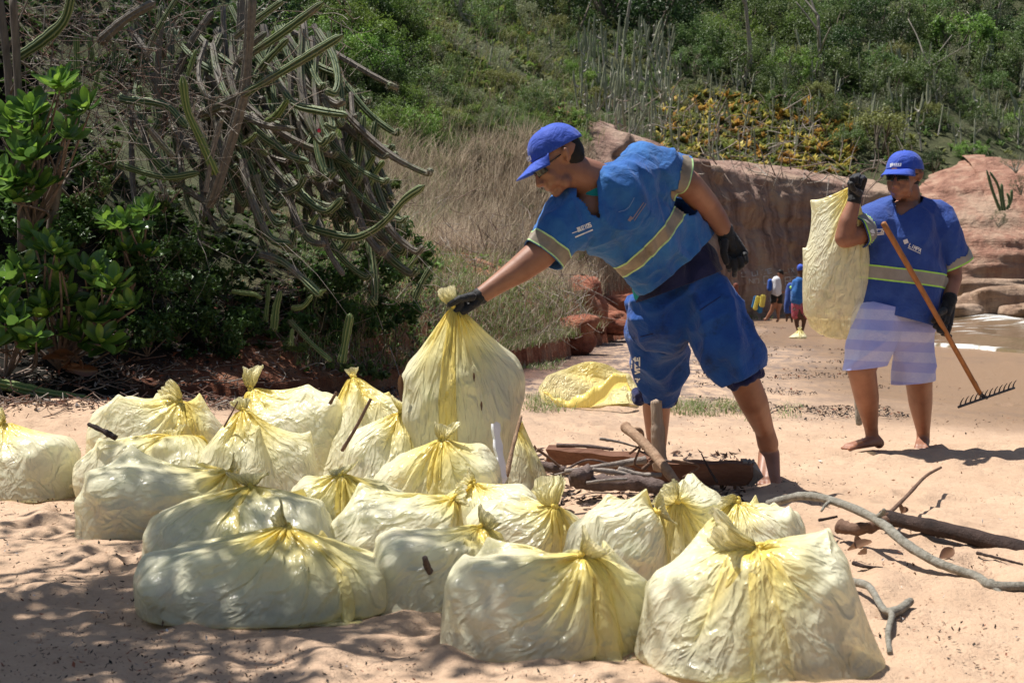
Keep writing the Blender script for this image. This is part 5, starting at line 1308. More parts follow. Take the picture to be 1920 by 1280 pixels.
class UN:
    """union of tapered limbs grown into one continuous skin"""
    def __init__(s): s.mb = MB()
    def pt(s, p): return P(*p) if len(p) == 3 else np.array(p[:3])
    def cone(s, a, ra, b, rb, fy=1., ns=20, px=True):
        """a, b in (u, v, depth); radii in photo pixels"""
        A_, B_ = P(*a), P(*b)
        if px: ra, rb = ra * a[2] / F, rb * b[2] / F
        return s.rc(A_, ra, B_, rb, fy, ns)
    def rc(s, A_, ra, B_, rb, fy=1., ns=20):
        A_ = np.array(A_, float); B_ = np.array(B_, float); ax = B_ - A_; L = np.linalg.norm(ax)
        if L < 1e-6: ax = np.array((0, 0, 1.)); L = 1e-6
        ax = ax / L if L > 1e-5 else np.array((0, 0, 1.)); r = np.array((0, -1., 0)) if abs(ax[1]) < .8 else np.array((1., 0, 0))
        e1 = np.cross(ax, r); e1 /= np.linalg.norm(e1); e2 = np.cross(ax, e1)
        prof = [(-ra * math.cos(t), ra * math.sin(t)) for t in np.linspace(.12, math.pi / 2, 6)] + [(L + rb * math.cos(t), rb * math.sin(t)) for t in np.linspace(math.pi / 2, .12, 6)]
        th = np.linspace(0, 2 * np.pi, ns, endpoint=False)
        V = np.zeros((ns, len(prof), 3))
        for j, (x, q) in enumerate(prof):
            V[:, j] = (A_ + ax * x) + q * (np.cos(th)[:, None] * e1 + np.sin(th)[:, None] * e2)
        mid = (A_ + B_) / 2
        if fy != 1:
            c = A_ + ax * np.clip(((V - A_) @ ax), 0, L)[..., None]; V[..., 1] = c[..., 1] + (V[..., 1] - c[..., 1]) * fy
        q = gridfaces(ns, len(prof), True); i = np.arange(ns)
        caps = [np.array([i[::-1] * len(prof)]), np.array([i * len(prof) + len(prof) - 1])]
        Vf = V.reshape(-1, 3); a, b = len(Vf), len(Vf) + 1; j = (i + 1) % ns; n = len(prof)
        Vf = np.vstack([Vf, V[:, 0].mean(0), V[:, -1].mean(0)])
        tr = np.vstack([np.stack([i * n, i * 0 + a, j * n], -1)[:, ::-1][:, [0, 1, 2]], np.stack([i * n + n - 1, j * n + n - 1, i * 0 + b], -1)[:, ::-1]])
        s.mb.add(Vf, q[:, ::-1], tr); return s
    def chain(s, pts, fy=1.):
        """pts: (u, v, d, r)"""
        for a, b in zip(pts[:-1], pts[1:]): s.cone(a[:3], a[3], b[:3], b[3], fy)
        return s
    def grow(s, voxel=.008, smooth=6, name='body'):
        me = s.mb.build(name, None); me.validate()
        o = bpy.data.objects.new('tmp', me); COL.objects.link(o)
        r = o.modifiers.new('r', 'REMESH'); r.mode = 'VOXEL'; r.voxel_size = voxel
        if smooth: m = o.modifiers.new('s', 'SMOOTH'); m.iterations = smooth; m.factor = .5
        dg = bpy.context.evaluated_depsgraph_get(); out = bpy.data.meshes.new_from_object(o.evaluated_get(dg))
        bpy.data.objects.remove(o); bpy.data.meshes.remove(me); out.name = name
        return out
def nv(me):
    V = np.zeros(len(me.vertices) * 3, np.float32); me.vertices.foreach_get('co', V); N = np.zeros(len(me.vertices) * 3, np.float32); me.vertices.foreach_get('normal', N)
    return V.reshape(-1, 3).astype(float), N.reshape(-1, 3).astype(float)
def displace(me, f):
    V, N = nv(me); V = V + N * f(V, N)[:, None]; me.vertices.foreach_set('co', V.astype(np.float32).ravel()); me.update()
def ridge(V, dirs, freq, along, seed, width=.0):
    """sharp folds running along direction dirs"""
    d = np.array(dirs, float); d /= np.linalg.norm(d); e = np.cross(d, (0.1, 1, .05)); e /= np.linalg.norm(e); f = np.cross(d, e)
    q = np.stack([V @ d * along, V @ e * freq, V @ f * freq], -1)
    q = q + .35 * np.stack([vnoise(V * 5 + seed, seed)] * 3, -1)
    return 1 - 2.2 * np.abs(vnoise(q, seed))
def cut(bm, co, no, center, rad):
    """trim the part beyond the plane, near center only"""
    c = Vector(center); fs = [f for f in bm.faces if (f.calc_center_median() - c).length < rad]
    g = set(fs) | {e for f in fs for e in f.edges} | {v for f in fs for v in f.verts}
    bmesh.ops.bisect_plane(bm, geom=list(g), plane_co=Vector(co), plane_no=Vector(no), clear_outer=True, dist=1e-6)
def keep_largest(bm):
    bm.faces.index_update(); seen = set(); best = []
    for f0 in bm.faces:
        if f0.index in seen: continue
        st = [f0]; seen.add(f0.index); comp = []
        while st:
            f = st.pop(); comp.append(f)
            for e in f.edges:
                for g in e.link_faces:
                    if g.index not in seen: seen.add(g.index); st.append(g)
        if len(comp) > len(best): best = comp
    bs = set(best); bmesh.ops.delete(bm, geom=[f for f in bm.faces if f not in bs], context='FACES')
    bmesh.ops.delete(bm, geom=[v for v in bm.verts if not v.link_faces], context='VERTS')
def band(me, co, no, w, edge, center, rad, mats, off=.003, name='reflective_band', curve=None):
    """a sewn strip following the cloth between two planes, with coloured borders"""
    no = Vector(no).normalized(); c = Vector(center)
    bm = bmesh.new(); bm.from_mesh(me)
    far = [f for f in bm.faces if (f.calc_center_median() - c).length > rad]; bmesh.ops.delete(bm, geom=far, context='FACES')
    for k in (-w, -w + edge, w - edge, w):
        bmesh.ops.bisect_plane(bm, geom=bm.verts[:] + bm.edges[:] + bm.faces[:], plane_co=Vector(co) + no * k, plane_no=no, dist=1e-6)
    bm.faces.index_update(); dl = []
    for f in bm.faces:
        h = (f.calc_center_median() - Vector(co)).dot(no)
        if abs(h) > w: dl.append(f)
        else: f.material_index = 1 if abs(h) > w - edge else 0
    bmesh.ops.delete(bm, geom=dl, context='FACES')
    keep_largest(bm)
    bm.normal_update()
    for v in bm.verts: v.co += v.normal * off
    out = bpy.data.meshes.new(name)
    for m in mats: out.materials.append(m)
    bm.to_mesh(out); bm.free()
    out.shade_smooth() if hasattr(out, 'shade_smooth') else None
    return out
def garment(un, mat, voxel=.009, smooth=4, wr=None, cuts=(), name='shirt', thick=.004):
    me = un.grow(voxel, smooth, name)
    if wr: displace(me, wr)
    bm = bmesh.new(); bm.from_mesh(me); bm.faces.index_update()
    for c in cuts: cut(bm, *c)
    keep_largest(bm)
    bm.to_mesh(me); bm.free(); me.materials.clear(); me.materials.append(mat)
    me.polygons.foreach_set('use_smooth', np.ones(len(me.polygons), bool)); me.update()
    return me
def dress(me, root, name, thick=.004):
    o = part(name, me, root); s = o.modifiers.new('t', 'SOLIDIFY'); s.thickness = thick; s.offset = -1
    return o
def fin(me, mat):
    me.materials.clear(); me.materials.append(mat); me.polygons.foreach_set('use_smooth', np.ones(len(me.polygons), bool)); me.update(); return me
from mathutils.bvhtree import BVHTree
def printed(me_cloth, rootobj, name, uvpolys, mat, off=.0045):
    """flat print laid on the cloth; polygons in photo pixels, dropped on to the cloth surface"""
    bm = bmesh.new(); bm.from_mesh(me_cloth); t = BVHTree.FromBMesh(bm); mb = MB(); eye = Vector((0, 0, CH))
    for poly in uvpolys:
        # subdivide along its length so it follows the folds
        V = []
        ok = True
        for (u, v) in poly:
            d = (PV(u, v, 1) - eye).normalized(); h = t.ray_cast(eye, d)
            if h[0] is None: ok = False; break
            V.append(h[0] - d * off)
        if ok: mb.add(np.array([list(x) for x in V]), np.array([[0, 1, 2, 3]]))
    bm.free()
    if mb.n: return part(name, mb.build(name, mat, False), rootobj)
def strip_quads(p0, p1, h, n, segs=None, taper=0):
    """quads along a line p0-p1 of height h: a row of n short bars (segs: widths of glyph strokes)"""
    p0 = np.array(p0, float); p1 = np.array(p1, float); d = (p1 - p0); L = np.linalg.norm(d); d /= L; nn = np.array((d[1], -d[0])); out = []
    if segs is None: segs = [(i / n, (i + 1) / n, 0, 1) for i in range(n)]
    for a, b, lo, hi in segs:
        A0 = p0 + d * L * a; B0 = p0 + d * L * b
        out.append([tuple(A0 + nn * h * lo), tuple(B0 + nn * h * lo), tuple(B0 + nn * h * hi), tuple(A0 + nn * h * hi)])
    return out
GLY = {'B': [(0, 0, 0, 1), (0, .6, 0, 0), 0], }
FONT = {  # strokes on a 0..1 box: x0,y0,x1,y1
 'B': '00-01 01-.7,1 .7,1-.7,.5 0,.5-.8,.5 .8,.5-.8,0 00-.8,0', 'U': '01-00 00-10 10-11', 'Z': '01-11 11-00 00-10', 'I': '.5,0-.5,1', 'O': '00-01 01-11 11-10 10-00', 'S': '11-01 01-0,.5 0,.5-1,.5 1,.5-10 10-00',
 'R': '00-01 01-11 11-1,.5 1,.5-0,.5 .4,.5-10', 'V': '01-.5,0 .5,0-11', 'C': '11-01 01-00 00-10', 'E': '11-01 01-00 00-10 0,.5-.8,.5', 'L': '01-00 00-10', 'X': '00-11 01-10', 'A': '00-.5,1 .5,1-10 .2,.4-.8,.4', 'N': '00-01 01-10 10-11',
 'P': '00-01 01-11 11-1,.5 1,.5-0,.5', 'D': '00-01 01-.7,1 .7,1-1,.6 1,.6-1,.4 1,.4-.7,0 .7,0-00', 'T': '01-11 .5,1-.5,0', 'M': '00-01 01-.5,.4 .5,.4-11 11-10', 'H': '00-01 10-11 0,.5-1,.5', 'F': '00-01 01-11 0,.5-.8,.5', 'G': '11-01 01-00 00-10 10-1,.5 1,.5-.5,.5', '^': '.2,1.15-.5,1.4 .5,1.4-.8,1.15'}
def strokes(text, p0, p1, h, w, gap=.28):
    """letters as thin bars between p0 and p1 (photo or face coordinates), height h upwards (screen up), stroke width w"""
    p0 = np.array(p0, float); p1 = np.array(p1, float); d = p1 - p0; L = np.linalg.norm(d); d /= L; up = np.array((d[1], -d[0])) ; n = len(text.replace('^', '')); cw = L / n; out = []; k = 0
    def q(s):
        if ',' in s: a, b = s.split(','); return float(a), float(b)
        return float(s[0]), float(s[1])
    for ch in text:
        if ch == '^': x = k - 1
        else: x = k; k += 1
        if ch == ' ': continue
        for st in FONT[ch].split():
            a, b = st.split('-'); a, b = q(a), q(b)
            A_ = p0 + d * (x + a[0] * (1 - gap)) * cw + up * a[1] * h; B_ = p0 + d * (x + b[0] * (1 - gap)) * cw + up * b[1] * h
            e = B_ - A_; l = np.linalg.norm(e) + 1e-6; e /= l; s_ = np.array((e[1], -e[0])) * w * .5; A_ = A_ - e * w * .4; B_ = B_ + e * w * .4
            out.append([tuple(A_ - s_), tuple(B_ - s_), tuple(B_ + s_), tuple(A_ + s_)])
    return out

# --- head, built in its own frame (x = to its left, y = back, z = up; faces -y), metres
def head_union(un, M_):
    def T(x, y, z): return np.array(M_ @ Vector((x, y, z)))
    s = M_.to_scale()[0]
    def c(a, ra, b, rb): un.rc(T(*a), ra * s, T(*b), rb * s)
    c((0, .015, .035), .078, (0, .035, .03), .076)           # skull
    c((0, -.02, .03), .070, (0, -.03, -.01), .062)           # face mass
    c((-.028, -.055, -.045), .030, (.028, -.055, -.045), .030)
    c((-.030, -.028, -.072), .026, (.030, -.028, -.072), .026)   # jaw
    c((0, -.070, -.088), .019, (0, -.055, -.080), .024)      # chin
    c((0, -.092, .005), .009, (0, -.108, -.030), .0125)      # nose
    c((-.012, -.098, -.034), .0095, (.012, -.098, -.034), .0095)
    c((-.036, -.077, .022), .012, (.036, -.077, .022), .012)  # brow
    c((-.044, -.062, -.018), .017, (-.040, -.058, -.03), .02); c((.044, -.062, -.018), .017, (.040, -.058, -.03), .02)   # cheeks
    c((-.020, -.088, -.054), .0075, (.020, -.088, -.054), .0075); c((-.018, -.086, -.064), .0085, (.018, -.086, -.064), .0085)  # lips
    for sx in (-1, 1):
        c((sx * .076, .010, .014), .008, (sx * .090, .022, .024), .009); c((sx * .076, .008, -.014), .007, (sx * .086, .018, .0), .008); c((sx * .090, .022, .024), .009, (sx * .086, .018, 0), .008)
def head_parts(root, M_, glasses=True, capm=None, beard=None, hair=True, cap_print=True, brim=.085, brim_drop=.02):
    def mk(V): return np.array([list(M_ @ Vector(v)) for v in V])
    # hair shell
    if hair:
        un = UN(); s = M_.to_scale()[0]
        def T(x, y, z): return np.array(M_ @ Vector((x, y, z)))
        un.rc(T(0, .044, .030), .0725 * s, T(0, .047, .012), .069 * s); un.rc(T(-.030, .074, -.026), .020 * s, T(.030, .074, -.026), .020 * s)
        part('hair', fin(un.grow(.006, 3, 'hair'), HAIR), root)
    if beard:
        un = UN(); s = M_.to_scale()[0]
        def T(x, y, z): return np.array(M_ @ Vector((x, y, z)))
        un.rc(T(-.030, -.028, -.073), .0275 * s, T(.030, -.028, -.073), .0275 * s); un.rc(T(0, -.068, -.090), .0205 * s, T(0, -.055, -.082), .0255 * s)
        part('beard', fin(un.grow(.004, 2, 'beard'), STUB), root)
    if capm:
        # crown of six panels
        nu, nv_ = 48, 16; V = []
        for i in range(nu):
            a = 2 * math.pi * i / nu
            for j in range(nv_):
                t = j / (nv_ - 1); ph = t * math.pi / 2 * .995
                seam = 1 - .018 * max(0, 1 - abs(((a * 6 / (2 * math.pi)) % 1) - .5 + .0) * 0) - .012 * (abs(math.sin(a * 3)) < .12)
                rr = .0975 * math.cos(ph) ** .78 * seam; z = .040 + .096 * math.sin(ph) ** 1.05
                x = rr * math.sin(a) * .93; y = -rr * math.cos(a) * 1.12 + .022
                z += (-.012 if j == 0 else 0) * (1 + math.cos(a)) * .0 + (.010 * math.cos(a)) * (1 - t)
                fold = .0022 * math.sin(a * 9 + 5 * t) * (1 - t)
                V.append((x * (1 + fold * 8), y * (1 + fold * 8), z))
        me = mesh('cap', mk(V), gridfaces(nu, nv_, True), capm, True); cp = part('cap', me, root); so_ = cp.modifiers.new('t', 'SOLIDIFY'); so_.thickness = .003
        # brim
        V = []; nb = 22
        for k in range(7):
            r = k / 6
            for i in range(nb):
                a = (i / (nb - 1) - .5) * 2.05
                x = math.sin(a) * (.0905 + .012 * r); y0 = -math.cos(a) * .109 + .022; ext = brim * (math.cos(a * 1.45) ** .55 if abs(a * 1.45) < 1.57 else 0)
                y = y0 - ext * r; z = .050 + .0 * r - brim_drop * r - .020 * (abs(a) / 1.02) ** 2 * (r * .9 + .1)
                V.append((x, y, z))
        Vn = np.array(V); b = part('brim', mesh('brim', mk(V), gridfaces(7, nb), capm, True), cp); so_ = b.modifiers.new('t', 'SOLIDIFY'); so_.thickness = .004
        # button and patch print
        V = []; 
        th = np.linspace(0, 2 * np.pi, 10, endpoint=False); V = [(.008 * math.cos(t), .022 + .008 * math.sin(t), .1355 + .0) for t in th] + [(0, .022, .140)]
        part('button', mesh('button', mk(V), np.array([[i, (i + 1) % 10, 10] for i in range(10)]), capm), cp)
        if cap_print:
            V = []; q = []
            for (x0, x1, z0, z1) in [(-.034, -.024, .060, .078), (-.026, .030, .062, .066), (-.024, -.014, .066, .080), (-.011, -.003, .068, .078), (0, .008, .068, .079), (.011, .019, .068, .078), (.022, .031, .066, .078)]:
                for x, z in ((x0, z0), (x1, z0), (x1, z1), (x0, z1)):
                    ph = math.asin(min(1, max(0, (z - .040 - .008) / .096))); rr = .0975 * math.cos(ph) ** .78 * 1.03; a = x / rr
                    V.append((rr * math.sin(a) * .95, -rr * math.cos(a) * 1.125 + .020, z))
                q.append([len(V) - 4, len(V) - 3, len(V) - 2, len(V) - 1])
            part('cap_print', mesh('cap_print', mk(V), np.array(q), WHITEP, False), cp)
    if glasses:
        g = bpy.data.meshes; V = []; q = []
        nb = 9
        for sx in (-1, 1):
            base = len(V)
            for i in range(nb):
                for j in range(6):
                    x = .006 + .052 * i / (nb - 1); z = -.016 + .034 * j / 5 + .003 * math.sin(i / (nb - 1) * 3.1)
                    cz = 1 - .25 * (i / (nb - 1)); z = .003 + (z - .003) * (cz if z < .003 else 1)
                    y = -.098 + .030 * (x / .058) ** 2.2; V.append((sx * x, y, z + .004))
            q.append(gridfaces(nb, 6) + base)
        ln = part('sunglasses', mesh('lens', mk(V), np.vstack(q), GLASS, True), root); so_ = ln.modifiers.new('t', 'SOLIDIFY'); so_.thickness = .003
        mb = MB()
        for sx in (-1, 1): mb.tube(mk([(sx * .056, -.075, .016), (sx * .072, -.03, .016), (sx * .077, .02, .018)]), .0028, 6)
        mb.tube(mk([(-.012, -.098, .010), (0, -.101, .013), (.012, -.098, .010)]), .0026, 6)
        part('temple', mb.build('temple', GLASS), ln)
def frame(center, fwd, up, s=1.):
    f = Vector(fwd).normalized(); u = Vector(up); u = (u - f * u.dot(f)).normalized(); x = (-f).cross(u) * -1
    y = -f; x = y.cross(u)
    M_ = Matrix((x, y, u)).transposed().to_4x4(); M_.translation = Vector(center); return M_ @ Matrix.Scale(s, 4)
def hand(root, wrist, palm_end, fingers, thumb, r=.0, side=None, mat=GLOVE, name='glove', cuff=None, palm_w=.038, s=1., voxel=.0035):
    """wrist and knuckle points; each finger a list of points; thumb a list of points; world metres"""
    un = UN(); w_ = np.array(wrist); k = np.array(palm_end); sd = np.array(side, float); sd /= np.linalg.norm(sd)
    for t in (-1, -.33, .33, 1):
        un.rc(w_ + sd * t * palm_w * .5 * s, .019 * s, k + sd * t * palm_w * s * .92, .0155 * s)
    un.rc(w_, .028 * s, (w_ * .5 + k * .5), .024 * s)
    if cuff is not None: un.rc(np.array(cuff), .0365 * s, w_, .031 * s)
    for f in fingers:
        rr = np.linspace(.0125, .0095, len(f)) * s
        for i in range(len(f) - 1): un.rc(f[i], rr[i], f[i + 1], rr[i + 1])
    rr = np.linspace(.017, .0115, len(thumb)) * s
    for i in range(len(thumb) - 1): un.rc(thumb[i], rr[i], thumb[i + 1], rr[i + 1])
    me = fin(un.grow(voxel, 2, name), mat)
    displace(me, lambda V, N: .0016 * fbm(V * 60, 3, 4))
    return part(name, me, root)

# ================= the bending worker
D1 = 6.75
B1 = empty('person', (float(P(1330, 880, 7.3)[0]), 7.3, gz(P(1330, 880, 7.3)[0], 7.3)), 'bending worker in blue uniform and cap lifting a full yellow bag', 'person')
hc = P(1046, 304, 6.42); HM = frame(hc, (-.80, -.22, -.56), (-.50, -.05, .86), 1.22)
u = UN(); head_union(u, HM)
u.chain([(1062, 318, 6.45, 34), (1110, 338, 6.55, 38), (1140, 360, 6.62, 46)])                      # neck
u.chain([(1108, 392, 6.55, 42), (1210, 335, 6.72, 40)]); u.chain([(1155, 385, 6.65, 56), (1218, 455, 6.9, 54), (1275, 535, 7.12, 46)], .7)   # chest to hips
u.chain([(1075, 405, 6.5, 34), (1010, 478, 6.42, 30), (975, 505, 6.40, 26), (940, 528, 6.38, 20), (902, 554, 6.36, 16)])        # reaching arm
u.chain([(1225, 318, 6.74, 32), (1290, 345, 6.81, 27), (1322, 382, 6.95, 25), (1345, 410, 6.98, 20), (1362, 440, 7.0, 15.5)])   # other arm
zL = gz(P(1440, 890, 7.3)[0], 7.25)
u.chain([(1305, 570, 7.08, 50), (1380, 680, 7.02, 31), (1412, 752, 7.12, 28), (1433, 805, 7.28, 18.5), (1440, 832, 7.32, 20)])      # front leg
def foot(u, ankle, heel, toe, w, toes_n=5, s=1., hallux=-1):
    """world points: ankle, heel and ball of the foot; w: half width"""
    an, he, to = map(np.array, (ankle, heel, toe)); d = to - he; d /= np.linalg.norm(d); sd = np.cross(d, (0, 0, 1)); sd /= np.linalg.norm(sd)
    u.rc(an, .034 * s, he + (0, 0, .012), .031 * s)
    for t in (-1, 0, 1): u.rc(an * .6 + he * .4 + sd * t * .012 + (0, 0, -.005), .030 * s, to + sd * t * w * .72 + (0, 0, .004), .0175 * s)
    for i in range(5):
        t = (i / 4 - .5) * 2; big = (i == 0 if hallux < 0 else i == 4); l = .045 if big else .036 - .004 * abs(t)
        b = to + sd * t * w; u.rc(b, (.0135 if big else .0105) * s, b + d * l * s + (0, 0, -.006), (.0125 if big else .0095) * s)
tl = P(1441, 893, 7.17); tl[2] = gz(tl[0], tl[1]) + .020
hl = np.array((P(1443, 870, 7.36)[0], 7.36, gz(tl[0], 7.36) + .085))
foot(u, P(1441, 836, 7.33), hl, tl, .048, s=1.45)
u.chain([(1240, 575, 7.2, 46), (1232, 690, 7.52, 30), (1231, 770, 7.7, 26), (1232, 840, 7.82, 17), (1233, 862, 7.85, 15)])
t2 = np.array((P(1215, 870, 7.7)[0], 7.68, 0.)); t2[2] = gz(t2[0], t2[1]) + .02; h2 = np.array((P(1235, 870, 7.88)[0], 7.9, gz(t2[0], 7.9) + .03))
foot(u, P(1233, 850, 7.85), h2, t2, .034, s=1.1)
body1 = fin(u.grow(.0068, 4, 'body'), SKIN)
part('body', body1, B1)
head_parts(B1, HM, capm=CAPM)
# shirt
AX1 = (P(1290, 540, 7.05) - P(1120, 340, 6.6)); AX1 /= np.linalg.norm(AX1)
s1 = UN()
s1.chain([(1100, 398, 6.55, 54), (1150, 375, 6.6, 62), (1205, 325, 6.74, 46)])
s1.chain([(1120, 400, 6.58, 58), (1174, 450, 6.72, 50), (1214, 492, 6.85, 44), (1242, 525, 6.92, 46)], .9)
s1.chain([(1196, 345, 6.72, 52), (1228, 395, 6.85, 50), (1272, 440, 6.98, 46), (1298, 475, 7.05, 48)], .9)
s1.chain([(1160, 390, 6.65, 68), (1208, 435, 6.8, 72), (1258, 495, 6.98, 66)], .8)
s1.chain([(1085, 400, 6.52, 48), (1045, 440, 6.46, 42), (1015, 487, 6.42, 39)])
s1.chain([(1205, 312, 6.72, 44), (1250, 325, 6.76, 36), (1298, 345, 6.82, 35)])
dA = P(1015, 487, 6.42) - P(1060, 420, 6.48); dA /= np.linalg.norm(dA); dB = P(1298, 345, 6.82) - P(1250, 325, 6.76); dB /= np.linalg.norm(dB)
hem_c = P(1262, 500, 6.95); hem_n = np.array((.60, .15, -.80)); hem_n = hem_n / np.linalg.norm(hem_n)
vn = P(1120, 360, 6.4)
def wr1(V, N):
    z = .020 * ridge(V, (-.55, 0, -.8), 7, 1.4, 3) + .016 * ridge(V, (.75, 0, -.65), 9, 1.8, 5) + .009 * ridge(V, (.2, 0, -1), 16, 4, 6)
    z = z + .012 * fbm(V * 4, 2, 8); return z
cuffA = P(1019, 480, 6.42); cuffB = P(1276, 336, 6.79)
sh1 = garment(s1, SHIRT1, .0085, 3, wr1, [(cuffA, dA, cuffA, .17), (cuffB, dB, cuffB + dB * .06, .14), (hem_c, hem_n, hem_c, .42)], 'shirt')
def carve(me, test):
    bm = bmesh.new(); bm.from_mesh(me); dl = [f for f in bm.faces if test(f.calc_center_median())]; bmesh.ops.delete(bm, geom=dl, context='FACES'); bm.to_mesh(me); bm.free()
def px(c): return 960 + c.x / c.y * F, HOR - (c.z - CH) / c.y * F
def inpoly(poly):
    def t(c):
        if c.y > t.dmax: return False
        x, y = px(c); r = False; n = len(poly)
        for i in range(n):
            x0, y0 = poly[i]; x1, y1 = poly[(i + 1) % n]
            if (y0 > y) != (y1 > y) and x < (x1 - x0) * (y - y0) / (y1 - y0) + x0: r = not r
        return r
    t.dmax = 6.75; return t
_v = inpoly([(1108, 300), (1118, 330), (1125, 411), (1108, 400), (1090, 374), (1080, 368), (1085, 300)])
carve(sh1, _v)
dress(sh1, B1, 'shirt')
bn = np.array((.70, .16, -.70)); bc = P(1214, 452, 6.8)
part('reflective_band', band(sh1, bc, bn, .036, .008, P(1214, 450, 6.8), .42, (REFLD, LIMEP)), B1) if False else None
_bnd = band(sh1, bc, bn, .036, .008, P(1220, 450, 6.85), .345, (REFLD, LIMEP))
part('reflective_band', _bnd, B1)
part('sleeve_band', band(sh1, cuffA - dA * .036, dA, .034, .007, cuffA, .135, (REFLD, LIMEP), name='sleeve_band'), B1)
part('sleeve_band', band(sh1, cuffB - dB * .036, dB, .034, .007, cuffB, .115, (REFLD, LIMEP), name='sleeve_band'), B1)
# inner tees
t1 = UN(); t1.chain([(1228, 470, 6.98, 40), (1244, 520, 7.0, 54), (1252, 560, 7.03, 70)], 1.0); t1.chain([(1270, 440, 7.0, 34), (1298, 492, 7.06, 48), (1300, 545, 7.06, 70)], 1.0)
nav = garment(t1, NAVY, .009, 3, lambda V, N: .008 * ridge(V, (.6, 0, .75), 9, 2, 9), [(P(1275, 536, 7.0), (.35, 0, -.94), P(1275, 536, 7.0), .6)], 'undershirt')
dress(nav, B1, 'undershirt')
tt = UN(); tt.chain([(1112, 362, 6.56, 40), (1135, 385, 6.62, 52)]); part('teal_collar', fin(tt.grow(.008, 3, 'teal_collar'), TEAL), B1)
te = UN(); te.chain([(1203, 528, 6.98, 20), (1205, 552, 7.0, 18)]); part('teal_hem', fin(te.grow(.008, 3, 'teal_hem'), TEAL), B1)
# shorts, rolled under the knee
p1 = UN()
p1.chain([(1258, 562, 7.08, 70), (1250, 590, 7.1, 66)], .85); p1.chain([(1292, 552, 7.08, 68), (1302, 575, 7.08, 66)], .85)
p1.chain([(1240, 575, 7.15, 56), (1234, 640, 7.35, 52), (1232, 700, 7.5, 46), (1228, 738, 7.58, 35)], .9)
p1.chain([(1318, 570, 7.05, 60), (1348, 630, 7.0, 55), (1378, 672, 6.98, 46), (1392, 700, 7.0, 32)], .9)
cL = P(1396, 705, 7.0); cR = P(1228, 745, 7.6)
def wr2(V, N):
    return .026 * ridge(V, (-.2, 0, 1), 8, 1.4, 12) + .018 * ridge(V, (.8, 0, .5), 10, 2.5, 13) + .010 * fbm(V * 5, 2, 14)
sho = garment(p1, SHORT1, .009, 3, wr2, [(cL, (.45, 0, -.9), cL, .14), (cR, (0, 0, -1), cR, .12), (P(1275, 520, 7.0), (-.35, 0, .94), P(1275, 520, 7.0), .5)], 'shorts')
dress(sho, B1, 'shorts')
DARKB = cloth_material('rolled_cuff', (.006, .008, .045), (.014, .018, .085))
for (c, n_, r_) in ((cL, (.45, 0, -.9), 30), (cR, (0, 0, -1), 37)):
    n_ = np.array(n_) / np.linalg.norm(n_); e1 = np.cross(n_, (0, 1, 0)); e1 /= np.linalg.norm(e1); e2 = np.cross(n_, e1); un = UN(); th = np.linspace(0, 2 * np.pi, 15)
    for q in range(14):
        for off in (-.02, .012): un.rc(c + n_ * (off + .008 * math.sin(q * 2.3)) + (e1 * math.cos(th[q]) + e2 * math.sin(th[q]) * .95) * r_ * c[1] / F, .021 + .004 * math.sin(q * 1.7), c + n_ * (off + .008 * math.sin(q * 2.3 + 2.3)) + (e1 * math.cos(th[q + 1]) + e2 * math.sin(th[q + 1]) * .95) * r_ * c[1] / F, .021)
    cm = fin(un.grow(.007, 3, 'rolled_cuff'), DARKB); displace(cm, lambda V, N: .006 * ridge(V, n_, 22, 8, 15)); part('rolled_cuff', cm, B1)
printed(sho, B1, 'leg_print', strokes('R VOCE^', (1199, 716), (1199, 668), 8, 2.6), WHITEP)
printed(sho, B1, 'leg_print', strokes('PA', (1187, 690), (1187, 673), 6, 2.6), WHITEP)
printed(sho, B1, 'pocket_seam', strip_quads((1312, 583), (1352, 556), 1.6, 6) + strip_quads((1185, 636), (1225, 626), 1.6, 5), DARKB)
printed(sh1, B1, 'chest_print', strokes('BUZIOS', (1085, 434), (1110, 424), 7, 2.0) + strip_quads((1079, 446), (1112, 432), 2.6, 8) + strip_quads((1073, 438), (1084, 434), 1.5, 2), WHITEP)
printed(sh1, B1, 'pocket_print', strip_quads((1186, 412), (1208, 380), 1.6, 7) + strip_quads((1190, 414), (1212, 382), 1.4, 7) + strip_quads((1182, 416), (1187, 408), 6, 2), simple('faded_print', (.26, .22, .28), .8, .2))
printed(sh1, B1, 'pocket_edge', [q for a, b in zip([(1160, 398), (1172, 395), (1180, 389), (1186, 379)], [(1172, 395), (1180, 389), (1186, 379), (1190, 371)]) for q in strip_quads(a, b, 1.6, 2)], simple('pale_seam', (.14, .24, .50), .8, .1))
# gloves
gm = np.array
def pl(*a): return [P(*q) for q in a]
hand(B1, P(893, 560, 6.36), P(866, 572, 6.33), [pl((868, 560, 6.31), (850, 568, 6.30), (841, 573, 6.32)), pl((864, 570, 6.30), (853, 585, 6.29), (860, 594, 6.31)), pl((866, 578, 6.31), (862, 594, 6.30), (870, 600, 6.33)), pl((872, 584, 6.34), (872, 598, 6.33), (878, 602, 6.35))],
     pl((885, 556, 6.31), (862, 560, 6.27), (843, 571, 6.28)), side=(.2, -.6, -.6), cuff=P(899, 556, 6.36), s=1.12)
hand(B1, P(1364, 446, 7.0), P(1380, 482, 7.0), [pl((1366, 486, 6.97), (1366, 500, 6.97), (1368, 506, 7.0)), pl((1377, 490, 6.96), (1378, 506, 6.95), (1377, 516, 6.98)), pl((1387, 486, 6.96), (1391, 498, 6.95), (1384, 504, 6.97)), pl((1396, 478, 6.97), (1399, 490, 6.96), (1391, 496, 6.98))],
     pl((1358, 455, 6.96), (1357, 475, 6.94), (1362, 492, 6.94)), side=(.9, 0, .35), cuff=P(1358, 432, 7.0), s=1.3)

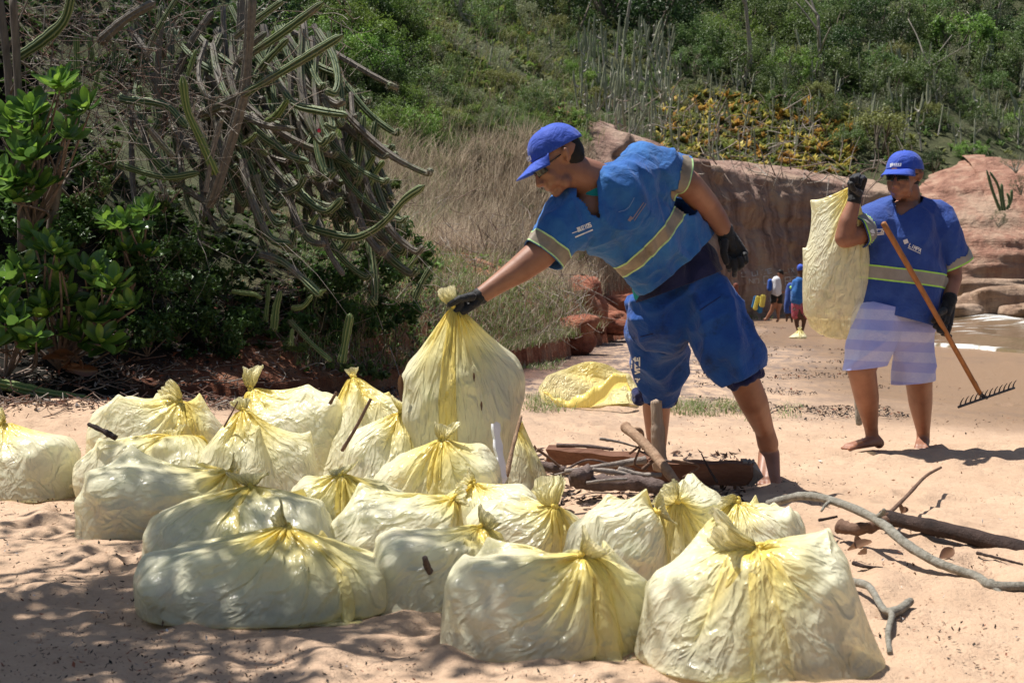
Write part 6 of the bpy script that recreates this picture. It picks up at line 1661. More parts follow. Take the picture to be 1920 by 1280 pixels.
# ================= the standing worker with the rake
B2 = empty('person', (float(P(1690, 845, 8.65)[0]), 8.65, gz(P(1690, 845, 8.65)[0], 8.65)), 'standing worker in royal blue shirt and striped shorts, bag over shoulder', 'person')
hc2 = P(1694, 334, 8.5); HM2 = frame(hc2, (-.62, -.76, -.12), (-.05, -.1, 1), 1.2)
u = UN(); head_union(u, HM2)
u.chain([(1702, 358, 8.55, 22), (1704, 385, 8.60, 22)])
u.chain([(1640, 412, 8.55, 24), (1700, 402, 8.62, 22), (1752, 410, 8.6, 26)]); u.chain([(1696, 430, 8.55, 56), (1690, 520, 8.57, 54), (1685, 590, 8.57, 46)], .7)
u.chain([(1640, 415, 8.52, 26), (1612, 440, 8.42, 21), (1584, 446, 8.34, 19), (1590, 415, 8.33, 17), (1602, 378, 8.33, 12)])
u.chain([(1755, 415, 8.6, 26), (1780, 480, 8.62, 21), (1786, 520, 8.6, 18), (1780, 562, 8.5, 12.5)])
u.chain([(1655, 600, 8.54, 32), (1615, 690, 8.45, 27), (1625, 745, 8.55, 23), (1633, 800, 8.68, 13), (1636, 822, 8.7, 12)])
zz = gz(P(1620, 840, 8.7)[0], 8.7)
a2 = P(1636, 818, 8.7); he = P(1648, 836, 8.72); he[2] = max(he[2], zz + .03); to = P(1594, 838, 8.55); to[2] = zz + .035
foot(u, a2, he, to, .034, s=1.08)
u.chain([(1712, 605, 8.64, 30), (1722, 700, 8.65, 26), (1726, 755, 8.8, 22), (1731, 808, 8.92, 12.5), (1731, 826, 8.93, 12)])
zt = gz(P(1730, 845, 8.8)[0], 8.8); to = np.array((P(1728, 845, 8.74)[0], 8.74, zt + .018)); he = np.array((P(1731, 845, 8.95)[0], 8.96, zt + .03))
foot(u, P(1731, 824, 8.93), he, to, .033, s=1.05)
part('body', fin(u.grow(.0075, 4, 'body'), SKIN), B2)
head_parts(B2, HM2, capm=CAPM)
s2 = UN()
s2.chain([(1642, 414, 8.55, 34), (1700, 400, 8.58, 34), (1752, 412, 8.6, 34)]); s2.chain([(1694, 440, 8.55, 66), (1692, 520, 8.55, 72), (1684, 600, 8.55, 74), (1684, 640, 8.55, 74)], .72)
s2.chain([(1656, 430, 8.52, 44), (1652, 520, 8.5, 44), (1646, 600, 8.5, 42)], .8); s2.chain([(1738, 430, 8.6, 42), (1726, 530, 8.6, 44), (1722, 620, 8.6, 44)], .8)
s2.chain([(1642, 418, 8.53, 36), (1615, 432, 8.44, 30), (1588, 442, 8.36, 29)]); s2.chain([(1752, 420, 8.6, 38), (1778, 470, 8.61, 33), (1798, 515, 8.62, 31)])
cA = P(1603, 436, 8.40); dA2 = P(1588, 440, 8.36) - P(1640, 420, 8.52); dA2 /= np.linalg.norm(dA2); cB = P(1791, 497, 8.62); dB2 = P(1798, 515, 8.62) - P(1770, 450, 8.6); dB2 /= np.linalg.norm(dB2)
hemc = P(1682, 594, 8.5); hn2 = np.array((-.25, -.0, -.97))
wr3 = lambda V, N: .014 * ridge(V, (.12, 0, 1), 7, 1.0, 23) + .010 * ridge(V, (.5, 0, 1), 10, 2, 25) + .010 * fbm(V * 4, 2, 28)
sh2 = garment(s2, SHIRT2, .0095, 3, wr3, [(cA, dA2, cA, .12), (cB, dB2, cB, .14), (hemc, hn2, hemc, .5)], 'shirt')
_v = inpoly([(1672, 360), (1682, 399), (1690, 404), (1730, 378), (1736, 350)]); _v.dmax = 8.58; carve(sh2, _v)
dress(sh2, B2, 'shirt')
part('reflective_band', band(sh2, P(1690, 516, 8.4), (.12, 0, .99), .043, .009, P(1690, 516, 8.5), .34, (REFL, LIME)), B2)
part('sleeve_band', band(sh2, cA - dA2 * .045, dA2, .040, .009, cA, .125, (REFL, LIME), name='sleeve_band'), B2)
part('sleeve_band', band(sh2, cB - dB2 * .045, dB2, .043, .010, cB, .135, (REFL, LIME), name='sleeve_band'), B2)
printed(sh2, B2, 'chest_print', strokes('BUZIOS', (1636, 437), (1658, 436), 6.5, 1.9) + strip_quads((1634, 442), (1658, 440), 2.2, 6) + strip_quads((1634, 437), (1639, 433), 5, 2), WHITEP)
printed(sh2, B2, 'pocket_print', strip_quads((1696, 458), (1704, 455), 8, 3) + strokes('LIMPA', (1704, 462), (1727, 473), 6, 1.5) + strip_quads((1702, 465), (1726, 476), 1.4, 6), WHITEP)
# striped shorts
def stripe_mat():
    m = NT('striped_shorts'); co = m.coord()
    sx = m.n('SeparateXYZ'); m.l(co, sx.inputs[0]); z = m.math('ADD', sx.outputs[2], m.math('MULTIPLY', sx.outputs[0], .05))
    f = m.math('FRACT', m.math('MULTIPLY', z, 8.2)); b = m.math('GREATER_THAN', f, .5)
    nz = m.noise(160, 2, .6, m.coord((.4, 1, 3)))
    c = m.mix(b, (.36, .40, .80), m.mix(m.rng(nz, .4, .6), (.54, .58, .86), (.44, .48, .82)))
    m.color(c); m.set(Roughness=.8); m.normal(m.bump(m.noise(16, 5, .6, co, .8), .4, .02)); return m.m
p2 = UN(); p2.chain([(1655, 600, 8.52, 54), (1706, 606, 8.57, 50)], .75)
p2.chain([(1650, 600, 8.5, 48), (1630, 650, 8.45, 39), (1620, 700, 8.45, 35), (1618, 725, 8.45, 35)], .9); p2.chain([(1708, 605, 8.6, 44), (1711, 665, 8.62, 38), (1712, 725, 8.66, 36), (1712, 755, 8.66, 36)], .9)
k1, k2 = P(1617, 690, 8.45), P(1711, 717, 8.66)
sp = garment(p2, stripe_mat(), .009, 3, lambda V, N: .011 * ridge(V, (.3, 0, 1), 8, 1.6, 33) + .010 * ridge(V, (.9, 0, .45), 9, 2, 34) + .006 * fbm(V * 5, 2, 4), [(k1, (.12, 0, -1), k1, .17), (k2, (.1, 0, -1), k2, .17), (P(1682, 578, 8.5), (.25, 0, .97), P(1682, 578, 8.5), .5)], 'shorts')
dress(sp, B2, 'shorts')
hand(B2, P(1604, 366, 8.33), P(1608, 340, 8.31), [pl((1598, 336, 8.28), (1592, 344, 8.24), (1596, 354, 8.24)), pl((1603, 330, 8.27), (1596, 335, 8.22), (1599, 346, 8.22)), pl((1610, 328, 8.28), (1606, 333, 8.22), (1606, 343, 8.22)), pl((1618, 332, 8.3), (1613, 337, 8.24), (1612, 346, 8.23))],
     pl((1612, 362, 8.29), (1602, 356, 8.23), (1596, 345, 8.21)), side=(.9, -.2, .25), cuff=P(1602, 376, 8.33), s=1.15)
hand(B2, P(1779, 572, 8.48), P(1770, 604, 8.42), [pl((1758, 600, 8.38), (1753, 612, 8.34), (1762, 618, 8.34)), pl((1764, 608, 8.37), (1760, 620, 8.33), (1769, 624, 8.34)), pl((1772, 612, 8.38), (1768, 626, 8.35), (1776, 628, 8.37)), pl((1780, 614, 8.41), (1776, 629, 8.39), (1782, 630, 8.41))],
     pl((1770, 582, 8.42), (1758, 590, 8.36), (1750, 602, 8.34)), side=(.8, .3, -.3), cuff=P(1781, 560, 8.5), s=1.22)
# rake
r0, r1_ = P(1656, 418, 8.20), P(1838, 738, 8.42)
RK = empty('rake', tuple(P(1848, 742, 8.42)), 'garden rake with orange brown wooden handle held head up in the glove', 'rake')
WOOD = simple('rake_wood', (.36, .15, .05), .55, .25, 40, .4, .002, stretch=(1, 1, .15)); STEEL = simple('dark_steel', (.06, .06, .065), .5, .3, 40); STEEL.node_tree.nodes['Principled BSDF'].inputs['Metallic'].default_value = .6
part('handle', MB().tube(spline([r0, (r0 + r1_) / 2 + (0, 0, .006), r1_], 24), np.linspace(.0175, .0145, 24), 10, .03, 3).build('handle', WOOD), RK)
part('socket', MB().tube(spline([P(1826, 716, 8.41), P(1840, 740, 8.42), P(1852, 746, 8.42)], 8), np.linspace(.016, .010, 8), 8).build('socket', STEEL), RK)
e0, e1_ = P(1797, 763, 8.25), P(1902, 727, 8.60)
part('head_bar', MB().tube(spline([e0, e1_], 12), .0075, 6).build('head_bar', STEEL), RK)
tm = None
for k in range(12):
    c = e0 + (e1_ - e0) * (.03 + .94 * k / 11); pts = spline([c, c + (.004, -.01, .03), c + (.012, -.03, .052)], 6)
    part('tine', MB().tube(pts, np.linspace(.0055, .002, 6), 5).build('tine', STEEL), RK)

# ================= people far down the beach
WHT = cloth_material('white_top', (.62, .62, .66), (.75, .75, .78)); BLK = cloth_material('black_shorts', (.012, .012, .014), (.03, .03, .03)); PLAID = NT('plaid')
_c = PLAID.coord(); PLAID.color(PLAID.ramp(PLAID.noise(14, 3, .8, _c), [(.38, (.30, .04, .07)), (.5, (.50, .12, .16)), (.6, (.06, .02, .03)), (.7, (.55, .50, .5))])); PLAID.set(Roughness=.9); PLAID = PLAID.m
DSKIN = simple('dark_skin', (.085, .042, .028), .5, .2, 8)
def far_person(label, d, skin, body, garments, extra=None, group=None):
    b = body[0][-1] if isinstance(body[0], list) else body[0]; g0 = G(b[0], 0) if False else None
    root = empty('person', tuple(P(body[0][-1][0], body[0][-1][1], d)), label, 'person', group)
    un = UN()
    for ch in body: un.chain([(a, b_, d + (c[4] if False else 0), c[2]) for c in ch for a, b_ in [c[:2]]])
    part('body', fin(un.grow(.022, 2, 'body'), skin), root)
    for nm, m, chs in garments:
        un = UN()
        for ch in chs: un.chain([(c[0], c[1], d, c[2]) for c in ch])
        me = fin(un.grow(.022, 2, nm), m); displace(me, lambda V, N: .012 * ridge(V, (0, 0, 1), 6, 2, 5)); part(nm, me, root)
    return root
w1 = far_person('barefoot man in white shirt and black shorts with a blue backpack', 52, SKIN, [
    [(1453, 566, 6), (1447, 582, 4), (1437, 597, 2.2), (1434, 599, 2.4)], [(1461, 566, 6), (1459, 584, 3.8), (1460, 598, 2.2), (1457, 602, 2.4)], [(1463, 513, 5), (1464, 518, 4.5), (1460, 524, 3.5), (1456, 530, 6), (1456, 560, 7)], [(1464, 516, 2.6), (1468, 519, 1.2)], [(1456, 532, 4), (1460, 545, 2.6), (1470, 547, 2), (1472, 548, 2.2)]],
    [('shirt', WHT, [[(1456, 526, 8), (1456, 540, 9.5), (1456, 550, 9.5)], [(1450, 528, 4.5), (1455, 541, 3.6), (1461, 545, 3)]]), ('shorts', BLK, [[(1453, 556, 8), (1451, 564, 6.5)], [(1460, 556, 8), (1461, 565, 6.5)]]), ('hair', HAIR, [[(1464, 510, 5.2), (1465, 512, 5)]])])
BP = cloth_material('backpack_blue', (.02, .08, .38), (.04, .13, .5)); un = UN(); un.cone((1444, 527, 52), 4.5, (1443, 541, 52), 5); part('backpack', fin(un.grow(.025, 2, 'backpack'), BP), w1)
far_person('stooping person in navy uniform with yellow bands, next to the white shirt', 50, DSKIN, [[(1477, 580, 5), (1476, 590, 3), (1475, 601, 2)], [(1484, 580, 5), (1484, 592, 3), (1485, 603, 2)], [(1480, 545, 5), (1490, 547, 2.5)], [(1491, 527, 3.5), (1484, 535, 4), (1480, 570, 6), (1477, 582, 5)], [(1480, 575, 5), (1484, 582, 5)]],
    [('uniform', SHIRT2, [[(1482, 537, 7), (1480, 552, 8), (1479, 566, 8)], [(1476, 570, 6), (1476, 584, 5)], [(1484, 570, 6), (1485, 584, 5)]]), ('reflective_band', LIME, [[(1474.5, 553, 2.8), (1485.5, 554.5, 2.8)]]), ('lower_band', LIME, [[(1474.5, 566, 2.0), (1485, 566.5, 2.0)]])])
far_person('person in bright blue shirt and red plaid shorts behind the carried bag', 34.5, DSKIN, [[(1493, 590, 6), (1494, 608, 4), (1498, 625, 2.6), (1502, 631, 2.6)], [(1508, 592, 6), (1507, 606, 4), (1504, 622, 2.6), (1508, 628, 2.6)], [(1494, 540, 5), (1488, 549, 3), (1500, 548, 2.8)], [(1502, 506, 7), (1502, 514, 6), (1500, 528, 8), (1495, 590, 8), (1506, 594, 6)]],
    [('shirt', SHIRT1, [[(1500, 528, 10), (1494, 548, 11), (1495, 562, 12)], [(1490, 528, 5), (1487, 540, 4.6)]]), ('shorts', PLAID, [[(1493, 572, 9), (1492, 592, 7)], [(1502, 572, 9), (1510, 592, 7)]]), ('reflective_band', LIME, [[(1486, 552, 2.2), (1503, 552, 2.2)]]), ('sleeve_band', LIME, [[(1484, 539, 3.2), (1490, 541, 3.4)]]), ('cap', CAPM, [[(1502, 502, 7), (1502, 504, 7)]])])
far_person('person mostly hidden behind the carried bag, dark legs walking', 34, DSKIN, [[(1570, 600, 5), (1571, 615, 3.8), (1571, 632, 2.8), (1563, 634, 2.6)], [(1560, 600, 5), (1552, 622, 3.2), (1547, 630, 2.4), (1541, 631, 2.2)], [(1560, 530, 8), (1560, 580, 10), (1560, 602, 6)], [(1562, 590, 7), (1570, 602, 5)]],
    [('shorts', BLK, [[(1563, 578, 10), (1566, 598, 7)]]), ('shirt', SHIRT2, [[(1560, 525, 11), (1561, 570, 12)]])])
# ------------------------------------------------------------------ driftwood and small things
def wood_mat(name, a, b, rough=.9, sc=18, st=(1, 1, 1)):
    m = NT(name); co = m.coord(st); f = m.noise(sc, 6, .7, co); m.color(m.ramp(f, [(.3, a), (.68, b)])); m.set(Roughness=rough)
    m.b.inputs['Specular IOR Level'].default_value = .2; m.normal(m.bump(m.noise(sc * 2.2, 6, .75, co), 1, .014)); return m.m
DW = dict(post=wood_mat('weathered_post', (.27, .19, .135), (.50, .39, .30), .9, 26, (1, 1, .12)), grey=wood_mat('driftwood_grey', (.20, .165, .14), (.40, .35, .31)), brown=wood_mat('driftwood_brown', (.11, .065, .045), (.25, .155, .11)), tan=wood_mat('stripped_wood', (.24, .14, .085), (.45, .31, .21)),
          dark=wood_mat('charred_log', (.018, .012, .011), (.065, .042, .035), .7), lichen=wood_mat('lichen_bark', (.17, .155, .12), (.42, .40, .34), .9, 40), red=wood_mat('red_plank', (.10, .042, .026), (.22, .115, .075), .85, 14, (.3, 1, 1)), bark=wood_mat('old_bark', (.10, .07, .06), (.22, .165, .15), .9, 25))
def stick(name, label, pts, w0, w1, mat, cat='branch', group=None, rough=.18, seed=0, ns=9, n=28, twigs=()):
    """pts (u, v, d); widths in photo pixels"""
    S = spline([P(*p) for p in pts], n); dm = pts[0][2]
    root = empty(name, tuple(S[0]), label, cat, group)
    r = np.linspace(w0, w1, n) * dm / F * .5; kn = 1 + .22 * np.maximum(0, vnoise(np.stack([np.linspace(0, 9, n), np.full(n, seed * 1.3), np.zeros(n)], -1), seed))
    part('wood', MB().tube(S, r * kn, ns, rough, seed).build('wood', mat), root)
    for i, (tp, a, b) in enumerate(twigs):
        T = spline([P(*p) for p in tp], 14); part('twig', MB().tube(T, np.linspace(a, b, 14) * dm / F * .5, 7, rough, seed + i + 3).build('twig', mat), root)
    return root
def plank(label, a, b, h, dep, mat, roll=.0, seed=0, name='plank', group='broken planks in the driftwood pile'):
    """a, b ends (u, v, d) of the front top edge; h height and dep depth in metres"""
    A_, B_ = P(*a), P(*b); x = B_ - A_; L = np.linalg.norm(x); x /= L; y = np.cross((0, 0, 1), x); y /= np.linalg.norm(y); z = np.cross(x, y)
    y, z = y * math.cos(roll) + z * math.sin(roll), -y * math.sin(roll) + z * math.cos(roll)
    nx = 26; prof = [(0, 0), (0, -h * .5), (0, -h), (dep * .5, -h), (dep, -h), (dep, -h * .5), (dep, 0), (dep * .5, 0)]
    V = np.zeros((8, nx, 3)); g = np.random.default_rng(seed)
    for i in range(nx):
        t = i / (nx - 1)
        for k, (p, q) in enumerate(prof):
            e = (g.normal() * .012 if i in (0, nx - 1) else 0)
            V[k, i] = A_ + x * (t * L + e + (.02 * math.sin(k * 2.1) if i in (0, nx - 1) else 0)) + y * p + z * (q + .004 * math.sin(i * .7 + k))
    V += .004 * np.stack([fbm(V * 12 + k, 3, seed) for k in range(3)], -1)
    Vf = V.reshape(-1, 3); i0 = np.arange(8) * nx
    e = link(name, mesh(name, Vf, [gridfaces(8, nx, True), np.array([i0[::-1]]), np.array([i0 + nx - 1])], mat, False))
    c = Vf.mean(0); e.data.transform(Matrix.Translation(-Vector(c))); e.location = c
    bv = e.modifiers.new('b', 'BEVEL'); bv.width = .004; bv.segments = 2; bv.limit_method = 'ANGLE'
    return tag(e, label, 'plank', group)
plank('long reddish brown plank lying behind the tangle, its flat end at the bare foot', (1215, 868, 7.05), (1404, 870, 6.95), .115, .05, DW['red'], .25, 1)
plank('reddish brown plank with weathered top edge at the left of the driftwood pile', (1022, 842, 7.5), (1212, 860, 7.2), .085, .05, DW['red'], .45, 2)
plank('greyish end block of the long plank next to the bare foot', (1392, 866, 6.98), (1411, 868, 6.96), .12, .055, DW['grey'], .2, 3)
stick('stick', 'thin reddish stick lying on top of the left plank', [(1044, 834, 7.5), (1100, 836, 7.45), (1150, 842, 7.4)], 7, 6, DW['bark'], 'stick', seed=4)
stick('post', 'upright weathered post standing in the driftwood pile in front of the shin', [(1238, 880, 7.0), (1233, 810, 7.0), (1230, 752, 7.0)], 28, 22, DW['post'], 'post', seed=5, ns=7, rough=.16)
stick('branch', 'peeled branch leaning diagonally across the driftwood with a knobby top', [(1268, 905, 6.35), (1225, 850, 6.6), (1196, 820, 6.75), (1172, 800, 6.9)], 19, 21, DW['tan'], seed=6, twigs=[([(1178, 806, 6.88), (1202, 808, 6.9), (1206, 842, 6.95)], 12, 7)])
stick('branch', 'smooth grey branch lying level through the driftwood pile', [(1060, 884, 6.8), (1130, 874, 6.85), (1180, 866, 6.9), (1210, 862, 6.92)], 9, 15, DW['grey'], seed=7)
stick('log', 'short rough bark covered log at the left end of the driftwood', [(966, 868, 7.0), (1010, 872, 6.95), (1060, 882, 6.9)], 25, 16, DW['bark'], 'log', seed=8, rough=.4)
stick('branch', 'pale bone coloured stick low in the driftwood pile', [(1112, 880, 6.6), (1150, 884, 6.6), (1182, 892, 6.6)], 8, 10, DW['grey'], seed=9)
stick('branch', 'second pale stick below the bone coloured one', [(1100, 905, 6.4), (1140, 900, 6.4), (1175, 898, 6.45)], 6, 6, DW['grey'], seed=10)
stick('log', 'thick dark broken log under the driftwood tangle', [(1072, 895, 6.55), (1130, 905, 6.55), (1200, 905, 6.5), (1250, 915, 6.45)], 34, 26, DW['bark'], 'log', seed=11, rough=.5)
stick('log', 'dark stump with a hollow end in the middle of the driftwood', [(1105, 886, 6.55), (1090, 890, 6.5), (1080, 893, 6.45)], 26, 20, DW['bark'], 'log', seed=12, rough=.7)
stick('branch', 'charred dark twig sticking up right of the leaning branch', [(1345, 905, 6.6), (1330, 880, 6.65), (1315, 850, 6.7)], 6, 2, DW['dark'], seed=13)
for k, (pts, w) in enumerate([([(1008, 842), (1035, 862), (1060, 884)], 6), ([(1060, 880), (1100, 862), (1140, 868), (1190, 880)], 5), ([(1040, 890), (1090, 880), (1150, 890)], 4), ([(1180, 850), (1200, 838), (1190, 870), (1215, 882)], 5), ([(1290, 868), (1240, 862), (1200, 846)], 6), ([(1125, 822), (1160, 828), (1195, 838)], 6), ([(1260, 862), (1310, 874), (1280, 895)], 5), ([(1140, 900), (1190, 892), (1230, 902)], 9), ([(1160, 880), (1200, 890), (1240, 890)], 14), ([(1205, 880), (1225, 860), (1215, 840)], 8)]):
    stick('stick', ['bent thin stick poking left over the log', 'looping dark root over the left plank', 'thin curved root in front of the log', 'zigzag twig beside the leaning branch', 'stick lying across the two planks', 'short pale sliver of wood on the sand behind the pile', 'dark twig curling over the long plank', 'rough root in front of the upright post', 'thick knotted root at the foot of the post', 'dark stub leaning against the post'][k],
          [(a, b, 6.9 - k * .03) for a, b in pts], w, w * .6, [DW['brown'], DW['bark'], DW['grey']][k % 3], 'stick', 'thin sticks tangled in the driftwood pile', .35, 30 + k, 7, 16)
flakes('wood_scraps', ground_pts(1000, 1400, 850, 960, 700, 31), .045, [DW['brown'], DW['bark'], DW['dark']], 'bark scraps and leaves under the driftwood pile', 32)
# white slat and thin stick by the lifted bag
e = plank('white painted wooden slat standing among the bags', (920, 797, 6.0), (934, 895, 5.95), .045, .012, simple('white_paint', (.72, .72, .76), .6, .08, 12), 1.2, 5, 'slat', None)
stick('stick', 'thin olive stick leaning right of the white slat', [(950, 892, 6.05), (960, 845, 6.1), (977, 780, 6.2)], 9, 6, DW['tan'], 'stick', seed=20, rough=.08)
stick('stick', 'reddish brown stick leaning between the bags left of the lifted one', [(641, 845, 6.15), (668, 800, 6.15), (695, 748, 6.15)], 7, 6, DW['brown'], 'stick', seed=21, rough=.08)
stick('stick', 'short dark stub poking out of a bag near the small topknot', [(618, 757, 6.6), (631, 735, 6.6)], 6, 5, DW['brown'], 'stick', seed=22)
stick('stick', 'thin twig poking from the bag with two ears', [(420, 800, 6.2), (434, 775, 6.2), (446, 752, 6.2)], 4, 2.5, DW['brown'], 'stick', seed=23)
stick('stick', 'black rough stick end resting on the greyish bag at the left', [(216, 820, 6.3), (190, 806, 6.35), (166, 795, 6.4)], 12, 7, DW['dark'], 'stick', seed=24, rough=.5)
stick('stick', 'dark stub pushing out the side of the slumped yellow bag', [(812, 1080, 4.3), (801, 1062, 4.2), (797, 1046, 4.13)], 14, 10, DW['bark'], 'stick', seed=25, rough=.3)
# branches on the right
def onz(pts, lift=0):
    out = []
    for (u, v) in pts:
        g = G(u, v, True); z = lift
        out.append((u, v - z, g[1]))
    return out
stick('branch', 'long pale lichen spotted branch curving across the sand at the right', [(1440, 945, 5.75), (1500, 930, 5.65), (1560, 938, 5.5), (1640, 972, 5.2), (1700, 1020, 4.95), (1760, 1055, 4.8), (1830, 1080, 4.68), (1862, 1098, 4.6), (1950, 1098, 4.58)], 16, 14, DW['lichen'], seed=41, n=60, rough=.2,
      twigs=[([(1855, 1092, 4.62), (1872, 1110, 4.58), (1880, 1114, 4.56)], 18, 6), ([(1640, 972, 5.2), (1655, 962, 5.15), (1658, 955, 5.12)], 11, 6), ([(1560, 938, 5.5), (1548, 946, 5.45), (1540, 958, 5.4)], 8, 4)])
stick('log', 'dark brown charred pole lying at the right edge behind the pale branch', [(1655, 968, 5.75), (1720, 982, 5.6), (1800, 1000, 5.45), (1960, 1040, 5.2)], 27, 30, DW['dark'], 'log', seed=42, rough=.15)
stick('branch', 'thin reddish stick rising from the end of the dark pole', [(1664, 965, 5.7), (1700, 930, 6.0), (1735, 893, 6.5), (1764, 876, 6.9)], 8, 6, DW['brown'], 'stick' and 'branch', seed=43, rough=.1)
stick('branch', 'small forked grey branch lying beside the biggest front bag', [(1600, 1090, 4.5), (1630, 1100, 4.4), (1655, 1140, 4.15), (1672, 1150, 4.08), (1665, 1185, 3.9), (1668, 1222, 3.74)], 15, 8, DW['lichen'], seed=44, n=40, rough=.2, twigs=[([(1668, 1150, 4.15), (1690, 1140, 4.2), (1708, 1126, 4.25)], 19, 14)])
stick('root', 'dark gnarled root end under the pale branch', [(1572, 985, 5.4), (1600, 992, 5.35), (1640, 985, 5.3), (1665, 975, 5.3)], 26, 18, DW['brown'], 'root', seed=45, rough=.6)
stick('stick', 'small dark root piece left of the gnarled root', [(1535, 975, 5.5), (1570, 968, 5.5)], 6, 4, DW['dark'], 'stick', seed=46)
stick('stick', 'short dark stick on the sand right of the biggest bag', [(1600, 1055, 4.85), (1625, 1062, 4.8), (1655, 1064, 4.8)], 9, 4, DW['dark'], 'stick', seed=47)
stick('stick', 'thin dark twig on the sand near the right edge', [(1832, 1036, 5.1), (1880, 1048, 5.0), (1918, 1058, 4.95)], 6, 4, DW['dark'], 'stick', seed=48, rough=.4)
r_ = empty('dead_leaf', tuple(P(1620, 1030, 5.0)), 'curled reddish dead leaf below the pale branch', 'leaf')
for (u, v, d, s) in [(1590, 1032, 5.0, 62), (1612, 1034, 4.95, 50), (1602, 1022, 5.0, 44)]: rosette(r_, P(u, v, d), (g_.normal() * .6, -.2, .6), s * d / F, g_, 'd', 1)
r_ = empty('dead_leaf', tuple(P(1695, 957, 5.9)), 'small curled brown leaf beside the thin reddish stick', 'leaf'); rosette(r_, P(1690, 962, 5.9), (.3, -.1, .8), .07, g_, 'd', 2)
r_ = empty('dead_leaf', tuple(P(1765, 1040, 4.95)), 'grey dead leaf standing on edge under the pale branch', 'leaf'); rosette(r_, P(1762, 1046, 4.95), (.4, -.3, .6), .075, g_, 'd', 1)
# dark leaves showing through the lifted bag
for (u, v, s, lb) in [(752, 752, 50, 'dark brown dead leaf poking out at the left side of the lifted bag'), (889, 716, 18, 'brown leaf tip showing through the upper hole of the lifted bag'), (903, 770, 18, 'brown leaf tip showing through the lower hole of the lifted bag')]:
    d = 6.13 if u > 800 else 6.25
    r_ = empty('dead_leaf', tuple(P(u, v, d)), lb, 'leaf', 'leaves showing at the lifted bag'); o = link('leaf', LM['d'][0], r_)
    o.matrix_basis = Matrix.Rotation(R(80), 4, 'X') @ Matrix.Rotation(R(-15), 4, 'Y') @ Matrix.Scale(s * d / F, 4) @ Matrix.Diagonal((.5, 1, 1, 1))
stick('stick', 'tree stake standing behind the standing worker\'s leg', [(1611, 796, 9.4), (1606, 740, 9.4), (1600, 700, 9.4)], 11, 11, DW['lichen'], 'stick', seed=60)
stick('post', 'rust coloured post standing at the edge of the beach behind the bending worker', [(1392, 600, 44), (1388, 575, 44), (1380, 548, 44), (1380, 532, 44)], 11, 9, simple('rust', (.22, .075, .05), .8, .3), 'post', seed=61)
# yellow and blue floats
FY = simple('float_yellow', (.66, .56, .12), .6, .1, 6); FB = simple('float_blue', (.03, .18, .42), .6, .1, 6)
def slab(root, nm, u, v, w, h, d, mat, tilt, dep=.18):
    c = P(u, v, d); bm = bmesh.new(); bmesh.ops.create_cube(bm, size=1); bmesh.ops.scale(bm, vec=(w * d / F, dep, h * d / F), verts=bm.verts); bmesh.ops.bevel(bm, geom=bm.edges[:], offset=.035, segments=3, affect='EDGES')
    me = bpy.data.meshes.new(nm); bm.to_mesh(me); bm.free(); me.materials.append(mat); o = link(nm, me, root); o.location = Vector(c) - root.location; o.rotation_euler = (0, tilt, 0); return o
r_ = empty('float', tuple(P(1420, 582, 50)), 'yellow and blue foam float leaning on the sand, left one of two', 'float'); slab(r_, 'yellow_panel', 1419, 568, 8, 28, 50, FY, .25); slab(r_, 'blue_panel', 1414, 566, 5, 25, 50.3, FB, .25); slab(r_, 'blue_base', 1421, 580, 7, 8, 50.2, FB, 0)
r_ = empty('float', tuple(P(1430, 586, 50)), 'yellow and blue foam float leaning on the sand, right one of two', 'float'); slab(r_, 'yellow_panel', 1430, 564, 9, 24, 49.8, FY, .15); slab(r_, 'blue_panel', 1425, 577, 9, 20, 50, FB, .05)
stick('hoe', 'small red hoe stuck in the sand behind the carried bag', [(1532, 614, 38), (1529, 606, 38), (1526, 596, 38)], 2.5, 1.5, simple('red_paint', (.30, .04, .03), .5, .1), 'tool', seed=62, twigs=[([(1527, 614, 38), (1538, 614, 38)], 3, 2)])
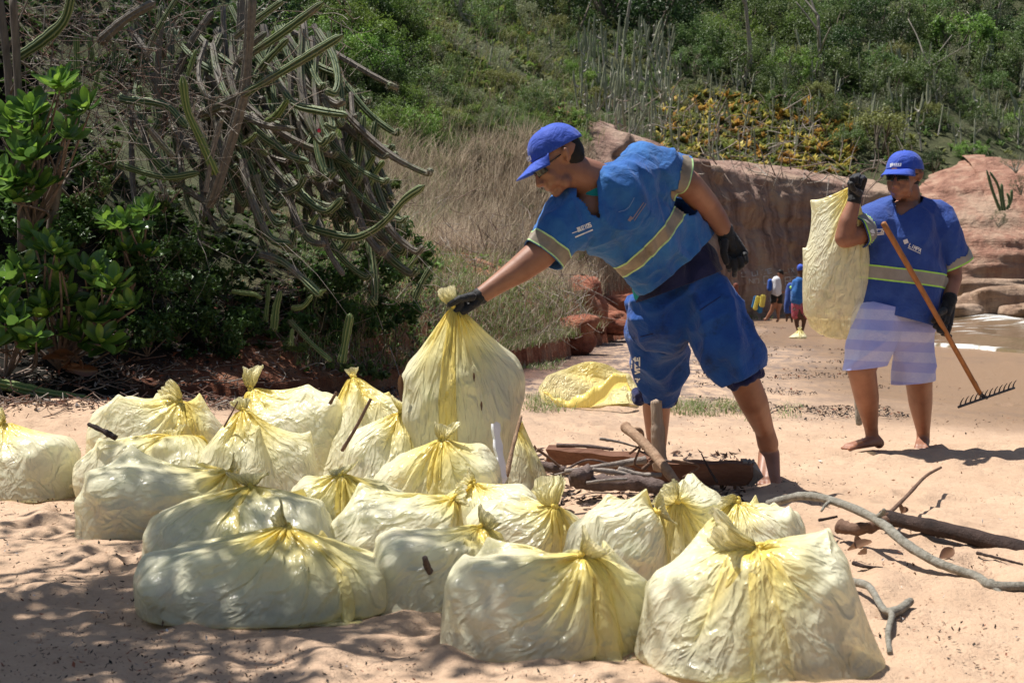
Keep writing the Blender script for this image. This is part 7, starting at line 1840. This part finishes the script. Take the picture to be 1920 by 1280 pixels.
# writing scratched and painted on the cliff
CHK = simple('chalk_paint', (.50, .46, .43), .9, .2, 6)
def wall_print(name, polys, mat, off=.03):
    t = BVHTree.FromPolygons([v.co for v in cliff.data.vertices], [p.vertices for p in cliff.data.polygons]); mb = MB(); eye = Vector((0, 0, CH))
    for poly in polys:
        V = []
        for (u, v) in poly:
            d = (PV(u, v, 1) - eye).normalized(); h = t.ray_cast(eye, d)
            if h[0] is None: break
            V.append(h[0] - d * .05)
        if len(V) == 4: mb.add(np.array([list(x) for x in V]), np.array([[0, 1, 2, 3]]))
    if mb.n: o = part(name, mb.build(name, mat, False), cliff)
wall_print('writing', strokes('LEVE', (1411, 517), (1450, 511), 8, 1.4) + strokes('O', (1391, 519), (1401, 518), 8, 1), CHK)
wall_print('writing', strokes('LIX', (1470, 512), (1491, 509), 7, 1.4), CHK)
wall_print('writing', strokes('NO', (1405, 531), (1426, 530), 8, 1.2) + strokes('D', (1433, 532), (1447, 531), 14, 1.6), CHK)
wall_print('writing', strokes('R', (1473, 534), (1486, 533), 14, 1.6) + strokes('O', (1486, 533), (1500, 532), 14, 1.2), CHK)
# small columnar cactus growing on the smooth rock
def tiny(label, lst, d):
    root = empty('cactus', tuple(P(*lst[0][0][0], d)), label, 'cactus', 'cacti growing on the smooth rock')
    for i, (pts, w) in enumerate(lst): part('stem', stem_mesh([(u, v, d) for u, v in pts], w, CAC, .1, 500 + i + int(lst[0][0][0][0]), 5, .2, 14), root)
_sm = stem_mesh
def stem_mesh(pts, w, mat, old, seed, ribs=7, dep=.24, n=30):     # far stems carry no spines
    S = spline(np.array([P(*p) for p in pts]), n); V, q, rb, ss = ribbed(S, np.full(n, w * pts[0][2] / F * .5), ribs, dep, seed)
    mb = MB().add(V, q); me = mb.build('stem', mat)
    for nm, a in (('rib', rb), ('old', np.full(len(V), old))):
        at = me.attributes.new(nm, 'FLOAT', 'POINT'); at.data.foreach_set('value', a.astype(np.float32))
    return me
tiny('clump of green columnar cactus stems growing on the smooth rock', [([(1876, 395), (1862, 360), (1852, 325)], 6), ([(1880, 395), (1872, 350), (1856, 322)], 5), ([(1884, 395), (1880, 370), (1878, 344)], 6), ([(1888, 392), (1896, 375), (1897, 355)], 6), ([(1872, 390), (1858, 350), (1850, 318)], 4), ([(1892, 390), (1892, 372), (1888, 362)], 5)], 64)
near = hit(1880, 400)
for (u, v, r_px, key, lb) in [(1872, 408, 20, 'grey_a', 'dark tuft below the cactus clump on the smooth rock'), (1905, 300, 26, 'grey_b', 'grey scrub on the right of the smooth rock'), (1915, 345, 22, 'grey_a', 'small scrub at the right edge of the rock'), (1750, 300, 26, 'dark_a', 'dark bush in the gap between cliff and smooth rock')]:
    bush(key, P(u, v, 66), r_px * 66 / F, lb, None, sink=0)
